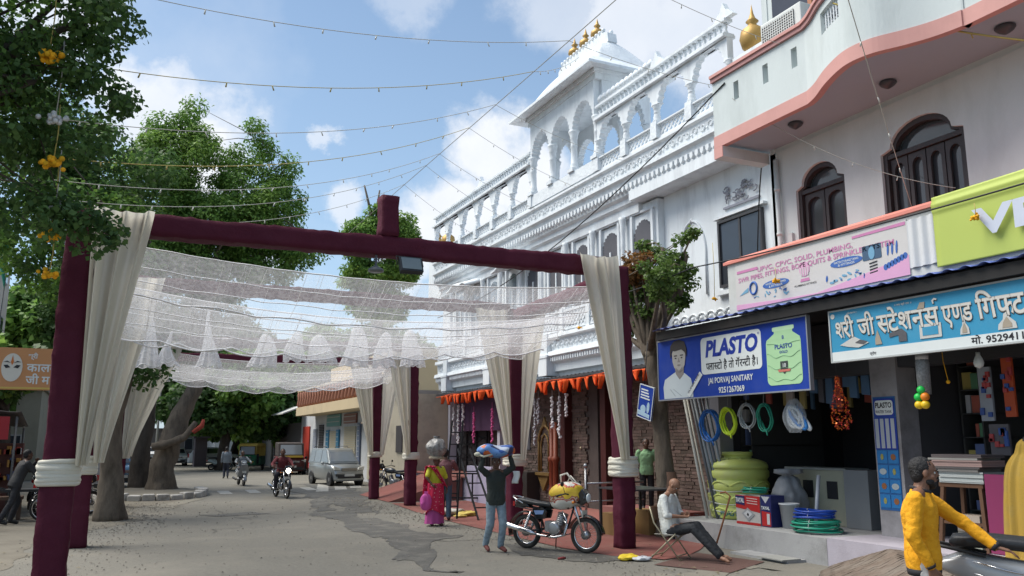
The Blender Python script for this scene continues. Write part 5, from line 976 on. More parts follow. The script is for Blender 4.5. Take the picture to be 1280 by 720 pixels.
for p, r_ in (([(10.66, 15.4, 3.8), (10.6, 15.8, 4.5), (10.58, 16.2, 5.3)], [.14, .12, .07]), ([(10.66, 15.4, 3.7), (10.75, 15.0, 4.5), (10.8, 14.5, 5.1), (10.85, 14.2, 5.9)], [.15, .12, .10, .05]), ([(10.66, 15.4, 3.8), (10.66, 15.4, 4.8), (10.6, 15.3, 6.0)], [.12, .09, .05]), ([(10.72, 15.1, 4.0), (10.3, 14.3, 4.5), (9.6, 13.45, 5.0)], [.08, .05, .02]), ([(10.78, 14.9, 4.6), (10.8, 14.9, 5.3), (10.8, 15.0, 6.2)], [.09, .07, .04])):
    s_ = trunk_mesh(p, r_, 5, 10); b.add(s_.v, s_.f, 0, True)
b.build('fork', m_bark, pt, world=True); b = MB(); b.cyl((10.72, 15.0, 0), (10.72, 15.0, 1.32), .225, .2, 14); b.build('whitewash_ring', C(.12, .07, .05, .9), pt, world=True)
# far masses of trees at the end of the street
rr = random.Random(77); far = [(7, 62, 5.2, 3.6, 'round dark tree far left of the auto rickshaw'), (12.3, 66, 5.6, 4.8, 'broad tree behind the auto rickshaw at the road end'), (4, 75, 8, 5, 'wide dark tree at the far left of the road end'), (17, 72, 8, 5, 'wide tree behind the far shop row'), (11, 95, 9, 7, 'hazy tree furthest down the road'), (9.6, 76, 5.6, 4.6, 'low spreading tree over the parked white car'), (-4, 60, 8, 5, 'dark tree behind the orange sign'), (-3.3, 30, 4.0, 1.9, 'small dark tree rising behind the red bannered stall'), (-6.5, 40, 5.2, 2.8, 'bright green tree left of the nearest post'), (24, 90, 9, 7, 'far right tree behind the cream buildings')]
for i, (x, y, z, r_, lab) in enumerate(far):
    bl_ = [(x + rr.uniform(-.6, .6) * r_, y + rr.uniform(-.5, .5) * r_, z + rr.uniform(-.35, .35) * r_, r_ * .55, r_ * .55, r_ * .38) for _ in range(7)]
    tree(lab, [(x, y, -.05), (x + .2, y, 2), (x + .3, y, z - r_ * .6)], [.4, .32, .22], bl_, 9, 130, 1.0 * r_ / 4, .34 * r_ / 4.5 + .1, [m_lf1, m_lf2][i % 2] if i not in (1, 7) else m_lf3, 50 + i, m_barkd, limbs=8, m2=m_lf2 if i % 2 == 0 else m_lf1, grp='far trees')
# round stone kerb about the lopped tree
kb = T('tree_kerb', 'round whitewashed stone kerb around the two roadside trees', 'kerb', (1.4, 34.2, 0)); m_kb = mat('whitewashed_stone', (.40, .39, .37), .9, var=.2, scale=4, bump=.6, dirt=.8, dcol=(.12, .10, .08), dscale=2.5)
for i in range(16):
    a0 = PI * .95 + i * PI * 1.15 / 16; a1 = a0 + PI * 1.15 / 16 - .03; pts = [(1.4 + 2.1 * math.cos(a), 34.6 + 3.6 * math.sin(a)) for a in (a0, a1)] + [(1.4 + 1.75 * math.cos(a), 34.6 + 3.2 * math.sin(a)) for a in (a1, a0)]
    MB().prism(pts, -.02, .2 + rr.uniform(-.06, .05), 'z').build('stone', m_kb, kb, world=True, bev=.03)
struct('soil_bed', MB().prism([(1.4 + 1.8 * math.cos(i * PI / 10), 34.6 + 3.3 * math.sin(i * PI / 10)) for i in range(20)], -.02, .12, 'z'), m_dirt)
tag(MB().tube([(2.9, 35.3, 2.3), (3.2, 35.2, 2.55), (3.25, 35.2, 2.8)], [.08, .10, .05], 8).build('red_cloth', C(.35, .06, .04, .9)), 'red cloth tied on the lopped branch of the kerbed tree', 'cloth')
# creeper at the temple corner
cr = T('creeper', 'green creeper beside the pink garlands left of the temple porch', 'plant', (12.2, 36, 2.3)); MB().tube([(12.4, 36.5, 0), (12.3, 36.2, 2), (12.2, 35.8, 3.2)], .05, 6).build('stem', m_bark, cr, world=True)
leaf_obj('foliage', leaves(clumps([(12.0, 36.4, 2.9, .5, 1.1, .6), (12.0, 35.4, 2.4, .4, .8, .5)], 30, 3), 60, .28, .12, 5, 'thin'), m_lf2, cr)
# ------------------------------------------------------------ people
_pending = []
def cap(b, a, c, r0, r1, n=12):
    a = Vector(a); c = Vector(c); b.tube([a, a.lerp(c, .5), c], [r0, (r0 + r1) / 2, r1], n); b.ball(a, r0, n); b.ball(c, r1, n)
def loft(b, secs, n=20):
    """secs: (centre, rx, ry, side vector) body rings"""
    vs = []
    for k, (c, rx, ry, sv) in enumerate(secs):
        c = Vector(c); s_ = Vector(sv).normalized(); c0 = Vector(secs[max(k - 1, 0)][0]); c1 = Vector(secs[min(k + 1, len(secs) - 1)][0]); ax = (c1 - c0).normalized(); f = ax.cross(s_).normalized()
        for j in range(n): t = 2 * PI * j / n; q = math.cos(t); p = math.sin(t); vs.append(c + s_ * rx * math.copysign(abs(q) ** .85, q) + f * ry * math.copysign(abs(p) ** .85, p))
    k = len(secs); b.add(vs, [(i * n + j, i * n + (j + 1) % n, (i + 1) * n + (j + 1) % n, (i + 1) * n + j) for i in range(k - 1) for j in range(n)] + [tuple(range(n))[::-1], tuple((k - 1) * n + j for j in range(n))], 0, True)
def hand(b, w, d, pn, curl=.5, side=1, sc=1.0):
    """palm and five bent fingers; d = pointing direction, pn = palm normal, side = +1 thumb to d x pn"""
    w = Vector(w); d = Vector(d).normalized(); pn = Vector(pn); pn = (pn - d * pn.dot(d)).normalized(); s_ = d.cross(pn) * side
    for k, (o, l_, r_) in enumerate(((.030, .074, .0095), (.010, .082, .010), (-.010, .076, .0095), (-.028, .060, .0085))):
        base = w + d * .085 * sc + s_ * o * sc; cap(b, w + s_ * o * .5 * sc + d * .01, base, .016 * sc, .0125 * sc, 8); p = base; a = curl * .35; seg = l_ * sc / 2.6
        for q in range(3):
            a += curl * .75; dd = d * math.cos(a) + pn * math.sin(a) + s_ * o * .25; p2 = p + dd.normalized() * seg * (1.1 - .15 * q); cap(b, p, p2, r_ * sc * (1.05 - .1 * q), r_ * sc * (.95 - .1 * q), 7); p = p2
    tb = w + d * .03 * sc + s_ * .025 * sc; t1 = tb + (s_ * .8 + d * .75 + pn * .2).normalized() * .038 * sc; t2 = t1 + (s_ * .25 + d * .8 + pn * .5 * curl).normalized() * .032 * sc; cap(b, tb, t1, .014 * sc, .0115 * sc, 7); cap(b, t1, t2, .0115 * sc, .009 * sc, 7)
def finish(b, name, m, parent, vox, fold=0, fs=7, sm=3, seed=0):
    o = b.build(name, m, parent, fixn=False); q = o.modifiers.new('r', 'REMESH'); q.mode = 'VOXEL'; q.voxel_size = vox; q.use_smooth_shade = True
    q = o.modifiers.new('s', 'SMOOTH'); q.iterations = sm; q.factor = .5; _pending.append((o, fold, fs, seed)); return o
def bake_people():
    dg = bpy.context.evaluated_depsgraph_get()
    for o, fold, fs, seed in _pending:
        me = bpy.data.meshes.new_from_object(o.evaluated_get(dg)); o.modifiers.clear(); o.data = me
        if fold:
            co = np.empty(len(me.vertices) * 3); me.vertices.foreach_get('co', co); nr = np.empty_like(co); me.vertices.foreach_get('normal', nr); co = co.reshape(-1, 3); nr = nr.reshape(-1, 3)
            d = np.array([noise.noise((p[0] * fs + seed, p[1] * fs, p[2] * fs * .75 + .8 * p[0] * fs)) + .5 * noise.noise((p[0] * fs * 2.3, p[1] * fs * 2.3 + seed, p[2] * fs * 3.2)) for p in co]); d = -np.abs(d) * 1.3 + .45
            co += nr * (d * fold)[:, None]; me.vertices.foreach_set('co', co.ravel())
        me.polygons.foreach_set('use_smooth', [True] * len(me.polygons)); me.update()
SKIN = mat('brown_skin', (.19, .095, .06), .5, var=.12, scale=8, bump=.1, bscale=60); SKIND = mat('dark_skin', (.10, .05, .034), .5, var=.12, scale=8); SKINL = mat('tan_skin', (.26, .135, .085), .5, var=.1, scale=8)
HAIR = mat('black_hair', (.012, .011, .012), .6, var=.4, scale=40, bump=.6, bscale=90); EYE = C(.5, .48, .45, .2); PUP = C(.02, .015, .012, .2); LIP = C(.16, .06, .05, .5)
def V(*a): return Vector(a)
STAND = dict(hip=(0, 0, .93), hl=(-.09, 0, .9), hr=(.09, 0, .9), kl=(-.1, .02, .49), kr=(.1, .02, .49), al=(-.1, -.02, .08), ar=(.1, -.02, .08), tl=(-.12, .14, .03), tr=(.12, .14, .03),
             chest=(0, 0, 1.25), neck=(0, -.01, 1.44), head=(0, .015, 1.60), sl=(-.185, -.01, 1.385), sr=(.185, -.01, 1.385), el=(-.24, -.03, 1.10), er=(.24, -.03, 1.10), wl=(-.25, .05, .86), wr=(.25, .05, .86), face=(0, 1, 0))
def person(label, loc, rz, pose, skin, top=None, bot=None, sleeve='long', shoes=None, vox=.012, hair=True, near=False, h=1.0, hands=None, collar=None, beard=False, belly=0, group='people in the street', skirt=None, hairf=1.0, hem=0.0, topfold=.008):
    J = {k: Vector(v) * h for k, v in {**STAND, **pose}.items()}; root = T('person', label, 'person', loc, rz, group); fd = Vector(J['face']).normalized(); b = MB()
    ax = (J['head'] - J['neck']).normalized(); side_sh = (J['sr'] - J['sl']).normalized(); side_hp = (J['hr'] - J['hl']).normalized(); side_h = fd.cross(V(0, 0, 1)); side_h = side_h.normalized() if side_h.length > .1 else side_sh; uh = side_h.cross(fd)
    hc = J['head']; H = lambda x, y, z: hc + (side_h * x + fd * y + uh * z) * h
    # skin body ---------------------------------------------------------------
    def el_ball(b, c, r, sx, sy, sz, n=14):
        s0 = len(b.v); b.ball((0, 0, 0), r * h, n, sc=(sx, sy, sz))
        for i in range(s0, len(b.v)): p = b.v[i]; b.v[i] = tuple(c + side_h * p[0] + fd * p[1] + uh * p[2])
    el_ball(b, H(0, -.012, .03), .1, .80, .98, .92); el_ball(b, H(0, .022, -.035), .08, .78, .86, 1.0); el_ball(b, H(0, .05, -.085), .04, .9, .8, .7); el_ball(b, H(0, .085, .0), .017, .8, 1.0, 1.5); el_ball(b, H(0, .10, -.014), .015, 1.05, .9, .8); el_ball(b, H(0, .078, .028), .022, 2.1, .55, .5)
    for s_ in (-1, 1): el_ball(b, H(s_ * .082, -.005, -.005), .03, .3, .65, 1.05, 8); el_ball(b, H(s_ * .042, .05, -.028), .028, 1, .8, .8)
    el_ball(b, H(0, .083, -.052), .014, 1.6, .7, .6)
    cap(b, J['neck'] - ax * .03 * h, hc - fd * .01 * h - uh * .05 * h, .062 * h, .058 * h); cap(b, J['sl'].lerp(J['neck'], .25), J['neck'] - ax * .0, .05 * h, .055 * h); cap(b, J['sr'].lerp(J['neck'], .25), J['neck'], .05 * h, .055 * h)
    def torso(b, e, lo=0):
        e = e * .8
        hp, ch, nk = J['hip'], J['chest'], J['neck']; pts = [(hp - (ch - hp).normalized() * (.10 + lo) * h, .155 + e * .8, .105 + e, side_hp), (hp, .165 + e, .115 + e + belly * .5, side_hp), (hp.lerp(ch, .45), .145 + e, .105 + e + belly, side_hp.lerp(side_sh, .5)), (ch, .165 + e, .115 + e + belly * .3, side_sh), (ch.lerp(nk, .45), .175 + e, .105 + e * .8, side_sh), (ch.lerp(nk, .8), .12 + e * .6, .075 + e * .5, side_sh), (nk + (nk - ch).normalized() * .012, .062 + e * .35, .060 + e * .35, side_sh)]
        loft(b, [(c, rx * h, ry * h, sv) for c, rx, ry, sv in pts])
    torso(b, 0)
    for s_ in 'lr':
        sg = -1 if s_ == 'l' else 1; S0, E0, W0 = J['s' + s_], J['e' + s_], J['w' + s_]; cap(b, S0, E0, .052 * h, .038 * h); cap(b, E0, W0, .038 * h, .025 * h); dd = (W0 - E0).normalized()
        hd = (hands or {}).get(s_, None)
        if hd: hand(b, W0, hd[0], hd[1], hd[2], hd[3] if len(hd) > 3 else sg, .96 * h)
        else: hand(b, W0, dd, Vector((-sg, 0, 0)) if abs(dd.x) < .8 else V(0, 0, -1), .55, 1 if sg > 0 else -1, .96 * h)
        Hh, K, A_, T_ = J['h' + s_], J['k' + s_], J['a' + s_], J['t' + s_]; cap(b, Hh, K, .085 * h, .055 * h); cap(b, K, A_, .052 * h, .036 * h); cap(b, K.lerp(A_, .25) - V(0, .012, 0), K.lerp(A_, .5) - V(0, .01, 0), .05 * h, .045 * h)
        fd_ = (T_ - A_); cap(b, A_ - V(0, 0, .02) * h - fd_.normalized() * .03 * h, T_ - fd_ * .15 + V(0, 0, .0), .036 * h, .026 * h); cap(b, A_.lerp(T_, .6), T_, .034 * h, .024 * h)
    finish(b, 'body', skin, root, vox * .8 if near else vox, sm=2)
    if near:
        for s_ in (-1, 1):
            e = MB(); e.ball(H(s_ * .032, .066, .006), .0125, 10); e.ball(H(s_ * .032, .0725, .006), .0075, 8, 1); e.build('eye', [EYE, PUP], root)
            e = MB(); e.tube([H(s_ * .014, .090, .026), H(s_ * .03, .092, .033), H(s_ * .052, .078, .026)], .0045, 6); e.build('eyebrow', HAIR, root)
        e = MB(); e.tube([H(-.022, .088, -.051), H(0, .096, -.049), H(.022, .088, -.051)], [.003, .0055, .003], 6); e.build('lips', LIP, root)
    if hair:
        b = MB(); el_ball(b, H(0, -.024, .040), .1, .84, .97, .90); el_ball(b, H(0, -.05, .0), .08, 1.0, .7, 1.1)
        if hair == 'long': el_ball(b, H(0, -.09, -.02), .05, 1.2, .9, 1.2)
        finish(b, 'hair', HAIR, root, max(vox * .8, .007), fold=.006, fs=45, sm=1)
    elif hair is None: pass
    if beard:
        b = MB(); el_ball(b, H(0, .048, -.085), .048, 1.02, .9, .8); el_ball(b, H(0, .086, -.036), .016, 1.7, .6, .45)
        for s_ in (-1, 1): el_ball(b, H(s_ * .050, .030, -.066), .026, .6, 1.3, 1.1)
        finish(b, 'beard', HAIR, root, .007, fold=.003, fs=60, sm=1)
    if top:
        b = MB(); torso(b, .022, hem); 
        for s_ in 'lr':
            S0, E0, W0 = J['s' + s_], J['e' + s_], J['w' + s_]; cap(b, S0.lerp(J['neck'], .35) - V(0, 0, .03 * h), S0, .055 * h, .066 * h); 
            if sleeve == 'long': cap(b, S0, E0, .068 * h, .054 * h); cap(b, E0, E0.lerp(W0, .93), .054 * h, .04 * h)
            elif sleeve == 'rolled': cap(b, S0, E0, .068 * h, .056 * h); cap(b, E0, E0.lerp(W0, .2), .056 * h, .05 * h)
            else: cap(b, S0, S0.lerp(E0, .75), .07 * h, .064 * h)
        finish(b, 'shirt', top, root, vox, fold=topfold, fs=9, seed=len(_pending))
        if collar and collar[0] == 'band':
            for p0, d0, r0 in [(J['neck'] + ax * .012, ax, .072)]: u, v = frame(d0); MB().tube([p0 + (u * math.cos(t) + v * math.sin(t)) * r0 * h for t in [2 * PI * i / 20 for i in range(20)]], .013, 8, closed=True).build('neckband', collar[1], root)
            for s_ in 'lr': a_ = J['e' + s_].lerp(J['w' + s_], .94); c_ = J['e' + s_].lerp(J['w' + s_], 1.03); q = MB(); q.tube([a_, c_], [.043 * h, .034 * h], 14); q.build('cuff', collar[1], root)
            c_ = J['hip'] - V(0, 0, (.10 + hem) * h); q = MB(); loft(q, [(c_ - V(0, 0, .035) * h, .172 * h, .122 * h, side_hp), (c_ + V(0, 0, .015) * h, .178 * h, .128 * h, side_hp)]); q.build('waistband', collar[1], root)
        elif collar:
            for sg in (-1, 1):
                q = MB(); n0 = J['neck'] + ax * .0; f2 = (fd + V(0, 0, -.15)).normalized(); pts = [n0 + side_sh * sg * .068 * h - fd * .03 * h + V(0, 0, .012), n0 + side_sh * sg * .055 * h + fd * .05 * h + V(0, 0, .002), n0 + side_sh * sg * .015 * h + fd * .085 * h - V(0, 0, .035 * h), n0 + side_sh * sg * .055 * h + fd * .082 * h - V(0, 0, .07 * h), n0 + side_sh * sg * .095 * h + fd * .04 * h - V(0, 0, .035 * h), n0 + side_sh * sg * .09 * h - fd * .03 * h - V(0, 0, .02)]
                q.add(pts, [(0, 1, 4, 5), (1, 2, 3, 4)]); q.build('collar', top, root, solid=.006)
    if bot and not skirt:
        b = MB(); loft(b, [(J['hip'] + V(0, 0, .05) * h, .155 * h, .108 * h, side_hp), (J['hip'] - V(0, 0, .02) * h, .168 * h, .116 * h, side_hp), (J['hl'].lerp(J['hr'], .5) - V(0, 0, .07) * h, .165 * h, .116 * h, side_hp)])
        for s_ in 'lr':
            Hh, K, A_ = J['h' + s_], J['k' + s_], J['a' + s_]; cap(b, Hh - V(0, 0, .03) * h, K, .094 * h, .074 * h); cap(b, K, A_ + (K - A_).normalized() * .01, .074 * h, .058 * h)
        finish(b, 'trousers', bot, root, vox, fold=.010, fs=8, seed=len(_pending) + 3)
    if skirt:
        m_, (rt, rb), z0 = skirt; b = MB(); c0 = J['hip'] + V(0, 0, .06) * h; c1 = V((J['al'].x + J['ar'].x) / 2, (J['al'].y + J['ar'].y) / 2, z0)
        def fn(u, v): a = u * 2 * PI; r_ = lerp(rt, rb, v ** .8) * (1 + .05 * math.sin(a * 9) * v); c = c0.lerp(c1, v); return (c.x + r_ * math.cos(a), c.y + r_ * .8 * math.sin(a), c.z)
        b.grid(fn, 54, 18); b.build('skirt', m_, root)
    if shoes:
        for s_ in 'lr': b = MB(); A_, T_ = J['a' + s_], J['t' + s_]; fd_ = (T_ - A_); cap(b, A_ - V(0, 0, .025) * h - fd_.normalized() * .035 * h, T_ - fd_ * .1, .043 * h, .036 * h); cap(b, A_.lerp(T_, .6) - V(0, 0, .005), T_ + fd_ * .05, .044 * h, .034 * h); finish(b, 'shoe', shoes, root, vox)
    return root, J
def face_to(dx, dy): return math.atan2(dy, dx) - PI / 2
# 1. man in the yellow sweatshirt, arm out to the scooter seat ---------------------------------
m_yel = mat('yellow_sweatshirt', (.72, .33, .008), .85, var=.08, scale=6, bump=.35, bscale=70); RIB = C(.02, .02, .025, .8)
A = face_to(.70, -.71)
pose = dict(hip=(0, 0, .90), chest=(0, .0, 1.22), neck=(0, .02, 1.405), head=(0, .06, 1.545), sl=(-.19, .05, 1.35), sr=(.19, -.04, 1.345), el=(-.16, .31, 1.17), wl=(-.05, .53, .985), er=(.25, -.08, 1.08), wr=(.23, .03, .85), face=(-.08, 1, -.03))
person('man in a bright yellow sweatshirt resting one hand on a scooter seat', (5.74, 4.72, .20), A, pose, SKINL if 0 else SKIN, top=m_yel, bot=mat('pale_trousers', (.50, .50, .50), .8, var=.08, scale=5, bump=.2), collar=('band', RIB), vox=.008, near=True, beard=True, h=.975, hands={'l': (V(.15, .95, -.25), V(0, -.1, -1), .25, 1), 'r': (V(-.05, .2, -1), V(-1, 0, 0), .5, 1)}, hem=.0, topfold=.011)
# 2. seated bald man with a phone -------------------------------------------------
sp = dict(hip=(0, 0, .50), hl=(-.09, .04, .48), hr=(.09, .04, .48), kl=(-.12, .42, .53), kr=(.13, .44, .52), al=(-.10, .80, .12), ar=(.12, .86, .12), tl=(-.13, .95, .05), tr=(.15, 1.02, .05), chest=(0, -.05, .84), neck=(0, .0, 1.03), head=(0, .09, 1.155), sl=(-.19, -.02, .965), sr=(.19, -.02, .965), el=(-.27, .06, .70), er=(.27, .06, .70), wl=(-.08, .26, .70), wr=(.09, .27, .68), face=(0, .78, -.62))
person('bald man in a white shirt sitting on a folding chair looking at his phone', (8.72, 12.15, 0), face_to(.50, -.87), sp, SKINL, top=mat('white_shirt', (.60, .61, .58), .8, var=.05, scale=6, bump=.2), bot=mat('black_trousers', (.018, .02, .024), .8, var=.3, scale=6), sleeve='rolled', collar=('shirt',), vox=.008, near=True, hair=False, belly=.03, h=1.04, hands={'l': (V(.9, .5, 0), V(0, .2, 1), .7, 1), 'r': (V(-.9, .5, .0), V(0, .2, 1), .7, -1)}, shoes=None, hem=.03)
tag(MB().box(8.985, 9.05, 11.76, 11.83, .735, .745).build('phone', C(.02, .02, .025, .2)), 'dark phone held in the hands of the seated bald man', 'phone')
# 3. man carrying a load on his head ------------------------------------------------
wp = dict(kl=(-.09, .12, .50), al=(-.09, .02, .10), tl=(-.11, .17, .04), kr=(.10, -.02, .49), ar=(.11, -.20, .12), tr=(.12, -.06, .04), hl=(-.09, .02, .9), hr=(.09, -.02, .9), el=(-.34, .04, 1.50), er=(.34, .04, 1.50), wl=(-.26, .06, 1.73), wr=(.27, .06, 1.73), sl=(-.19, -.01, 1.40), sr=(.19, -.01, 1.40), face=(.35, 1, -.05))
m_den = mat('washed_denim', (.19, .25, .30), .85, var=.5, scale=5, bump=.4, bscale=60, dirt=.4, dcol=(.42, .48, .52), dscale=4)
person('man in faded jeans carrying a wrapped bundle on his head', (6.41, 14.25, 0), face_to(.05, -1), wp, SKIND, top=mat('dark_olive_shirt', (.028, .034, .030), .85, var=.2, scale=5), bot=m_den, vox=.010, near=True, h=.985, shoes=C(.13, .035, .03, .7), hands={'l': (V(.3, 0, 1), V(.9, 0, -.2), .5, 1), 'r': (V(-.3, 0, 1), V(-.9, 0, -.2), .5, -1)})
bd = T('bundle', 'blue patterned cloth bundle carried on the head of the man in jeans', 'bundle', (6.42, 14.22, 1.68)); b = MB()
b.grid(lambda u, v: (lambda a, t: (6.40 + (.40 - .03) * (2 * v - 1), 14.22 + .20 * math.cos(a) * t, 1.775 + .115 * math.sin(a) * t + .02 * math.sin(v * 9)))(u * 2 * PI, (1 - abs(2 * v - 1) ** 3.2) ** .5 * (1 + .08 * math.sin(u * 18 + v * 9)) + .04), 40, 30)
mm = bpy.data.materials.new('printed_cloth'); mm.use_nodes = True; t_ = mm.node_tree; vn = t_.nodes.new('ShaderNodeTexVoronoi'); vn.inputs['Scale'].default_value = 9; cr_ = t_.nodes.new('ShaderNodeValToRGB'); cr_.color_ramp.interpolation = 'CONSTANT'
tc_ = t_.nodes.new('ShaderNodeTexCoord'); t_.links.new(tc_.outputs['Object'], vn.inputs['Vector']); sp_ = t_.nodes.new('ShaderNodeSeparateColor'); t_.links.new(vn.outputs['Color'], sp_.inputs[0]); t_.links.new(sp_.outputs[0], cr_.inputs[0]); els = cr_.color_ramp.elements; els[0].color = (.03, .09, .32, 1); els[1].position = .35; els[1].color = (.12, .26, .55, 1)
for p_, c_ in ((.6, (.45, .5, .6, 1)), (.82, (.55, .12, .03, 1)), (.9, (.02, .03, .1, 1))): e_ = els.new(p_); e_.color = c_
t_.links.new(cr_.outputs[0], t_.nodes['Principled BSDF'].inputs['Base Color'])
b.build('wrap', mm, bd, world=True); b = MB(); b.ball((6.03, 14.2, 1.72), .06, 8, sc=(1.3, 1, .7)); b.tube([(6.03, 14.2, 1.72), (6.1, 14.1, 1.68), (6.25, 14.05, 1.72)], .02, 6); b.build('knot', C(.5, .48, .38, .8), bd, world=True)
b = MB(); b.grid(lambda u, v: (6.66 + .12 * u + .02 * math.sin(v * 5), 14.05 + .03 * math.sin(u * 6), 1.42 - .22 * v), 5, 6); tag(b.build('plastic_bag', C(.6, .6, .58, .6), solid=.01), 'small white bag hanging at the raised arm of the bundle carrier', 'bag')
# 4. woman in the pink sari ---------------------------------------------------------
m_sari = mat('pink_sari', (.50, .012, .06), .7, var=.15, scale=6, bump=.3); t_ = m_sari.node_tree; vn = t_.nodes.new('ShaderNodeTexVoronoi'); vn.inputs['Scale'].default_value = 16; tc_ = t_.nodes.new('ShaderNodeTexCoord'); t_.links.new(tc_.outputs['Object'], vn.inputs[0]); mr_ = t_.nodes.new('ShaderNodeMath'); mr_.operation = 'LESS_THAN'; mr_.inputs[1].default_value = .22; t_.links.new(vn.outputs['Distance'], mr_.inputs[0]); bs = t_.nodes['Principled BSDF']; src = bs.inputs['Base Color'].links[0].from_socket; mx_ = t_.nodes.new('ShaderNodeMix'); mx_.data_type = 'RGBA'; t_.links.new(mr_.outputs[0], mx_.inputs[0]); t_.links.new(src, mx_.inputs[6]); mx_.inputs[7].default_value = (.65, .35, .38, 1); t_.links.new(mx_.outputs[2], bs.inputs['Base Color'])
wpz = dict(el=(-.30, .02, 1.12), wl=(-.27, .08, .88), er=(.30, .04, 1.18), wr=(.22, .16, 1.02), kl=(-.08, .1, .48), al=(-.08, .03, .08), kr=(.09, -.02, .48), ar=(.09, -.12, .09), tl=(-.1, .16, .03), tr=(.1, .02, .03), face=(.2, 1, 0))
sroot, sj = person('woman in a pink spotted sari with a shiny sack on her head', (7.08, 19.2, 0), face_to(.2, -.98), wpz, SKIND, top=C(.50, .48, .03, .7), sleeve='short', vox=.012, h=.94, skirt=(C(.42, .07, .25, .8), (.17, .24), .05), hair='long', shoes=C(.08, .04, .03, .7))
b = MB()
def sari(u, v): a = u * 2 * PI; r_ = lerp(.19, .235, v) * (1 + .06 * math.sin(a * 8 + v * 3)); return (r_ * math.cos(a) + .02, r_ * .75 * math.sin(a) + .01, lerp(.98, .30 + .07 * math.sin(a * 2), v))
b.grid(sari, 54, 16); b.grid(lambda u, v: (lerp(.17, -.17, u) + (v - .5) * .24 * (1 - .4 * u), .135 + .03 * math.sin(v * 9) - .03 * abs(u - .5), lerp(1.36, .92, u) + (v - .5) * .1), 12, 10); b.grid(lambda u, v: (.17 + (v - .5) * .22, -.05 - .1 * math.sin(u * PI * .5) , lerp(1.37, .55, u)), 12, 6); b.grid(lambda u, v: (.17 + (v - .5) * .22, lerp(.13, -.06, u), 1.36 + .02 * math.sin(u * PI)), 6, 6)
b.build('sari', m_sari, sroot, solid=.008)
def sack(name, lab, c, rx, ry, h_, m, seed, cat='sack', fold=.12, neck=.32):
    r = T(name, lab, cat, c)
    def fn(u, v): a = u * 2 * PI; q = (math.sin(min(1, v * 1.12) * PI) ** .38 if v < .89 else neck) + .05; w_ = 1 + fold * noise.noise((math.cos(a) * 2 + seed, math.sin(a) * 2, v * 3)) * 2 + fold * .5 * noise.noise((math.cos(a) * 6, math.sin(a) * 6 + seed, v * 8)); return (c[0] + rx * q * w_ * math.cos(a), c[1] + ry * q * w_ * math.sin(a), c[2] + h_ * v)
    MB().grid(fn, 40, 26).build('cloth', m, r, world=True); return r
m_fo = mat('silver_foil_sack', (.30, .29, .28), .4, .3, var=.6, scale=22, bump=.8, bscale=20, dirt=.9, dcol=(.05, .045, .05), dscale=10)
sack('sack', 'shiny silver spotted sack balanced on the head of the woman in pink', (7.06, 19.16, 1.56), .22, .2, .52, m_fo, 3); b = MB(); b.lathe((7.07, 19.18, 1.53), [(.1, 0), (.17, .0), (.19, .05), (.12, .09)], 12); tag(b.build('head_cloth', C(.32, .27, .2, .9)), 'rolled cloth pad under the silver sack on the woman in pink', 'cloth pad')
sack('bag', 'bright pink plastic bag held by the woman in the pink sari', (6.78, 19.05, .36), .13, .08, .44, C(.65, .12, .42, .4, trans=.3), 8, 'bag')
# 5. man in jeans holding the ladder ---------------------------------------------------
person('man in a mauve shirt and jeans standing beside the black ladder', (7.72, 20.3, 0), face_to(.25, .95), dict(er=(.30, .14, 1.22), wr=(.30, .36, 1.30), el=(-.22, .1, 1.18), wl=(-.05, .3, 1.25)), SKIND, top=C(.16, .07, .08, .8), bot=mat('blue_denim', (.06, .10, .15), .85, var=.4, scale=6), vox=.012, h=1.03, shoes=C(.05, .03, .03, .6))
# 6. man in green polo ------------------------------------------------------------------
MB().box(11.7, 12.95, 16.6, 19.4, .0, .3).build('plinth', C(.2, .08, .07, .8), temple, world=True)
person('man in a light green polo shirt standing behind the table by the tree', (12.15, 17.85, .3), face_to(-.45, -.9), dict(el=(-.26, 0, 1.14), wl=(-.26, .1, .9)), SKIND, top=mat('green_polo', (.20, .36, .19), .8, var=.06, scale=5), bot=C(.015, .015, .018, .8), sleeve='short', collar=('shirt',), vox=.011, near=True, h=1.0, shoes=C(.03, .02, .02, .6))
# 7. far pedestrians -----------------------------------------------------------------
person('man in a grey shirt walking away in the middle of the road', (5.72, 48, 0), face_to(.1, 1), dict(kl=(-.08, .1, .5), al=(-.08, -.02, .1), ar=(.1, -.2, .14)), SKIND, top=C(.17, .20, .24, .8), bot=C(.025, .03, .05, .8), vox=.02, h=.97, shoes=C(.02, .02, .02, .6))
person('man in dark clothes leaning over a cart on the left verge', (-1.97, 23.8, 0), face_to(.65, .3), dict(hip=(0, -.02, .92), chest=(0, .1, 1.24), neck=(0, .16, 1.42), head=(0, .2, 1.56), sl=(-.18, .14, 1.37), sr=(.18, .14, 1.37), el=(-.22, .36, 1.2), wl=(-.1, .42, 1.4), er=(.24, .3, 1.15), wr=(.2, .55, 1.08), kl=(-.1, .1, .5), al=(-.1, -.02, .08), kr=(.1, -.1, .5), ar=(.1, -.32, .1), tr=(.12, -.18, .04)), SKIND, top=C(.028, .028, .03, .8), bot=C(.02, .02, .024, .8), vox=.012, h=1.04, shoes=C(.03, .03, .03, .6))
person('small figure in pink standing at a shop door beside the silver car', (11.2, 44, 0), face_to(-.8, -.4), dict(er=(.35, .1, 1.3), wr=(.5, .25, 1.4)), SKIN, top=C(.55, .3, .36, .8), bot=C(.3, .25, .3, .8), vox=.02, h=.9)
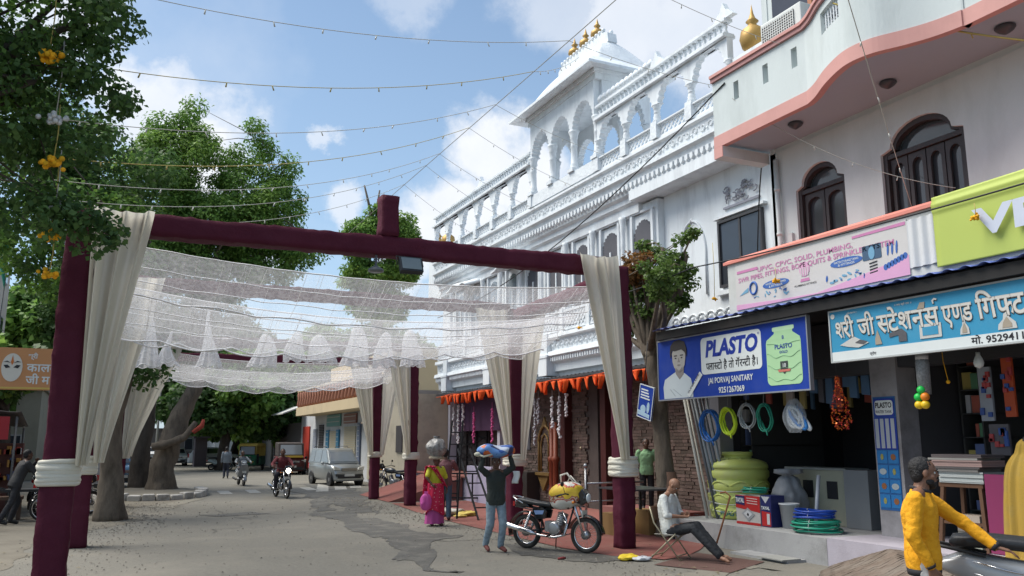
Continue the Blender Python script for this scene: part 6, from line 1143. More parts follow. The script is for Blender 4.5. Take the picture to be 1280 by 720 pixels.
# 11. woman wholly draped in yellow ----------------------------------------------------
m_dup = mat('mustard_cloth', (.42, .27, .045), .85, var=.18, scale=3, bump=.3, bscale=50, trans=.12, dirt=.5, dcol=(.24, .20, .09), dscale=3)
lr_, lj = person('woman draped head to foot in a mustard yellow cloth in front of the stationery shop', (10.98, 7.25, .43), face_to(.9, .3), dict(), SKIN, top=C(.4, .25, .04, .8), bot=C(.3, .2, .05, .8), vox=.012, h=.92, hair='long')
def drape(u, v):
    a = u * 2 * PI; z = lerp(1.60, .02, v); sh_ = min(1, v / .16); r_ = .035 + .11 * math.sin(min(1, v / .09) * PI / 2) * (v < .16) if v < .09 else None
    if v < .09: r_ = .125 * math.sin(v / .09 * PI / 2)
    elif v < .16: r_ = lerp(.125, .15, (v - .09) / .07)
    else: r_ = .15 + .13 * (1 - math.exp(-(v - .16) * 9)) + .06 * v
    f = .022 * min(1, v * 4) * (math.sin(a * 11 + v * 2) + .6 * math.sin(a * 17 + 1.3 + 2 * v) + .5 * math.sin(a * 5 - v * 3)); return ((r_ + f) * math.cos(a) * 1.1, (r_ * .85 + f) * math.sin(a) - .01, z)
MB().grid(drape, 96, 60).build('drape', m_dup, lr_)
# 12. riders (bikes are built with the vehicles) ---------------------------------------
ride = dict(hip=(0, -.05, .80), hl=(-.09, 0, .79), hr=(.09, 0, .79), kl=(-.2, .38, .74), kr=(.2, .38, .74), al=(-.2, .26, .34), ar=(.2, .26, .34), tl=(-.22, .40, .28), tr=(.22, .40, .28), chest=(0, .0, 1.12), neck=(0, .04, 1.32), head=(0, .08, 1.46), sl=(-.18, .03, 1.25), sr=(.18, .03, 1.25), el=(-.33, .25, 1.08), er=(.33, .25, 1.08), wl=(-.32, .48, 1.04), wr=(.32, .48, 1.04))
HB = {'l': (V(.1, 1, -.1), V(0, .1, -1), .9, 1), 'r': (V(-.1, 1, -.1), V(0, .1, -1), .9, -1)}
person('motorcycle rider in a maroon shirt coming with the headlamp on', (5.62, 31.1, .0), face_to(-.12, -1), ride, SKIND, top=C(.12, .02, .025, .8), bot=C(.02, .02, .03, .8), vox=.012, h=1.07, shoes=C(.02, .02, .02, .6), hands=HB)
person('grey-shirted scooter rider coming down the middle of the road', (5.48, 40.25, .0), face_to(.05, -1), {**ride, 'kl': (-.12, .36, .74), 'kr': (.12, .36, .74), 'al': (-.12, .42, .36), 'ar': (.12, .42, .36), 'tl': (-.12, .56, .32), 'tr': (.12, .56, .32)}, SKIND, top=C(.20, .22, .24, .8), bot=C(.03, .03, .04, .8), vox=.016, h=.97, shoes=C(.02, .02, .02, .6), hands=HB)
person('person in dark clothes sitting on the pale scooter at the far junction', (7.0, 62.2, .0), face_to(.95, .1), ride, SKIND, top=C(.05, .06, .09, .8), bot=C(.02, .02, .03, .8), vox=.022, h=1.05)
bake_people()
# ------------------------------------------------------------ vehicles
m_tyre = mat('tyre_rubber', (.022, .021, .02), .85, var=.2, scale=20, dirt=.5, dcol=(.10, .09, .075), dscale=5); m_chr = C(.62, .62, .64, .18, 1.0); m_alu = C(.38, .38, .39, .35, .9); m_bp = mat('black_gloss', (.012, .012, .014), .22, var=.1, coat=.5); m_bm = C(.025, .025, .027, .55); m_seat = mat('seat_vinyl', (.02, .021, .024), .42, var=.2, scale=8, bump=.15)
def wheel(par, x, z, r, tw=.045, spokes=18, name='wheel', y=0, drum=.09, rimc=None):
    b = MB(); n = 36; b.tube([(x + (r - tw) * math.cos(2 * PI * i / n), y, z + (r - tw) * math.sin(2 * PI * i / n)) for i in range(n)], tw, 10, closed=True); w_ = b.build(name, m_tyre, par)
    b = MB(); rr_ = r - tw * 1.9; b.tube([(x + rr_ * math.cos(2 * PI * i / n), y, z + rr_ * math.sin(2 * PI * i / n)) for i in range(n)], .016, 6, closed=True); b.build('rim', rimc or m_chr, w_)
    b = MB()
    for i in range(spokes): a = 2 * PI * i / spokes; b.tube([(x + drum * .7 * math.cos(a + .5), y + (.03 if i % 2 else -.03), z + drum * .7 * math.sin(a + .5)), (x + rr_ * math.cos(a), y, z + rr_ * math.sin(a))], .0028, 4)
    tag(b.build('spokes', m_alu, w_), kind='stuff'); b = MB(); b.lathe((x, y, z), [(.02, -.07), (drum, -.05), (drum, .05), (.02, .07)], 20, axis='y'); b.build('hub', m_alu, w_); return w_
def motorcycle(lab, loc, rz, lit=False, lean=0, grp='two-wheelers'):
    m = T('motorcycle', lab, 'motorcycle', loc, rz, grp); fx, rx_ = .63, -.63; r = .31
    wheel(m, fx, r, r, .04, drum=.075); wheel(m, rx_, r, r, .046, drum=.085)
    b = MB()
    for s_ in (-1, 1): b.tube([(fx, s_ * .085, r), (fx - .13, s_ * .085, .68), (fx - .21, s_ * .085, .93)], [.024, .022, .018], 10)
    b.build('fork', m_chr, m); b = MB()
    def fend(x0, R_, a0, a1, w_): b.grid(lambda u, v: (x0 + R_ * math.cos(lerp(a0, a1, u)), (v - .5) * w_, r + (R_ - .025 * abs(v - .5) * 4 * abs(v - .5)) * math.sin(lerp(a0, a1, u))), 20, 6)
    fend(fx, r + .045, R(5), R(165), .13); b.build('fender', m_bp, m, solid=.006); b = MB(); fend(rx_, r + .06, R(30), R(195), .14); b.build('fender', m_bp, m, solid=.006)
    b = MB(); b.tube([(fx - .22, 0, .92), (.1, 0, .78), (-.25, 0, .72), (-.62, 0, .76)], .022, 8); b.tube([(fx - .21, 0, .86), (.27, 0, .45), (.05, 0, .26), (-.3, 0, .3), (-.3, 0, .68)], .018, 8)
    for s_ in (-1, 1): b.tube([(-.3, s_ * .09, .36), (rx_, s_ * .1, r)], .018, 8); b.tube([(-.3, s_ * .09, .36), (-.4, s_ * .1, .7), (-.75, s_ * .1, .75)], .013, 6)
    b.build('frame', m_bm, m)
    for s_ in (-1, 1):
        b = MB(); pts = [(rx_ + .02, s_ * .12, r + .02), (-.46, s_ * .12, .68)]; b.cyl(pts[0], pts[1], .018, n=8)
        for k in range(9): p = Vector(pts[0]).lerp(Vector(pts[1]), .2 + k * .075); q = p + (Vector(pts[1]) - Vector(pts[0])).normalized() * .012; b.cyl(p, q, .032, n=10)
        b.build('shock_absorber', m_chr, m)
    def tank(u, v):
        a = v * 2 * PI; x = lerp(.42, -.08, u); w_ = .135 * math.sin(max(.05, min(1, (u * .86 + .10)) * PI)) ** .45; h_ = .115 * math.sin(max(.04, (u * .82 + .12)) * PI) ** .5; return (x, w_ * math.copysign(abs(math.cos(a)) ** .8, math.cos(a)), .84 - .04 * u + h_ * math.sin(a) * (1.15 if math.sin(a) > 0 else .8))
    MB().grid(tank, 16, 24).build('fuel_tank', m_bp, m)
    def seat(u, v): a = v * 2 * PI; x = lerp(-.06, -.78, u); z = .80 + .05 * u + .06 * max(0, u - .45); w_ = lerp(.09, .125, min(1, u * 3)) * (1 if u < .92 else .85); return (x, w_ * math.copysign(abs(math.cos(a)) ** .6, math.cos(a)), z + .045 * math.copysign(abs(math.sin(a)) ** .7, math.sin(a)) * (1 if .02 < u < .98 else .4))
    MB().grid(seat, 18, 20).build('seat', m_seat, m); b = MB(); b.tube([(-.62, .14, .82), (-.85, .12, .92), (-.93, .0, .94), (-.85, -.12, .92), (-.62, -.14, .82)], .013, 8)
    for s_ in (-1, 1): b.tube([(-.78, s_ * .13, .80), (-.8, s_ * .13, .92)], .01, 6)
    b.build('grab_rail', m_chr, m)
    b = MB()
    for s_ in (-1, 1): b.prism([(-.12, .70), (-.16, .56), (-.34, .54), (-.44, .66), (-.42, .76), (-.2, .76)], s_ * .10 - .02, s_ * .10 + .02, 'y')
    b.build('side_panel', m_bp, m, bev=.012); b = MB()
    for s_ in (-1, 1): b.prism([(-.17, .71), (-.2, .64), (-.36, .63), (-.39, .70)], s_ * .123 - .003, s_ * .123 + .003, 'y')
    b.build('sticker', C(.22, .32, .55, .3), m)
    b = MB(); b.prism([(-.86, .74), (-.80, .86), (-.6, .84), (-.5, .74)], -.08, .08, 'y'); b.build('tail', m_bp, m, bev=.02); b = MB(); b.box(-.90, -.86, -.06, .06, .76, .84); b.build('tail_light', C(.4, .02, .02, .25), m)
    b = MB(); b.lathe((.02, 0, .40), [(.10, -.14), (.13, -.10), (.13, .10), (.10, .14)], 16, axis='y'); b.box(-.18, .14, -.09, .09, .33, .52); b.build('crankcase', m_alu, m, bev=.01)
    b = MB(); b.cyl((.10, 0, .46), (.17, 0, .66), .075, n=14)
    for k in range(6): p = Vector((.105, 0, .48)).lerp(Vector((.165, 0, .65)), k / 5); q = p + Vector((.003, 0, .01)); b.cyl(p, q, .10, n=14)
    b.build('engine_block', m_alu, m)
    b = MB(); b.tube([(.18, -.05, .58), (.30, -.09, .48), (.26, -.12, .30), (.05, -.13, .25), (-.25, -.14, .27), (-.38, -.15, .30)], .021, 10); b.tube([(-.34, -.16, .29), (-.42, -.165, .31), (-.98, -.18, .43), (-1.02, -.18, .44)], [.025, .045, .052, .04], 14); b.build('exhaust', m_chr, m)
    b = MB(); b.lathe((.62, 0, .95), [(.03, -.06), (.085, -.02), (.10, .05), (.095, .07)], 18, axis='x'); b.prism([(.50, 1.0), (.60, 1.12), (.68, 1.02), (.70, .88), (.6, .82), (.46, .87)], -.09, .09, 'y'); b.build('headlamp_cowl', m_bp, m, bev=.02)
    b = MB(); b.lathe((.695, 0, .95), [(.085, 0), (.07, .015), (.03, .024), (.001, .026)], 18, axis='x'); b.build('headlight', C(.8, .8, .75, .2, emit=(1, .95, .8, 9)) if lit else C(.55, .6, .62, .12), m)
    b = MB(); b.tube([(.30, .36, 1.00), (.36, .26, 1.03), (.42, .1, 1.0), (.42, -.1, 1.0), (.36, -.26, 1.03), (.30, -.36, 1.00)], .012, 8); b.build('handlebar', m_bm, m)
    for s_ in (-1, 1):
        b = MB(); b.tube([(.31, s_ * .30, 1.015), (.27, s_ * .40, .99)], .018, 8); b.build('grip', m_tyre, m); b = MB(); b.tube([(.36, s_ * .25, 1.03), (.34, s_ * .3, 1.16)], .006, 5); b.lathe((.335, s_ * .31, 1.2), [(.02, .012), (.055, .006), (.058, -.006), (.02, -.012)], 14, axis='x', sq=.75); b.build('mirror', m_bm, m)
        b = MB(); b.tube([(.46, s_ * .10, .88), (.48, s_ * .19, .88)], .009, 6); b.ball((.49, s_ * .20, .88), .03, 8, sc=(1, .8, .8)); b.build('indicator', C(.6, .2, .02, .3), m); b = MB(); b.tube([(-.05, s_ * .12, .28), (-.05, s_ * .25, .27)], .014, 6); b.build('footrest', m_tyre, m)
    b = MB(); b.tube([(-.05, .1, .28), (-.16, .26, .02)], .01, 6); b.build('side_stand', m_bm, m); b = MB(); b.box(.60, .615, -.09, .09, .62, .74); b.build('number_plate', C(.5, .5, .45, .5), m)
    b = MB(); b.tube([(.25, .17, .3), (.36, .2, .55), (.25, .17, .72)], .012, 6); b.tube([(.25, -.17, .3), (.36, -.2, .55), (.25, -.17, .72)], .012, 6); b.tube([(.25, -.17, .3), (.25, .17, .3)], .012, 6); b.build('leg_guard', m_chr, m); return m
motorcycle('black motorcycle parked on the kerb with a printed sack on its tank', (7.46, 13.92, 0), math.atan2(13.32 - 14.52, 7.81 - 7.11))
sk = T('sack', 'bulging white and yellow printed sack resting on the tank of the parked motorcycle', 'sack', (7.60, 13.68, .85)); Mx = Matrix.Translation((7.57, 13.71, .98)) @ Matrix.Rotation(math.atan2(-1.2, .7), 4, 'Z') @ Matrix.Rotation(R(-12), 4, 'Y')
def sackf(u, v):
    a = u * 2 * PI; ca, sa = math.cos(a), math.sin(a); t = 2 * v - 1; q = (1 - abs(t) ** 3.5) ** .5; w_ = 1 + .07 * noise.noise((ca * 2, sa * 2, v * 4)) + .04 * noise.noise((ca * 6, sa * 6, v * 9)); return (.33 * math.copysign(abs(ca) ** .75, ca) * q * w_, .19 * math.copysign(abs(sa) ** .85, sa) * q * w_ , .24 * t * w_)
b = MB().grid(sackf, 44, 24); b.xf(Mx)
m_sk = bpy.data.materials.new('printed_sack'); m_sk.use_nodes = True; t_ = m_sk.node_tree; bs = t_.nodes['Principled BSDF']; bs.inputs['Roughness'].default_value = .55; tcx = t_.nodes.new('ShaderNodeTexCoord'); sepx = t_.nodes.new('ShaderNodeSeparateXYZ'); t_.links.new(tcx.outputs['Object'], sepx.inputs[0])
rmp = t_.nodes.new('ShaderNodeValToRGB'); rmp.color_ramp.interpolation = 'CONSTANT'; mrx = t_.nodes.new('ShaderNodeMapRange'); nx_ = t_.nodes.new('ShaderNodeTexNoise'); nx_.inputs['Scale'].default_value = 7; t_.links.new(tcx.outputs['Object'], nx_.inputs[0]); adx = t_.nodes.new('ShaderNodeMath'); adx.operation = 'MULTIPLY_ADD'; adx.inputs[1].default_value = .30; t_.links.new(nx_.outputs[0], adx.inputs[0]); t_.links.new(sepx.outputs[2], adx.inputs[2]); t_.links.new(adx.outputs[0], mrx.inputs[0]); mrx.inputs[1].default_value = .02; mrx.inputs[2].default_value = .56; t_.links.new(mrx.outputs[0], rmp.inputs[0])
el_ = rmp.color_ramp.elements; el_[0].color = (.55, .52, .46, 1); el_[1].position = .30; el_[1].color = (.30, .05, .035, 1)
for p_, c_ in ((.36, (.5, .4, .3, 1)), (.40, (.28, .09, .05, 1)), (.46, (.62, .42, .03, 1)), (.60, (.6, .38, .03, 1)), (.66, (.64, .44, .03, 1)), (.80, (.45, .07, .04, 1)), (.86, (.58, .56, .5, 1))): e_ = el_.new(p_); e_.color = c_
t_.links.new(rmp.outputs[0], bs.inputs['Base Color']); b.build('cloth', m_sk, sk, world=True)
b = MB(); b.tube([(7.52, 13.8, 1.18), (7.5, 13.78, 1.34), (7.56, 13.66, 1.38), (7.66, 13.56, 1.2)], [.012, .02, .02, .012], 7); b.tube([(7.6, 13.75, 1.18), (7.64, 13.66, 1.33), (7.72, 13.52, 1.18)], .014, 6); b.build('handle', C(.6, .57, .5, .7), sk, world=True)
motorcycle('motorcycle coming up the road with its headlamp lit', (5.60, 30.9, 0), math.atan2(-1, .12) , True)
def scooter(lab, loc, rz, body, grp='two-wheelers', rail=True):
    m = T('scooter', lab, 'scooter', loc, rz, grp); r = .23; wheel(m, .62, r, r, .045, 0, drum=.1); wheel(m, -.60, r, r, .05, 0, drum=.1)
    def tail(u, v):   # rear body shell
        a = v * PI * 2; x = lerp(-.02, -.88, u); w_ = .17 * math.sin(PI * (.22 + .70 * u)) ** .55; z0 = lerp(.30, .60, u ** 1.4); z1 = lerp(.66, .78, u) - .10 * max(0, u - .8) * 5; c = (z0 + z1) / 2; hh = (z1 - z0) / 2; return (x, w_ * math.copysign(abs(math.cos(a)) ** .7, math.cos(a)), c + hh * math.copysign(abs(math.sin(a)) ** .75, math.sin(a)))
    MB().grid(tail, 24, 28).build('rear_body', body, m)
    def seat(u, v): a = v * 2 * PI; x = lerp(.0, -.80, u); z = .78 + .05 * math.sin(u * PI * .9) + (.05 * max(0, u - .5)); w_ = lerp(.10, .15, min(1, u * 3)) * (1 - .5 * max(0, u - .85) / .15); return (x, w_ * math.copysign(abs(math.cos(a)) ** .6, math.cos(a)), z + .055 * math.copysign(abs(math.sin(a)) ** .7, math.sin(a)) * (1 if .03 < u < .97 else .3))
    MB().grid(seat, 30, 24).build('seat', m_seat, m); b = MB(); k_ = 0 if rail else -.07; b.tube([(-.55, .13, .80 + k_), (-.86, .11, .90 + k_ * 1.6), (-.92, 0, .92 + k_ * 1.7), (-.86, -.11, .90 + k_ * 1.6), (-.55, -.13, .80 + k_)], .014, 8); b.build('grab_rail', m_bm, m)
    for s_ in (-1, 1):
        for k in (0, 1):
            b = MB(); b.tube([(-.20 - .1 * k, s_ * .172, .60 - .09 * k), (-.42, s_ * .178, .64 - .09 * k), (-.64, s_ * .166, .69 - .09 * k)], [.004, .008, .004], 5); b.build('chrome_strip', m_chr, m)
    b = MB(); b.grid(lambda u, v: (lerp(.62, .30, u) - .06 * (1 - abs(2 * v - 1) ** 2) * -1, (v - .5) * lerp(.24, .40, math.sin(u * PI)), lerp(.95, .28, u)), 14, 12); b.build('apron', body, m, solid=.03)
    b = MB(); b.box(-.05, .36, -.15, .15, .26, .30); b.build('footboard', m_bm, m, bev=.01); b = MB(); b.grid(lambda u, v: (.62 + (r + .05) * math.cos(lerp(R(-5), R(160), u)), (v - .5) * .14, r + (r + .05) * math.sin(lerp(R(-5), R(160), u)) * (1 - .1 * abs(2 * v - 1))), 14, 6); b.build('fender', body, m, solid=.008)
    b = MB(); b.tube([(.62, 0, r), (.5, 0, .6), (.42, 0, 1.0)], .03, 8); b.build('fork', m_bm, m); b = MB(); b.tube([(.32, .34, 1.03), (.40, .15, 1.05), (.42, 0, 1.04), (.40, -.15, 1.05), (.32, -.34, 1.03)], .014, 8); b.build('handlebar', m_bm, m)
    b = MB(); b.prism([(.34, 1.10), (.46, 1.10), (.54, .98), (.48, .92), (.36, .96)], -.12, .12, 'y'); b.build('headset', body, m, bev=.03); b = MB(); b.lathe((.51, 0, 1.0), [(.07, 0), (.06, .03), (.02, .045)], 16, axis='x', sq=.7); b.build('headlight', C(.6, .64, .66, .12), m)
    for s_ in (-1, 1): b = MB(); b.tube([(.38, s_ * .2, 1.06), (.36, s_ * .26, 1.2)], .006, 5); b.lathe((.35, s_ * .27, 1.24), [(.02, .012), (.06, .006), (.06, -.006), (.02, -.012)], 14, axis='x', sq=.75); b.build('mirror', m_bm, m)
    b = MB(); b.box(-.93, -.87, -.08, .08, .62, .70); b.build('tail_light', C(.4, .02, .02, .25), m); b = MB(); b.box(.60, .61, -.09, .09, .55, .66); b.build('number_plate', C(.55, .55, .5, .5), m); b = MB(); b.tube([(-.3, -.18, .26), (-.85, -.2, .32)], [.04, .055], 10); b.build('exhaust', m_bm, m); return m
m_sg = mat('grey_metallic', (.34, .35, .36), .3, .15, var=.05, coat=.5)
scooter('dark grey scooter with chrome strips beside the man in yellow', (6.62, 4.15, .345), math.atan2(-.826, .563), m_sg, rail=False)
scooter('grey scooter ridden down the middle of the road', (5.48, 40.2, 0), math.atan2(-1, .05), mat('silver_scooter', (.25, .26, .27), .3, .4)); scooter('pale scooter standing across the far junction', (7.0, 62, 0), 0.1, C(.45, .55, .55, .3))
def car(name, lab, cat, loc, rz, paint, L_=3.5, W_=1.5, prof=None, belt=.95, h0=.30, tall=1.65, wr=.28, wb=2.4, rails=False, grp='parked vehicles', glassm=None):
    m = T(name, lab, cat, loc, rz, grp); hl = L_ / 2; gm = glassm or m_gl
    # lower body loft along x: bottom, sill, belt, top
    prof = prof or [(-1, .62, .70), (-.985, .95, .90), (-.9, 1.0, .97), (-.3, .98, 1.0), (.25, .97, 1.0), (.35, .95, .99), (.72, .92, .97), (.93, .80, .93), (.99, .62, .86), (1.0, .5, .80)]
    vs = []; nn = 14
    for (x, zt, wk) in prof:
        w_ = W_ / 2 * wk; X = x * hl; ring = [(0, h0 * .7), (w_ * .9, h0 * .7), (w_ * .98, h0 + .05), (w_, h0 + .22), (w_ * 1.0, zt * .80), (w_ * .97, zt - .03), (w_ * .88, zt), (0, zt + .02)]
        ring = ring + [(-a, z) for a, z in ring[-2:0:-1]]; vs += [(X, a, z) for a, z in ring]
    n = 14; k = len(prof); b = MB(); b.add(vs, [(i * n + j, i * n + (j + 1) % n, (i + 1) * n + (j + 1) % n, (i + 1) * n + j) for i in range(k - 1) for j in range(n)] + [tuple(range(n))[::-1], tuple((k - 1) * n + j for j in range(n))], 0, True)
    b.build('body', paint, m)
    return m, hl
def greenhouse(m, hl, W_, pts, paint, belt, gm, posts=(-.30, .18)):
    """pts: side outline of the cabin from front base to rear base [(x,z)...]; glass inset between pillars"""
    wb_, wt = W_ / 2 * .95, W_ / 2 * .80; zt = max(p[1] for p in pts); f = lambda z: lerp(wb_, wt, (z - belt) / (zt - belt)); b = MB()
    n = len(pts); vs = [(p[0] * hl, s_ * f(p[1]), p[1]) for s_ in (-1, 1) for p in pts]; b.add(vs, [(i, i + 1, n + i + 1, n + i) for i in range(n - 1)] + [tuple(range(n)), tuple(n + i for i in range(n))[::-1]], 0, False); b.build('cabin', paint, m, bev=.035)
    p0, p1 = pts[0], pts[1]; q = []
    for (t, e) in ((.12, .88), (.86, .84)): x = lerp(p0[0], p1[0], t) * hl; z = lerp(p0[1], p1[1], t); q.append((x + .012, f(z) * e, z + .008)); q.append((x + .012, -f(z) * e, z + .008))
    b = MB(); b.add([q[0], q[1], q[3], q[2]], [(0, 1, 2, 3)]); b.build('windscreen', gm, m, solid=.01)
    p0, p1 = pts[-1], pts[-2]; q = []
    for (t, e) in ((.15, .85), (.85, .8)): x = lerp(p0[0], p1[0], t) * hl; z = lerp(p0[1], p1[1], t); q.append((x - .012, f(z) * e, z + .008)); q.append((x - .012, -f(z) * e, z + .008))
    b = MB(); b.add([q[0], q[1], q[3], q[2]], [(0, 1, 2, 3)]); b.build('rear_window', gm, m, solid=.01)
    zb, zc = belt + .05, zt - .10
    def xa(z, A_, B_): t = (z - A_[1]) / max(1e-6, (B_[1] - A_[1])); return lerp(A_[0], B_[0], min(1, max(0, t))) * hl
    xs = [lambda z: xa(z, pts[0], pts[1]) - .10] + [(lambda z, c=c: c * hl) for c in sorted(posts, reverse=True)] + [lambda z: xa(z, pts[-1], pts[-2]) + .10]
    for s_ in (-1, 1):
        for i in range(len(xs) - 1):
            q = [(xs[i](zb) - .03, s_ * (f(zb) + .006), zb), (xs[i + 1](zb) + .03, s_ * (f(zb) + .006), zb), (xs[i + 1](zc) + .03, s_ * (f(zc) + .006), zc), (xs[i](zc) - .03, s_ * (f(zc) + .006), zc)]
            b = MB(); b.add(q, [(0, 1, 2, 3)]); b.build('side_window', gm, m, solid=.012)
def carbits(m, hl, W_, wr, wb, ft=0, paint=None, zh=.72, plate=True):
    for x in (wb / 2 + .05, -wb / 2 + .05):
        for s_ in (-1, 1):
            b = MB(); b.lathe((x, s_ * (W_ / 2 - .09), wr), [(wr * .55, -.08), (wr, -.075), (wr, .075), (wr * .55, .08)], 24, axis='y'); w_ = b.build('wheel', m_tyre, m); b = MB(); b.lathe((x, s_ * (W_ / 2 - .09), wr), [(wr * .62, .082 * s_), (wr * .5, .09 * s_), (wr * .12, .10 * s_), (.001, .10 * s_)], 18, axis='y'); b.build('rim', m_alu, w_)
            b = MB(); b.lathe((x, s_ * (W_ / 2 - .1), wr + .02), [(wr * 1.18, -.1), (wr * 1.2, s_ * .105), (wr * .9, s_ * .105)], 24, axis='y'); b.build('wheel_arch', m_bm, m)
    for s_ in (-1, 1):
        b = MB(); b.prism([(s_ * W_ * .27, zh - .08), (s_ * W_ * .46, zh - .06), (s_ * W_ * .47, zh + .10), (s_ * W_ * .30, zh + .04)], hl * .90, hl * .995, 'x'); b.build('headlight', C(.6, .58, .52, .15), m, bev=.015)
        b = MB(); b.prism([(s_ * W_ * .40, zh - .05), (s_ * W_ * .47, zh - .05), (s_ * W_ * .46, zh + .25), (s_ * W_ * .41, zh + .25)], -hl * 1.0, -hl * .93, 'x'); b.build('tail_light', C(.35, .02, .02, .25), m)
        b = MB(); b.ball((hl * .33, s_ * (W_ / 2 + .07), .98), .09, 10, sc=(.5, 1, .8)); b.build('mirror', paint or m_bm, m)
    b = MB(); b.box(hl * .97, hl * 1.003, -W_ * .24, W_ * .24, zh - .10, zh + .02)
    b.build('grille', m_bm, m); b = MB()
    for k in range(3): b.box(hl * 1.0, hl * 1.008, -W_ * .24, W_ * .24, zh - .085 + k * .04, zh - .07 + k * .04)
    b.build('grille_trim', m_chr, m); b = MB(); b.box(hl * .98, hl * 1.02, -W_ * .36, W_ * .36, .33, .47); b.build('lower_grille', m_bm, m, bev=.01); b = MB(); b.box(hl * 1.02, hl * 1.03, -.24, .24, .42, .53); b.build('number_plate', C(.55, .55, .52, .5), m)
    b = MB(); b.box(hl * .96, hl * 1.015, -W_ * .47, W_ * .47, .26, .34); b.build('bumper', paint or m_bm, m, bev=.02)
m_sv = mat('silver_paint', (.36, .38, .38), .3, .55, var=.04, coat=.4, dirt=.25, dcol=(.22, .21, .19))
v, hl = car('parked_van', 'silver tall hatchback van parked in front of the far shops', 'van', (9.55, 39.4, 0), face_to(.12, -.99) + PI / 2, m_sv, 3.55, 1.5, belt=.98)
greenhouse(v, hl, 1.5, [(.62, .97), (.30, 1.56), (.15, 1.64), (-.85, 1.64), (-.93, 1.55), (-.98, .97)], m_sv, .97, m_lgl, (-.02, -.52)); carbits(v, hl, 1.5, .28, 2.4, paint=m_sv, zh=.76)
b = MB()
for s_ in (-1, 1): b.tube([(.15, s_ * .52, 1.66), (.1, s_ * .52, 1.72), (-1.4, s_ * .52, 1.72), (-1.5, s_ * .52, 1.66)], .016, 6)
b.build('roof_rail', m_bm, v)
v, hl = car('parked_car', 'white car parked far down the road in front of the kiosk', 'car', (7.9, 74, 0), face_to(1, -.1) + PI / 2, C(.62, .63, .62, .3, coat=.4), 4.2, 1.7); greenhouse(v, hl, 1.7, [(.42, .95), (.15, 1.42), (0, 1.48), (-.75, 1.48), (-.9, .95)], C(.62, .63, .62, .3, coat=.4), .95, m_gl); carbits(v, hl, 1.7, .3, 2.6)
v, hl = car('parked_car', 'white sedan furthest left behind the kerbed tree', 'car', (5.0, 76, 0), face_to(0, -1) + PI / 2, C(.55, .56, .54, .3), 4, 1.65); greenhouse(v, hl, 1.65, [(.42, .95), (.15, 1.38), (0, 1.42), (-.55, 1.42), (-.8, .95)], C(.55, .56, .54, .3), .95, m_gl); carbits(v, hl, 1.65, .3, 2.5)
v, hl = car('parked_car', 'dark blue hatchback between the left trees', 'car', (.0, 42, 0), face_to(.3, -1) + PI / 2, C(.03, .09, .16, .25, coat=.5), 3.8, 1.6); greenhouse(v, hl, 1.6, [(.5, .95), (.2, 1.45), (.05, 1.5), (-.8, 1.5), (-.95, .95)], C(.03, .09, .16, .25, coat=.5), .95, m_gl); carbits(v, hl, 1.6, .3, 2.4)
v, hl = car('parked_car', 'small white car seen between the two kerbed tree trunks', 'car', (4.0, 92, 0), face_to(0, -1) + PI / 2, C(.6, .6, .6, .3), 4, 1.65); greenhouse(v, hl, 1.65, [(.42, .95), (.15, 1.38), (0, 1.42), (-.55, 1.42), (-.8, .95)], C(.6, .6, .6, .3), .95, m_gl); carbits(v, hl, 1.65, .3, 2.5)
# maroon jeep with a pale screen
v, hl = car('jeep', 'maroon and black utility jeep with a yellow stripe behind the motorcycle rider', 'jeep', (10.1, 53.5, 0), face_to(-.1, -1) + PI / 2, C(.09, .02, .02, .4), 3.9, 1.7, prof=[(-1, .9, .95), (-.9, 1.05, 1), (.2, 1.05, 1), (.3, 1.05, .95), (.95, 1.0, .85), (1.0, .8, .8)]); b = MB(); b.prism([(.9, 1.05), (.6, 1.85), (-1.9, 1.9), (-1.92, 1.05)], -.76, .76, 'y'); b.build('canopy', C(.05, .04, .038, .7), v, bev=.04); b = MB(); b.add([(.90, -.66, 1.16), (.90, .66, 1.16), (.68, .62, 1.74), (.68, -.62, 1.74)], [(0, 1, 2, 3)]); b.build('windscreen', m_lgl, v, solid=.015); carbits(v, hl, 1.7, .34, 2.3, zh=.8); b = MB(); b.box(1.45, 1.99, -.6, .6, 1.0, 1.1); b.build('stripe', C(.5, .32, .04, .5), v)
# auto rickshaw
ar = T('auto_rickshaw', 'green and yellow auto rickshaw waiting at the far junction', 'auto rickshaw', (9.0, 61.5, 0), face_to(-.45, -1) + PI / 2, 'parked vehicles'); gy = C(.015, .10, .045, .35); yl = C(.55, .38, .08, .6)
b = MB(); b.prism([(1.25, .35), (1.28, .8), (1.05, 1.05), (.95, 1.05), (.85, .45), (.1, .42), (0, .95), (-1.15, .95), (-1.3, .8), (-1.3, .35)], -.62, .62, 'y'); b.build('body', gy, ar, bev=.06)
b = MB(); b.prism([(1.0, 1.68), (.9, 1.78), (.3, 1.84), (-1.1, 1.82), (-1.28, 1.7), (-1.3, .95), (-1.15, .95), (-1.1, 1.62), (.98, 1.62)], -.62, .62, 'y'); b.build('canopy', yl, ar, bev=.05)
b = MB(); b.add([(1.07, -.48, 1.08), (1.07, .48, 1.08), (.99, .46, 1.6), (.99, -.46, 1.6)], [(0, 1, 2, 3)]); b.build('windscreen', m_lgl, ar, solid=.012); b = MB(); b.box(.2, .25, -.55, .55, .45, 1.1); b.box(-1.0, -.3, -.52, .52, .45, .75); b.build('seat', m_bm, ar)
for s_ in (-1, 1): b = MB(); b.tube([(1.05, s_ * .58, 1.0), (.97, s_ * .58, 1.66)], .025, 6); b.tube([(.1, s_ * .6, .9), (.1, s_ * .6, 1.66)], .02, 6); b.build('pillar', yl, ar)
for x, y in ((1.0, 0), (-.85, .55), (-.85, -.55)): b = MB(); b.lathe((x, y, .23), [(.1, -.06), (.23, -.05), (.23, .05), (.1, .06)], 18, axis='y'); b.build('wheel', m_tyre, ar)
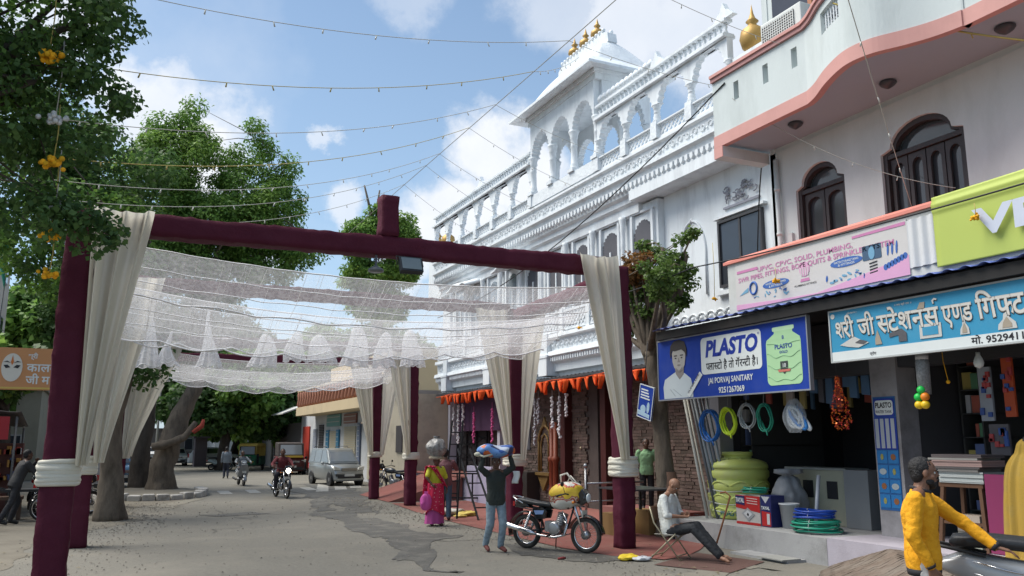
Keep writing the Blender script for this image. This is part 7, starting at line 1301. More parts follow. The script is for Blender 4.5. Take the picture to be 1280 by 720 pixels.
b = MB(); b.ball((1.28, 0, .85), .09, 10, sc=(.5, 1, 1)); b.build('headlight', C(.6, .6, .55, .2), ar); b = MB(); b.box(1.26, 1.31, -.5, .5, .55, .62); b.build('stripe', yl, ar)
motorcycle('black motorcycle parked by the cream wall behind the third post', (10.0, 31.8, 0), 2.2)
motorcycle('dark motorcycle parked on the verge behind the left posts', (-.9, 25.9, 0), .5); dupm = dup(bpy.data.objects['motorcycle.003'], (-1.4, 29.5, 0), .9, 'dark motorcycle parked furthest back on the left verge')
# ------------------------------------------------------------ shop goods and street things
# tank
tk = T('water_tank', 'lime green ribbed plastic water tank on the shop platform', 'tank', (11.75, 13.95, .42)); m_lime = mat('lime_plastic', (.52, .58, .15), .45, var=.1, scale=3, dirt=.5, dcol=(.45, .46, .30), dscale=3)
prof = [(.54, 0), (.59, .04)]
for k in range(4): z = .06 + k * .24; prof += [(.575, z), (.615, z + .05), (.615, z + .15), (.575, z + .21)]
prof += [(.60, .99), (.605, 1.04), (.575, 1.10), (.50, 1.14), (.36, 1.18), (.28, 1.19), (.28, 1.24), (.31, 1.25), (.31, 1.31), (.28, 1.32), (.0, 1.325)]
MB().lathe((11.75, 13.95, .42), prof, 40).build('shell', m_lime, tk, world=True)
for k in range(3):
    for a0 in (190, 235, 280, 150): 
        b = MB(); pts = [(11.75 + .615 * math.cos(R(a0 + d)), 13.95 + .615 * math.sin(R(a0 + d)), .42 + .12 + k * .26 + .10 * math.cos(R(d * 4.2))) for d in range(-20, 21, 4)]; b.tube(pts, .018, 6); b.build('rib', m_lime, tk, world=True)
b = MB()
for z, w_ in ((.98, 0), (.72, .01), (.6, -.02)): b.tube([(11.75 + .62 * math.cos(a), 13.95 + .62 * math.sin(a), z + w_ + .02 * math.sin(a * 3)) for a in [2 * PI * i / 30 for i in range(30)]], .012, 4, closed=True)
b.build('plastic_wrap', C(.45, .47, .42, .4), tk, world=True)
def wrap_text(body, cx_, cy_, R_, a_c, z, size, m, par, w_):
    V_, F_, wd = text_geo(body, size, .03); k = w_ / wd; b = MB(); b.add([(cx_ + R_ * math.cos(a_c + (p[0] * k - w_ / 2) / R_), cy_ + R_ * math.sin(a_c + (p[0] * k - w_ / 2) / R_), z + p[1]) for p in V_], F_); b.build('lettering', m, par, world=True, fixn=False)
wrap_text('PLASTO', 11.75, 13.95, .60, R(252), 1.28, .12, m_blk, tk, .36); wrap_text('PLASTO', 11.75, 13.95, .625, R(215), .50, .13, C(.02, .12, .12, .5), tk, .5)
for a in (200, 240): b = MB(); b.tube([(11.75 + .45 * math.cos(R(a)), 13.95 + .45 * math.sin(R(a)), 1.53), (11.75 + .36 * math.cos(R(a)), 13.95 + .36 * math.sin(R(a)), 1.6)], .03, 6); b.build('lug', m_lime, tk, world=True)
def coil(lab, c, R_, turns, m, vert=None, h=.1, r=.012, seed=0, cat='hose coil', grp='hose coils', name='hose_coil', sq=1.0):
    rr_ = random.Random(seed); root = T(name, lab, cat, c, group=grp); b = MB(); pts = []
    ph = rr_.uniform(0, 6)
    for i in range(turns * 26): a = 2 * PI * i / 26; t = i / (turns * 26); rad = R_ * (1 + .09 * math.sin(a * .37 + ph) + .05 * math.sin(a * 1.13 + 2 * ph)); pts.append((rad * math.cos(a), rad * math.sin(a), h * t + .015 * math.sin(a * .7 + ph) + .01 * math.sin(a * 2.1)))
    if vert: # hung flat facing the street, slightly oval
        P_ = [(c[0] + p[2] - h / 2 + (.02 if p[1] < 0 else 0), c[1] + p[0], c[2] + p[1] * sq) for p in pts]; P_ += [(c[0] - .02, c[1] - R_ * .4, c[2] - R_ * sq * 1.1), (c[0] - .03, c[1] - R_ * .55, c[2] - R_ * sq * 1.35)]
    else: P_ = [(c[0] + p[0], c[1] + p[1], c[2] + p[2] + r) for p in pts]
    b.tube(P_, r, 6); b.build('hose', m, root, world=True); b = MB()
    if vert: b.tube([(c[0], c[1], c[2] + R_ * sq * 1.0), (c[0] + .02, c[1], c[2] + R_ * sq + .3)], .006, 4); b.build('hanging_cord', C(.4, .4, .38, .7), root, world=True)
    else:
        for a in (1.2, 3.6): b.tube([(c[0] + R_ * .85 * math.cos(a), c[1] + R_ * .85 * math.sin(a), c[2]), (c[0] + R_ * 1.14 * math.cos(a), c[1] + R_ * 1.14 * math.sin(a), c[2] + h * .5), (c[0] + R_ * .9 * math.cos(a), c[1] + R_ * .9 * math.sin(a), c[2] + h + .03)], .006, 4)
        b.build('tie', C(.5, .5, .5, .6), root, world=True)
    return root
blu = C(.02, .13, .42, .3); grn = C(.02, .26, .17, .3); nyl = C(.50, .68, .03, .35); clr = C(.33, .36, .36, .2)
coil('blue hose coil hanging first from the left under the blue board', (10.75, 13.55, 2.26), .25, 6, blu, 1, .10, .016, 1, sq=1.15); coil('fluorescent yellow hose coil hanging second from the left', (10.75, 12.98, 2.33), .19, 6, nyl, 1, .10, .018, 2, sq=1.25)
coil('clear hose coil hanging third from the left', (10.75, 12.45, 2.42), .20, 5, clr, 1, .08, .012, 3, sq=1.1); coil('green hose coil hanging fourth from the left', (10.75, 11.98, 2.38), .17, 4, grn, 1, .08, .013, 4, sq=1.4)
coil('green hose stack lying on the platform edge', (11.0, 11.12, .425), .37, 9, grn, None, .20, .015, 5); coil('blue hose coil lying on top of the green hose stack', (11.0, 11.15, .65), .31, 7, C(.012, .05, .30, .35), None, .12, .017, 6); coil('green hose coil lying on the red sink carton', (11.1, 12.72, 1.0), .22, 5, grn, None, .07, .014, 7)
for nm_, x0_, ya, yb, zt_, sd in (('rail of dull packets and fittings hanging inside the sanitary shop', 12.15, 10.5, 13.6, 3.35, 3), ('second row of hanging fittings deeper inside the sanitary shop', 13.3, 10.5, 13.8, 3.3, 7), ('row of hanging packets and toys at the mouth of the stationery shop', 12.0, 5.6, 8.0, 3.6, 9)):
    rr = random.Random(sd); hs = T('hanging_stock', nm_, 'shop stock', (x0_, (ya + yb) / 2, zt_)); MB().cyl((x0_, ya, zt_), (x0_, yb, zt_), .015, n=6).build('rail', m_bm, hs, world=True); y = ya + .1
    while y < yb - .1:
        h_ = rr.uniform(.2, .75); w_ = rr.uniform(.08, .2); c_ = rr.choice([(.35, .36, .4), (.12, .13, .16), (.4, .1, .08), (.1, .2, .35), (.35, .3, .12), (.2, .2, .2), (.45, .42, .4)]); x = x0_ + rr.uniform(-.12, .12); b = MB(); z1 = zt_ - rr.uniform(.02, .2)
        b.prism([(y - w_ / 2, z1 - h_), (y + w_ / 2, z1 - h_ + .02), (y + w_ * .45, z1 - .04), (y + .02, z1), (y - .02, z1), (y - w_ * .45, z1 - .05)], x - .03, x + .03, 'x'); b.build('packet', C(*c_, .5), hs, world=True, bev=.008); y += w_ + rr.uniform(.02, .12)
# red cartons
ct = T('carton', 'red and blue printed sink carton on the platform in front of the tank', 'carton', (11.0, 12.9, .42)); MB().box(10.88, 11.25, 12.62, 13.28, .425, .95).build('box', C(.42, .40, .38, .6), ct, world=True)
rd = C(.40, .02, .02, .5); nv = C(.015, .02, .10, .5)
def fl2(p, poly, x, m): MB().prism(poly, x - .004, x, 'x').build('print', m, p, world=True)
fl2(ct, [(13.28, .72), (13.28, .95), (12.62, .95), (12.62, .66)], 10.879, rd); fl2(ct, [(13.28, .425), (13.28, .47), (12.62, .47), (12.62, .425)], 10.879, rd); fl2(ct, [(13.28, .79), (13.28, .94), (13.03, .94), (13.03, .77)], 10.874, nv); letters('TAYAL', (10.868, 13.275, .82), UX, UZ, .12, m_sw, ct, .24, .03, world=True)
for k in range(3): fl2(ct, [(12.97, .9 - k * .045), (12.97, .915 - k * .045), (12.68, .905 - k * .045), (12.68, .89 - k * .045)], 10.874, C(.55, .4, .38, .6))
fl2(ct, [(13.12, .62), (12.95, .73), (12.76, .62), (12.94, .49)], 10.873, C(.30, .31, .32, .3)); fl2(ct, [(13.06, .62), (12.95, .69), (12.82, .62), (12.94, .54)], 10.868, C(.5, .51, .52, .3)); MB().cyl((10.86, 12.94, .61), (10.868, 12.94, .61), .025).build('print', m_blk, ct, world=True)
c2 = T('carton', 'narrow navy and red printed sink carton right of the wider one', 'carton', (10.95, 12.45, .42)); MB().box(10.88, 11.2, 12.33, 12.6, .425, .98).build('box', nv, c2, world=True); fl2(c2, [(12.58, .44), (12.58, .70), (12.35, .68), (12.35, .44)], 10.879, rd); fl2(c2, [(12.58, .96), (12.47, .84), (12.36, .96)], 10.879, C(.45, .46, .48, .4)); letters('TAYAL', (10.87, 12.58, .73), UX, UZ, .08, m_sw, c2, .22, .03, world=True); fl2(c2, [(12.44, .47), (12.44, .66), (12.37, .66), (12.37, .47)], 10.873, C(.5, .5, .5, .5))
for o_ in (ct, c2): o_.location.y -= .26
# bucket, sack, counter, pipes
bk_ = T('bucket', 'white plastic bucket between the cartons and the hose stack', 'bucket', (11.15, 11.9, .42)); MB().lathe((11.15, 11.9, .425), [(.13, 0), (.17, .40), (.185, .40), (.185, .43), (.165, .43), (.13, .05)], 24).build('shell', C(.46, .48, .50, .4), bk_, world=True); MB().tube([(11.15 - .02, 11.9 + .18 * math.cos(a), .83 - .17 * math.sin(a)) for a in [PI * i / 10 for i in range(11)]], .006, 5).build('handle', C(.4, .4, .4, .4), bk_, world=True)
sack('sack', 'grey plastic sack standing behind the white bucket', (11.75, 12.55, .43), .29, .3, 1.0, mat('grey_sack', (.24, .25, .27), .6, var=.2, scale=5, bump=.6, bscale=12), 5, fold=.16, neck=.85)
cn2 = T('shop_counter', 'cream shop counter with a grey end panel inside the sanitary shop', 'counter', (12.3, 11.8, .42)); MB().box(12.2, 12.7, 11.55, 13.0, .425, 1.42).build('cabinet', C(.36, .36, .28, .6), cn2, world=True); MB().box(12.16, 12.75, 11.5, 13.05, 1.42, 1.46).build('worktop', C(.25, .26, .25, .4), cn2, world=True); MB().box(12.1, 12.72, 10.95, 11.5, .425, 1.44).build('end_panel', C(.22, .23, .24, .6), cn2, world=True)
for y in (12.35, 11.75): MB().box(12.185, 12.2, y, y + .25, .9, 1.22).build('opening', m_blk, cn2, world=True)
for i, (y0, y1, c, r_) in enumerate([(14.62, 13.92, (.42, .42, .38), .03), (14.56, 13.86, (.5, .48, .40), .022), (14.47, 13.82, (.10, .11, .12), .03), (14.40, 13.78, (.20, .23, .25), .035), (14.30, 13.72, (.17, .20, .23), .035), (14.22, 13.68, (.09, .10, .12), .025), (14.12, 13.62, (.22, .25, .27), .03)]):
    tag(MB().cyl((10.95 + i * .03, y0 + .02, 2.95), (11.05 + i * .05, y1 + .1, .42 if i > 1 else .02), r_, n=10).build('pipe', C(*c, .4)), ['pale pipe leaning furthest left under the blue board', 'thin cream pipe leaning second from the left', 'black pipe leaning behind the seated man', 'thick blue-grey pipe in the leaning bunch, fourth from the left', 'blue-grey pipe in the leaning bunch, fifth from the left', 'thin dark pipe in the leaning bunch', 'light grey pipe at the right of the leaning bunch'][i], 'pipe', 'pipes leaning under the blue board')
tag(MB().cyl((11.2, 11.35, .45), (11.5, 11.5, 1.35), .035, n=10).build('pipe', C(.3, .33, .38, .4)), 'short grey pipe standing behind the blue hose coil', 'pipe')
bgp = T('parcel', 'clear plastic parcel with a coiled white and blue hose hanging under the board', 'parcel', (10.75, 11.2, 2.4)); b = MB()
for k in range(5): b.tube([(10.72 + .03 * math.sin(k * 2), 11.2 + (.14 + .02 * k) * math.cos(a) - .03 * k, 2.36 + (.17 + .01 * k) * math.sin(a + k * .3)) for a in [2 * PI * i / 22 for i in range(22)]], .03, 6, k % 2, closed=True)
b.build('hose', [C(.6, .64, .66, .3), C(.03, .2, .55, .3)], bgp, world=True); b = MB(); b.grid(lambda u, v: (10.70 + .14 * math.sin(u * 2 * PI) * (.3 + .7 * math.sin(v * PI)), 11.17 + (.08 + .17 * math.sin(v * PI * .9)) * math.cos(u * 2 * PI), 2.68 - .58 * v), 24, 12); b.build('plastic_wrap', sheer('clear_plastic', (.7, .75, .78), .34), bgp, world=True)
og = T('tinsel_hanging', 'orange and red tinsel bunch hanging between the two signboards', 'decoration', (10.6, 10.1, 3.0)); b = MB(); rr = random.Random(6)
for k in range(520):
    t = rr.random(); w_ = .02 + .13 * math.sin(min(1, t * 1.05) * PI * .62) ** 2.2 * (1 if t < .9 else .6); a = rr.uniform(0, 6.28); p = Vector((10.6 + w_ * math.cos(a), 10.07 - .05 * t + w_ * math.sin(a), 3.0 - .85 * t)); d = Vector((rr.uniform(-1, 1), rr.uniform(-1, 1), rr.uniform(-1.4, .4))).normalized() * .035; e_ = Vector((rr.uniform(-1, 1), rr.uniform(-1, 1), rr.uniform(-1, 1))).normalized() * .012; b.add([p - e_, p + e_, p + d], [(0, 1, 2)], 0 if rr.random() < .55 else 1)
tag(b.build('tinsel', [C(.65, .16, .02, .3, .3), C(.40, .03, .02, .3, .3)], og, world=True), kind='stuff'); MB().tube([(10.6, 10.07, 3.9), (10.6, 10.07, 2.9)], .006, 4).build('cord', m_blk, og, world=True)
ty = T('toy_pack', 'hanging net pack of green, orange and yellow balls under the blue stationery board', 'toy', (10.6, 8.45, 2.8)); b = MB()
MB().lathe((10.6, 8.45, 2.62), [(.09, 0), (.095, .45), (.09, .5), (.07, .53)], 14).build('bag', mat('net_bag', (.20, .21, .22), .4, var=.9, scale=35), ty, world=True); MB().cyl((10.6, 8.45, 3.12), (10.6, 8.45, 3.2), .09, n=14).build('header', C(.5, .5, .52, .5), ty, world=True)
for k, (dy, dz, c) in enumerate([(0, .04, (.02, .5, .08)), (.055, -.06, (.02, .5, .08)), (-.055, -.06, (.75, .22, .02)), (.055, -.17, (.75, .5, .02)), (-.05, -.17, (.75, .5, .02))]): MB().ball((10.53, 8.45 + dy, 2.64 + dz), .062, 14).build('ball', C(*c, .35), ty, world=True)
bu = T('light_bulb', 'unlit white bulb hanging under the stationery board', 'bulb', (10.9, 7.8, 3.1)); MB().lathe((10.9, 7.78, 2.95), [(.001, 0), (.055, .03), (.07, .08), (.055, .14), (.03, .19), (.03, .23)], 14).build('glass_bulb', C(.6, .62, .6, .2), bu, world=True); MB().tube([(10.9, 7.78, 3.18), (10.9, 7.78, 3.5)], .012, 5).build('cord', m_blk, bu, world=True)
tag(MB().tube([(10.9, 8.35, 3.5), (10.88, 8.32, 3.1), (10.92, 8.3, 2.82)], .006, 4).ball((10.92, 8.3, 2.8), .03, 8).build('flower_drop', m_mg), 'small yellow flower on a thread between the toy pack and the bulb', 'flower')
# packets hung at the right shop
rr = random.Random(12)
for i, (x, y, z0, z1, w_, c, lab) in enumerate([(11.8, 8.35, 2.25, 3.05, .2, (.30, .32, .36), 'pale toy packet card hanging beside the shop opening'), (11.75, 7.95, 2.3, 3.2, .16, (.45, .07, .02), 'long orange streamer packet hanging in the stationery shop'), (11.8, 7.6, 2.2, 3.3, .22, (.05, .06, .10), 'dark blue packet hanging right of the orange streamers'), (11.8, 8.2, 1.75, 2.2, .3, (.10, .09, .10), 'bundle of black packets under the pale toy card')]):
    p_ = T('hanging_packet', lab, 'packet', (x, y, z0), group='packets hanging in the stationery shop'); MB().box(x - .02, x + .02, y - w_ / 2, y + w_ / 2, z0, z1).build('card', C(*c, .5), p_, world=True); b = MB()
    for k in range(9): yy = y + rr.uniform(-.4, .4) * w_; zz = rr.uniform(z0 + .05, z1 - .1); b.box(x - .05, x - .02, yy - .03, yy + .03, zz, zz + rr.uniform(.04, .12), k % 2)
    tag(b.build('contents', [C(.4, .05, .05, .5), C(.04, .09, .3, .5)], p_, world=True), kind='stuff')
# stool with newspapers and books
st = T('wooden_stool', 'tall brown wooden stool carrying stacked papers in front of the stationery shop', 'stool', (11.35, 8.35, .43)); m_wd = mat('brown_wood', (.11, .055, .03), .6, var=.3, scale=4, vstretch=(1, 1, .2))
MB().box(11.1, 11.6, 8.05, 8.75, 1.30, 1.36).build('seat', m_wd, st, world=True)
for x, y in ((11.13, 8.1), (11.13, 8.7), (11.55, 8.1), (11.55, 8.7)): MB().bar((x + (-.06 if x < 11.3 else .06), y + (-.07 if y < 8.4 else .07), .43), (x, y, 1.3), .055).build('leg', m_wd, st, world=True)
b = MB(); b.bar((11.1, 8.07, .8), (11.1, 8.73, .8), .04); b.bar((11.58, 8.07, .8), (11.58, 8.73, .8), .04); b.build('stretcher', m_wd, st, world=True)
z = 1.362
for i, (h_, c, lab) in enumerate([(.16, (.45, .48, .47), 'white paper carton lowest on the wooden stool'), (.04, (.20, .19, .18), 'grey folder on the paper carton'), (.03, (.10, .09, .09), 'dark folder in the middle of the stack'), (.09, (.35, .24, .22), 'pinkish bundle of newspapers on the stack'), (.03, (.30, .29, .27), 'thin magazine on the newspaper bundle'), (.05, (.12, .10, .10), 'topmost dark bundle of papers on the stool')]):
    o_ = rr.uniform(-.05, .05); q = T('paper_stack', lab, 'papers', (11.3, 8.4, z), group='papers stacked on the wooden stool'); b = MB(); n_ = max(1, int(h_ / .02))
    for k in range(n_): e_ = rr.uniform(-.012, .012); b.box(11.05 + e_ + (.0 if i else .03), 11.55 + e_, 8.02 + o_ + e_, 8.82 + o_ + e_ - (.1 if i == 0 else 0), z + k * h_ / n_, z + (k + 1) * h_ / n_ - .002)
    b.build('sheets', C(*c, .7), q, world=True); z += h_ + .001
bx = T('book_stack', 'stack of pale boxes standing under the wooden stool', 'boxes', (11.35, 8.35, .43)); 
for k in range(4): MB().box(11.2, 11.5, 8.22, 8.58, .435 + k * .12, .435 + k * .12 + .112).build('box', C(.32 + .03 * k, .34, .28, .7), bx, world=True)
tag(MB().box(11.05, 11.12, 7.66, 7.98, .44, 1.5).build('display_board', C(.22, .03, .10, .5)), 'dark pink printed display board between the stool and the woman in yellow', 'board')
# folding chair, stick, litter by the seated man
fc = T('folding_chair', 'beige metal folding chair under the seated man', 'chair', (8.72, 12.15, 0), face_to(.50, -.87)); m_fc = C(.36, .32, .22, .4, .3)
for s_ in (-.22, .22): b = MB(); b.tube([(s_, .26, .0), (s_, -.20, .60), (s_, -.27, .86)], .013, 8); b.tube([(s_ * .92, -.30, 0), (s_ * .92, .18, .43)], .013, 8); b.build('leg', m_fc, fc)
b = MB(); b.grid(lambda u, v: ((u - .5) * .42, lerp(-.2, .22, v), .415 - .02 * math.sin(u * PI)), 8, 8); b.build('seat', C(.30, .28, .25, .5), fc, solid=.012); b = MB(); b.grid(lambda u, v: ((u - .5) * .44, -.215 - .05 * v - .03 * math.sin(u * PI), .62 + .24 * v), 8, 5); b.build('backrest', C(.10, .05, .03, .5), fc, solid=.012); b = MB(); b.tube([(-.22, -.25, .06), (.22, -.25, .06)], .01, 6); b.tube([(-.22, .2, .08), (.22, .2, .08)], .01, 6); b.build('stretcher', m_fc, fc)
tag(MB().tube([(10.35, 13.0, .05), (10.42, 12.85, .5), (10.5, 12.72, .95), (10.46, 12.8, 1.02), (10.42, 12.9, 1.0)], .018, 8).build('walking_stick', C(.26, .10, .04, .5)), 'brown walking stick leaning on the platform beside the tank', 'stick')
tag(MB().box(10.0, 10.4, 10.9, 11.5, .036, .055).build('flat_board', C(.3, .3, .28, .8)), 'thin grey board lying below the platform', 'board')
ltb = T('plastic_litter', 'crumpled yellow and white plastic bag lying on the road before the gateway post', 'litter', (8.05, 12.3, 0)); b = MB(); rr = random.Random(31)
def crum(cx_, cy_, s_, m_, b, sd):
    def f(u, v): a = u * 2 * PI; q = math.sin(v * PI) ** .6; w_ = 1 + .5 * noise.noise((math.cos(a) * 1.5 + sd, math.sin(a) * 1.5, v * 3)); return (cx_ + s_ * 1.5 * q * w_ * math.cos(a), cy_ + s_ * q * w_ * math.sin(a), .005 + s_ * .55 * (1 - math.cos((1 - v) * PI)) / 2 * w_)
    b.grid(f, 18, 9, m_)
crum(8.0, 12.35, .13, 0, b, 1); crum(8.16, 12.18, .11, 1, b, 5); crum(7.9, 12.3, .07, 0, b, 8); b.build('film', [C(.65, .48, .03, .5), C(.5, .52, .55, .5)], ltb, world=True)
ltb = T('plastic_litter', 'white sack and yellow film lying on the red matting behind the woman in pink', 'litter', (8.4, 21.5, 0)); b = MB(); crum(8.25, 21.6, .35, 0, b, 3); crum(8.65, 21.2, .2, 1, b, 4); crum(8.4, 20.9, .12, 1, b, 9); b.build('film', [C(.45, .43, .38, .6), C(.55, .42, .1, .5)], ltb, world=True)
tag(MB().tube([(6.95, 12.9, .01), (7.02, 12.85, .03), (7.1, 12.92, .012)], .02, 5).build('rag', C(.2, .03, .03, .8)), 'tiny dark red rag on the road below the motorcycle', 'rag')
# tables behind the post
def table(lab, c, w_, d_, h_, m_top, m_leg, rz=0):
    t = T('table', lab, 'table', c, rz, 'tables beside the tree'); b = MB(); b.box(-w_ / 2, w_ / 2, -d_ / 2, d_ / 2, h_ - .03, h_); b.build('tabletop', m_top, t)
    for x in (-1, 1):
        for y in (-1, 1): MB().box(x * (w_ / 2 - .05) - .025, x * (w_ / 2 - .05) + .025, y * (d_ / 2 - .05) - .025, y * (d_ / 2 - .05) + .025, 0, h_ - .03).build('leg', m_leg, t)
    return t
table('dark table between the right gateway post and the pruned tree', (10.0, 15.1, 0), 1.1, 1.3, 1.0, C(.06, .06, .065, .3), m_bm)
tag(MB().box(10.4, 10.8, 15.25, 16.1, .006, .5).build('cardboard_box', mat('cardboard', (.27, .16, .06), .85, var=.1, scale=3)), 'brown cardboard box under the dark table beside the tree', 'box'); tag(MB().box(9.7, 10.15, 15.4, 16.0, .006, .45).build('cardboard_box', mat('cardboard', (.22, .13, .05), .85, var=.1, scale=3)), 'second cardboard box nearer the gateway post', 'box')
stl = T('steel_rail', 'short steel rail with a knob behind the near right gateway post', 'railing', (10.3, 17.2, 0)); b = MB(); b.cyl((9.9, 17.0, 0), (9.9, 17.0, 1.35), .03); b.ball((9.9, 17.0, 1.4), .055, 10); b.tube([(9.9, 17, 1.0), (11.6, 17.2, 1.0)], .025, 6); b.tube([(9.9, 17, .6), (11.6, 17.2, .6)], .02, 6); b.build('rail', m_alu, stl, world=True)
# step ladders
def ladder(lab, base, top, w_, n, m, dirv):
    l_ = T('ladder', lab, 'ladder', base, group='black ladders in front of the temple'); B0 = Vector(base); T0 = Vector(top); s_ = Vector(dirv).normalized() * w_ / 2
    for k in (-1, 1): MB().bar(B0 + s_ * k, T0 + s_ * k * .8, .04).build('rail', m, l_, world=True)
    for i in range(1, n): p = B0.lerp(T0, i / n); q = s_ * (1 - .2 * i / n); MB().bar(p - q, p + q, .03).build('rung', m, l_, world=True)
ladder('tall black ladder held upright beside the woman in pink', (7.98, 20.6, 0), (8.4, 21.2, 2.5), .36, 8, m_gr, (.9, -.3, 0)); ladder('short black ladder leaning in front of the lilac wall', (8.7, 19.9, 0), (8.75, 21.6, 1.75), .42, 6, m_gr, (1, -.1, 0))
# ------------------------------------------------------------ far side: cream wall, shop row, kiosks, left stalls
m_cream = mat('cream_plaster', (.56, .49, .37), .85, var=.12, scale=1, dirt=.6, dcol=(.27, .22, .17), dscale=.9)
cw = T('cream_wall_house', 'low cream plastered wall house with stains next to the temple', 'building', (11.2, 36.5, 0)); MB().box(10.9, 20, 33.2, 38.0, 0, 3.9).build('wall', m_cream, cw, world=True); MB().box(10.85, 10.9, 33.6, 34.4, 1.5, 2.6).build('window', C(.07, .06, .06, .6), cw, world=True); MB().box(10.8, 20, 33.2, 38.1, 3.9, 4.05).build('roof', C(.35, .33, .3, .8), cw, world=True); MB().prism([(10.86, 2.9), (10.3, 2.75), (10.3, 2.8), (10.86, 3.05)], 37, 38, 'y').build('sun_shade', C(.25, .2, .15, .8), cw, world=True)
s7 = T('far_sign', 'blue printed flex sign above the cream wall behind the third post', 'sign', (10.6, 37.2, 3.0)); MB().box(10.55, 10.62, 36.3, 38.6, 2.9, 4.5).build('panel', C(.05, .16, .28, .5), s7, world=True); b = MB(); rr = random.Random(44)
for k in range(5): b.box(10.53, 10.55, 36.5 + .1 * k, 38.4 - .15 * k, 4.25 - k * .28, 4.38 - k * .28)
b.build('print', C(.4, .42, .4, .5), s7, world=True)
row = T('shop_row_building', 'cream and white two-storey shop row with shutters and a balustrade', 'building', (11.5, 48, 0)); RW = dict(parent=row, world=True)
m_rw = mat('row_white', (.48, .50, .52), .85, var=.1, scale=1, dirt=.5, dcol=(.25, .25, .25), dscale=.7); m_rc = mat('row_cream', (.52, .42, .27), .85, var=.08, scale=1, dirt=.5, dcol=(.3, .25, .18), dscale=.6)
MB().box(11.5, 20, 38.3, 57.3, 0, 3.5).build('wall', m_rw, **RW); MB().box(10.3, 20, 38.3, 53.2, 3.5, 4.0).build('slab', m_rc, **RW); MB().box(12.2, 20, 38.3, 52.4, 4.0, 6.4).build('upper_wall', m_rc, **RW); MB().box(11.5, 20, 53.3, 57.3, 3.5, 5.0).build('upper_wall', m_rw, **RW); MB().box(10.35, 12.2, 38.3, 53.2, 4.95, 5.07).build('parapet_rail', m_rc, **RW)
for i in range(22): b = MB(); y = 38.5 + i * .69; b.lathe((10.45, y, 4.0), [(.09, 0), (.17, .15), (.11, .5), (.15, .8), (.09, .95)], 6); b.build('baluster', C(.34, .15, .10, .8), **RW)
MB().box(10.6, 10.66, 38.3, 53.2, 4.0, 4.95).build('parapet_back', m_rc, **RW)
m_sh = mat('shutter', (.42, .38, .28), .6, var=.1, scale=2)
def shut(y0, y1, z1, m): 
    b = MB(); z = .15
    while z < z1: b.box(11.44, 11.49, y0, y1, z, z + .08); z += .1
    b.build('shutter', m, **RW)
shut(39.0, 40.8, 2.7, m_sh); shut(43.2, 45.6, 2.7, m_sh); shut(47.3, 48.9, 2.5, m_sh); shut(50.6, 51.8, 2.9, C(.05, .045, .05, .5)); MB().box(11.42, 11.49, 54.4, 56.4, .2, 2.9).build('red_door', C(.38, .035, .02, .6), **RW)
for y0, y1, z0, z1, c in ((46.6, 47.2, .3, 2.6, (.03, .17, .30)), (49.0, 49.7, .3, 2.6, (.03, .17, .30)), (46.4, 49.6, 2.8, 3.45, (.12, .28, .27)), (43.0, 45.6, 2.9, 3.4, (.22, .10, .08)), (52.3, 53.2, 1.0, 2.7, (.3, .33, .4)), (42.2, 42.7, .3, 2.9, (.12, .15, .22))):
    f_ = MB().box(11.40, 11.48, y0, y1, z0, z1).build('sign_board', C(*c, .5), **RW); b = MB(); zz = z1 - .12
    while zz > z0 + .1: b.box(11.385, 11.4, y0 + .1, y1 - .1, zz - .04, zz); zz -= .26
    b.build('print', C(.4, .42, .42, .5), f_, world=True)
MB().prism([(11.5, 4.25), (10.0, 3.7), (10.0, 3.78), (11.5, 4.35)], 56.0, 60.5, 'y').build('lean_to_roof', C(.5, .5, .48, .7), **RW); b = MB(); b.cyl((12.1, 47, 5.2), (12.0, 47, 5.2), .42, n=20); b.build('emblem', C(.12, .1, .09, .6), **RW)
MB().box(11.5, 20, 57.3, 66, 0, 3.2).build('side_wall', C(.12, .11, .11, .8), **RW)
# kiosks and distant blocks closing the road
def block(lab, x0, x1, y0, y1, h_, c, win=0, name='building', cat='building', roofc=None, face='y', grp='far buildings'):
    r = T(name, lab, cat, ((x0 + x1) / 2, y0, 0), group=grp); MB().box(x0, x1, y0, y1, 0, h_).build('wall', mat('far_plaster', c, .85, var=.1, scale=.7, dirt=.5, dcol=tuple(q * .5 for q in c), dscale=.5), r, world=True); MB().box(x0 - .15, x1 + .15, y0 - .3, y1, h_, h_ + .15).build('roof', C(*(roofc or tuple(q * .7 for q in c)), .8), r, world=True)
    for k in range(win):
        for fl_ in range(max(1, int(h_ // 3))):
            x = lerp(x0, x1, (k + .5) / win); z = 1.0 + fl_ * 3
            if face == 'y': f_ = MB().box(x - .45, x + .45, y0 - .05, y0 + .02, z, z + 1.3).build('window', C(.3, .3, .3, .6), r, world=True); MB().box(x - .38, x + .38, y0 - .07, y0 - .05, z + .07, z + 1.23).build('pane', m_gl, f_, world=True)
            else: y = lerp(y0, y1, (k + .5) / win); f_ = MB().box(x1 - .02, x1 + .05, y - .45, y + .45, z, z + 1.3).build('window', C(.3, .3, .3, .6), r, world=True); MB().box(x1 + .05, x1 + .07, y - .38, y + .38, z + .07, z + 1.23).build('pane', m_gl, f_, world=True)
    return r
block('dark kiosk between the parked white cars', 6.1, 7.0, 71.5, 73, 2.2, (.10, .08, .09), 0, 'kiosk', 'kiosk'); block('low white building with pale roof behind the white car', 9.5, 15, 90, 97, 3.6, (.55, .56, .55), 3, roofc=(.3, .3, .3)); block('long low dark shop shed closing the road end', -6, 9, 99, 105, 3.2, (.18, .16, .15), 6); block('grey shed right of the auto rickshaw', 11.6, 18, 68, 76, 3.4, (.20, .20, .21), 2); block('pale far block on the right of the road end', 18, 28, 108, 118, 7, (.45, .44, .40), 4); block('plain far block on the left of the road end', -16, -6, 92, 102, 7, (.40, .38, .35), 4)
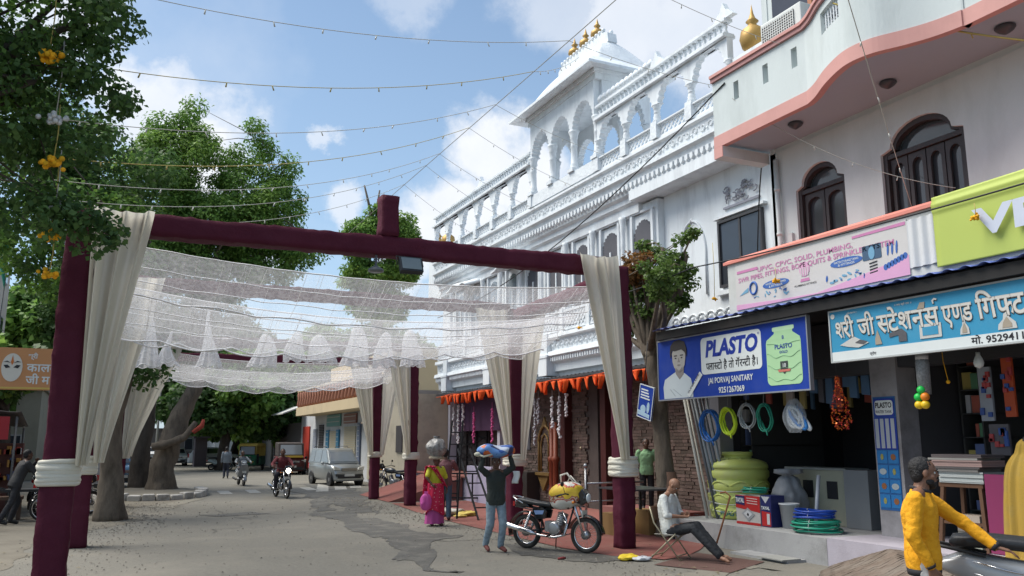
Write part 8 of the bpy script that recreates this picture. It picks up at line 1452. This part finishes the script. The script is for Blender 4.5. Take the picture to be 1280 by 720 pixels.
block('white apartment house at the far left edge behind the trees', -16, -5.6, 40, 52, 12.6, (.50, .46, .40), 3, face='x'); block('low shop block behind the left verge', -14, -4.4, 24, 38, 3.1, (.22, .19, .16), 4, face='x'); block('yellowish corner house on the left behind the orange sign', -8, -3.4, 50, 60, 4.6, (.27, .26, .21), 2)
for x, y, h_ in ((11.2, 66.5, 7), (3.2, 70, 7.5)): tag(MB().cyl((x, y, 0), (x, y, h_), .1, .07, 8).tube([(x - .6, y, h_ - .5), (x + .6, y, h_ - .5)], .03, 5).build('utility_pole', C(.4, .4, .38, .8)), 'pale utility pole beside the auto rickshaw' if x > 8 else 'pale utility pole left of the road end', 'pole')
so_ = T('hoarding', 'small pink and blue hoarding far off between the two left trunks', 'sign', (.3, 52, 2.6)); MB().box(-.4, 1.3, 52, 52.1, 2.5, 3.7).build('panel', C(.30, .25, .45, .5), so_, world=True); MB().box(-.3, 1.2, 51.97, 52, 3.0, 3.3).build('print', C(.55, .45, .55, .5), so_, world=True); MB().cyl((.4, 52.2, 0), (.4, 52.2, 2.5), .06).build('post', C(.2, .2, .2, .6), so_, world=True)
# orange temple signboard on the left
os_ = T('orange_signboard', 'orange signboard with an oval face emblem and Hindi lettering behind the near left post', 'sign', (-1.72, 22.0, 3.1), R(-4)); MB().box(-.75, .9, -.05, .05, 0, .95).build('panel', mat('orange_sign', (.50, .24, .10), .5, var=.06, scale=1), os_)
def ell2(cx_, cz_, a, c): return [(cx_ + a * math.cos(t), cz_ + c * math.sin(t)) for t in [2 * PI * i / 24 for i in range(24)]]
MB().prism(ell2(-.42, .5, .21, .32), -.062, -.052, 'y').build('emblem', C(.60, .58, .52, .5), os_)
for s_ in (-1, 1): MB().prism([(-.42 + s_ * .03, .50), (-.42 + s_ * .09, .56), (-.42 + s_ * .17, .55), (-.42 + s_ * .12, .48)], -.068, -.063, 'y').build('print', m_blk, os_); MB().prism([(-.42 + s_ * .03, .60), (-.42 + s_ * .1, .65), (-.42 + s_ * .18, .62), (-.42 + s_ * .1, .62)], -.068, -.063, 'y').build('print', m_blk, os_)
MB().prism([(-.42, .78), (-.39, .62), (-.42, .55), (-.45, .62)], -.068, -.063, 'y').build('print', C(.5, .15, .03, .5), os_)
for body, z, s_, w_ in (('कालका', .42, .26, .75), ('जी म', .14, .26, .48), ('श्री', .72, .14, .2)): letters(body, (-.12, -.056, z), (1, 0, 0), UZ, s_, m_sw, os_, w_, .02)
MB().box(-.75, .9, -.058, -.05, .02, .06).build('print', C(.55, .4, .1, .5), os_); b = MB(); b.cyl((.8, .08, -3.1), (.8, .08, 0), .04); b.build('post', C(.2, .2, .2, .5), os_); b = MB(); b.cyl((-.7, .08, -3.1), (-.7, .08, 0), .04); b.build('post', C(.2, .2, .2, .5), os_)
# left stall with red banner, cart, clutter
stl_ = T('market_stall', 'street stall with a red banner behind the dark-clothed man', 'stall', (-3.2, 27, 0)); b = MB(); b.grid(lambda u, v: (-4.6 + 2.4 * u, 26 + 2.5 * v, 2.75 - .35 * v + .03 * math.sin(u * 12)), 16, 4); b.build('awning', C(.10, .09, .09, .7), stl_, world=True, solid=.02); MB().box(-3.9, -2.45, 25.95, 26.0, 2.0, 2.6).build('banner', C(.42, .03, .04, .6), stl_, world=True)
for x, y in ((-4.5, 26.1), (-2.3, 26.1), (-2.3, 28.4)): MB().cyl((x, y, 0), (x, y, 2.6), .03).build('post', C(.15, .15, .15, .5), stl_, world=True)
MB().box(-4.6, -2.2, 27.6, 27.9, 0, 1.9).build('back_panel', C(.15, .06, .05, .7), stl_, world=True); b = MB(); rr = random.Random(88)
for k in range(60): x = rr.uniform(-4.5, -2.3); z = rr.choice([.9, 1.25, 1.6]); b.box(x, x + .1, 27.3, 27.5, z, z + rr.uniform(.08, .25), k % 4)
tag(b.build('goods', [C(.5, .06, .04, .5), C(.4, .4, .42, .5), C(.5, .25, .05, .5), C(.06, .08, .2, .5)], stl_, world=True), kind='stuff'); b = MB(); b.box(-4.4, -2.3, 26.4, 27.0, .6, .68)
for x in (-4.3, -2.4): b.box(x, x + .06, 26.45, 26.95, 0, .6)
b.build('counter', C(.09, .06, .045, .7), stl_, world=True)
be = T('bench', 'long brown bench at the left edge of the verge', 'bench', (-2.6, 23.9, 0)); MB().box(-3.8, -1.9, 24.9, 25.4, .5, .58).build('seat', C(.12, .07, .045, .7), be, world=True)
for x in (-3.7, -2.0): MB().box(x, x + .07, 24.95, 25.35, 0, .5).build('leg', C(.10, .06, .04, .7), be, world=True)
s9 = T('stall_sign', 'red and white printed panel low behind the second left post', 'sign', (-.4, 26.9, 1)); MB().box(-1.3, .1, 27.3, 27.36, .75, 2.3).build('panel', C(.38, .37, .36, .6), s9, world=True); MB().box(-1.3, .1, 27.27, 27.3, .85, 1.0).build('print', C(.45, .03, .03, .6), s9, world=True); MB().cyl((-1.2, 27.4, 0), (-1.2, 27.4, 2.3), .025).build('post', m_bm, s9, world=True)
fg = T('flag', 'green triangular flag on a pole at the left edge', 'flag', (-4.2, 36, 0)); MB().cyl((-4.2, 36, 0), (-4.0, 36, 9.8), .035, .02, 6).build('pole', C(.1, .1, .1, .6), fg, world=True); MB().grid(lambda u, v: (-4.02 - .55 * u * (1 - v) * .7, 36 + .1 * math.sin(u * 6), lerp(9.7, 8.2, v) - .7 * u), 8, 8).build('cloth', C(.02, .18, .12, .8), fg, world=True, solid=.01)
hc_ = T('handcart', 'dark handcart with a spoked wheel beside the man on the left verge', 'handcart', (-1.35, 24.3, 0)); b = MB(); wheel(hc_, 0, .33, .33, .03, 14); b = MB(); b.box(-.9, .6, .1, .7, .72, .78); b.bar((-.9, .15, .75), (-1.5, .15, .95), .04); b.bar((-.9, .65, .75), (-1.5, .65, .95), .04); b.build('deck', m_bm, hc_); b = MB(); b.bar((-.8, .4, 0), (-.8, .4, .72), .05); b.build('leg', m_bm, hc_)
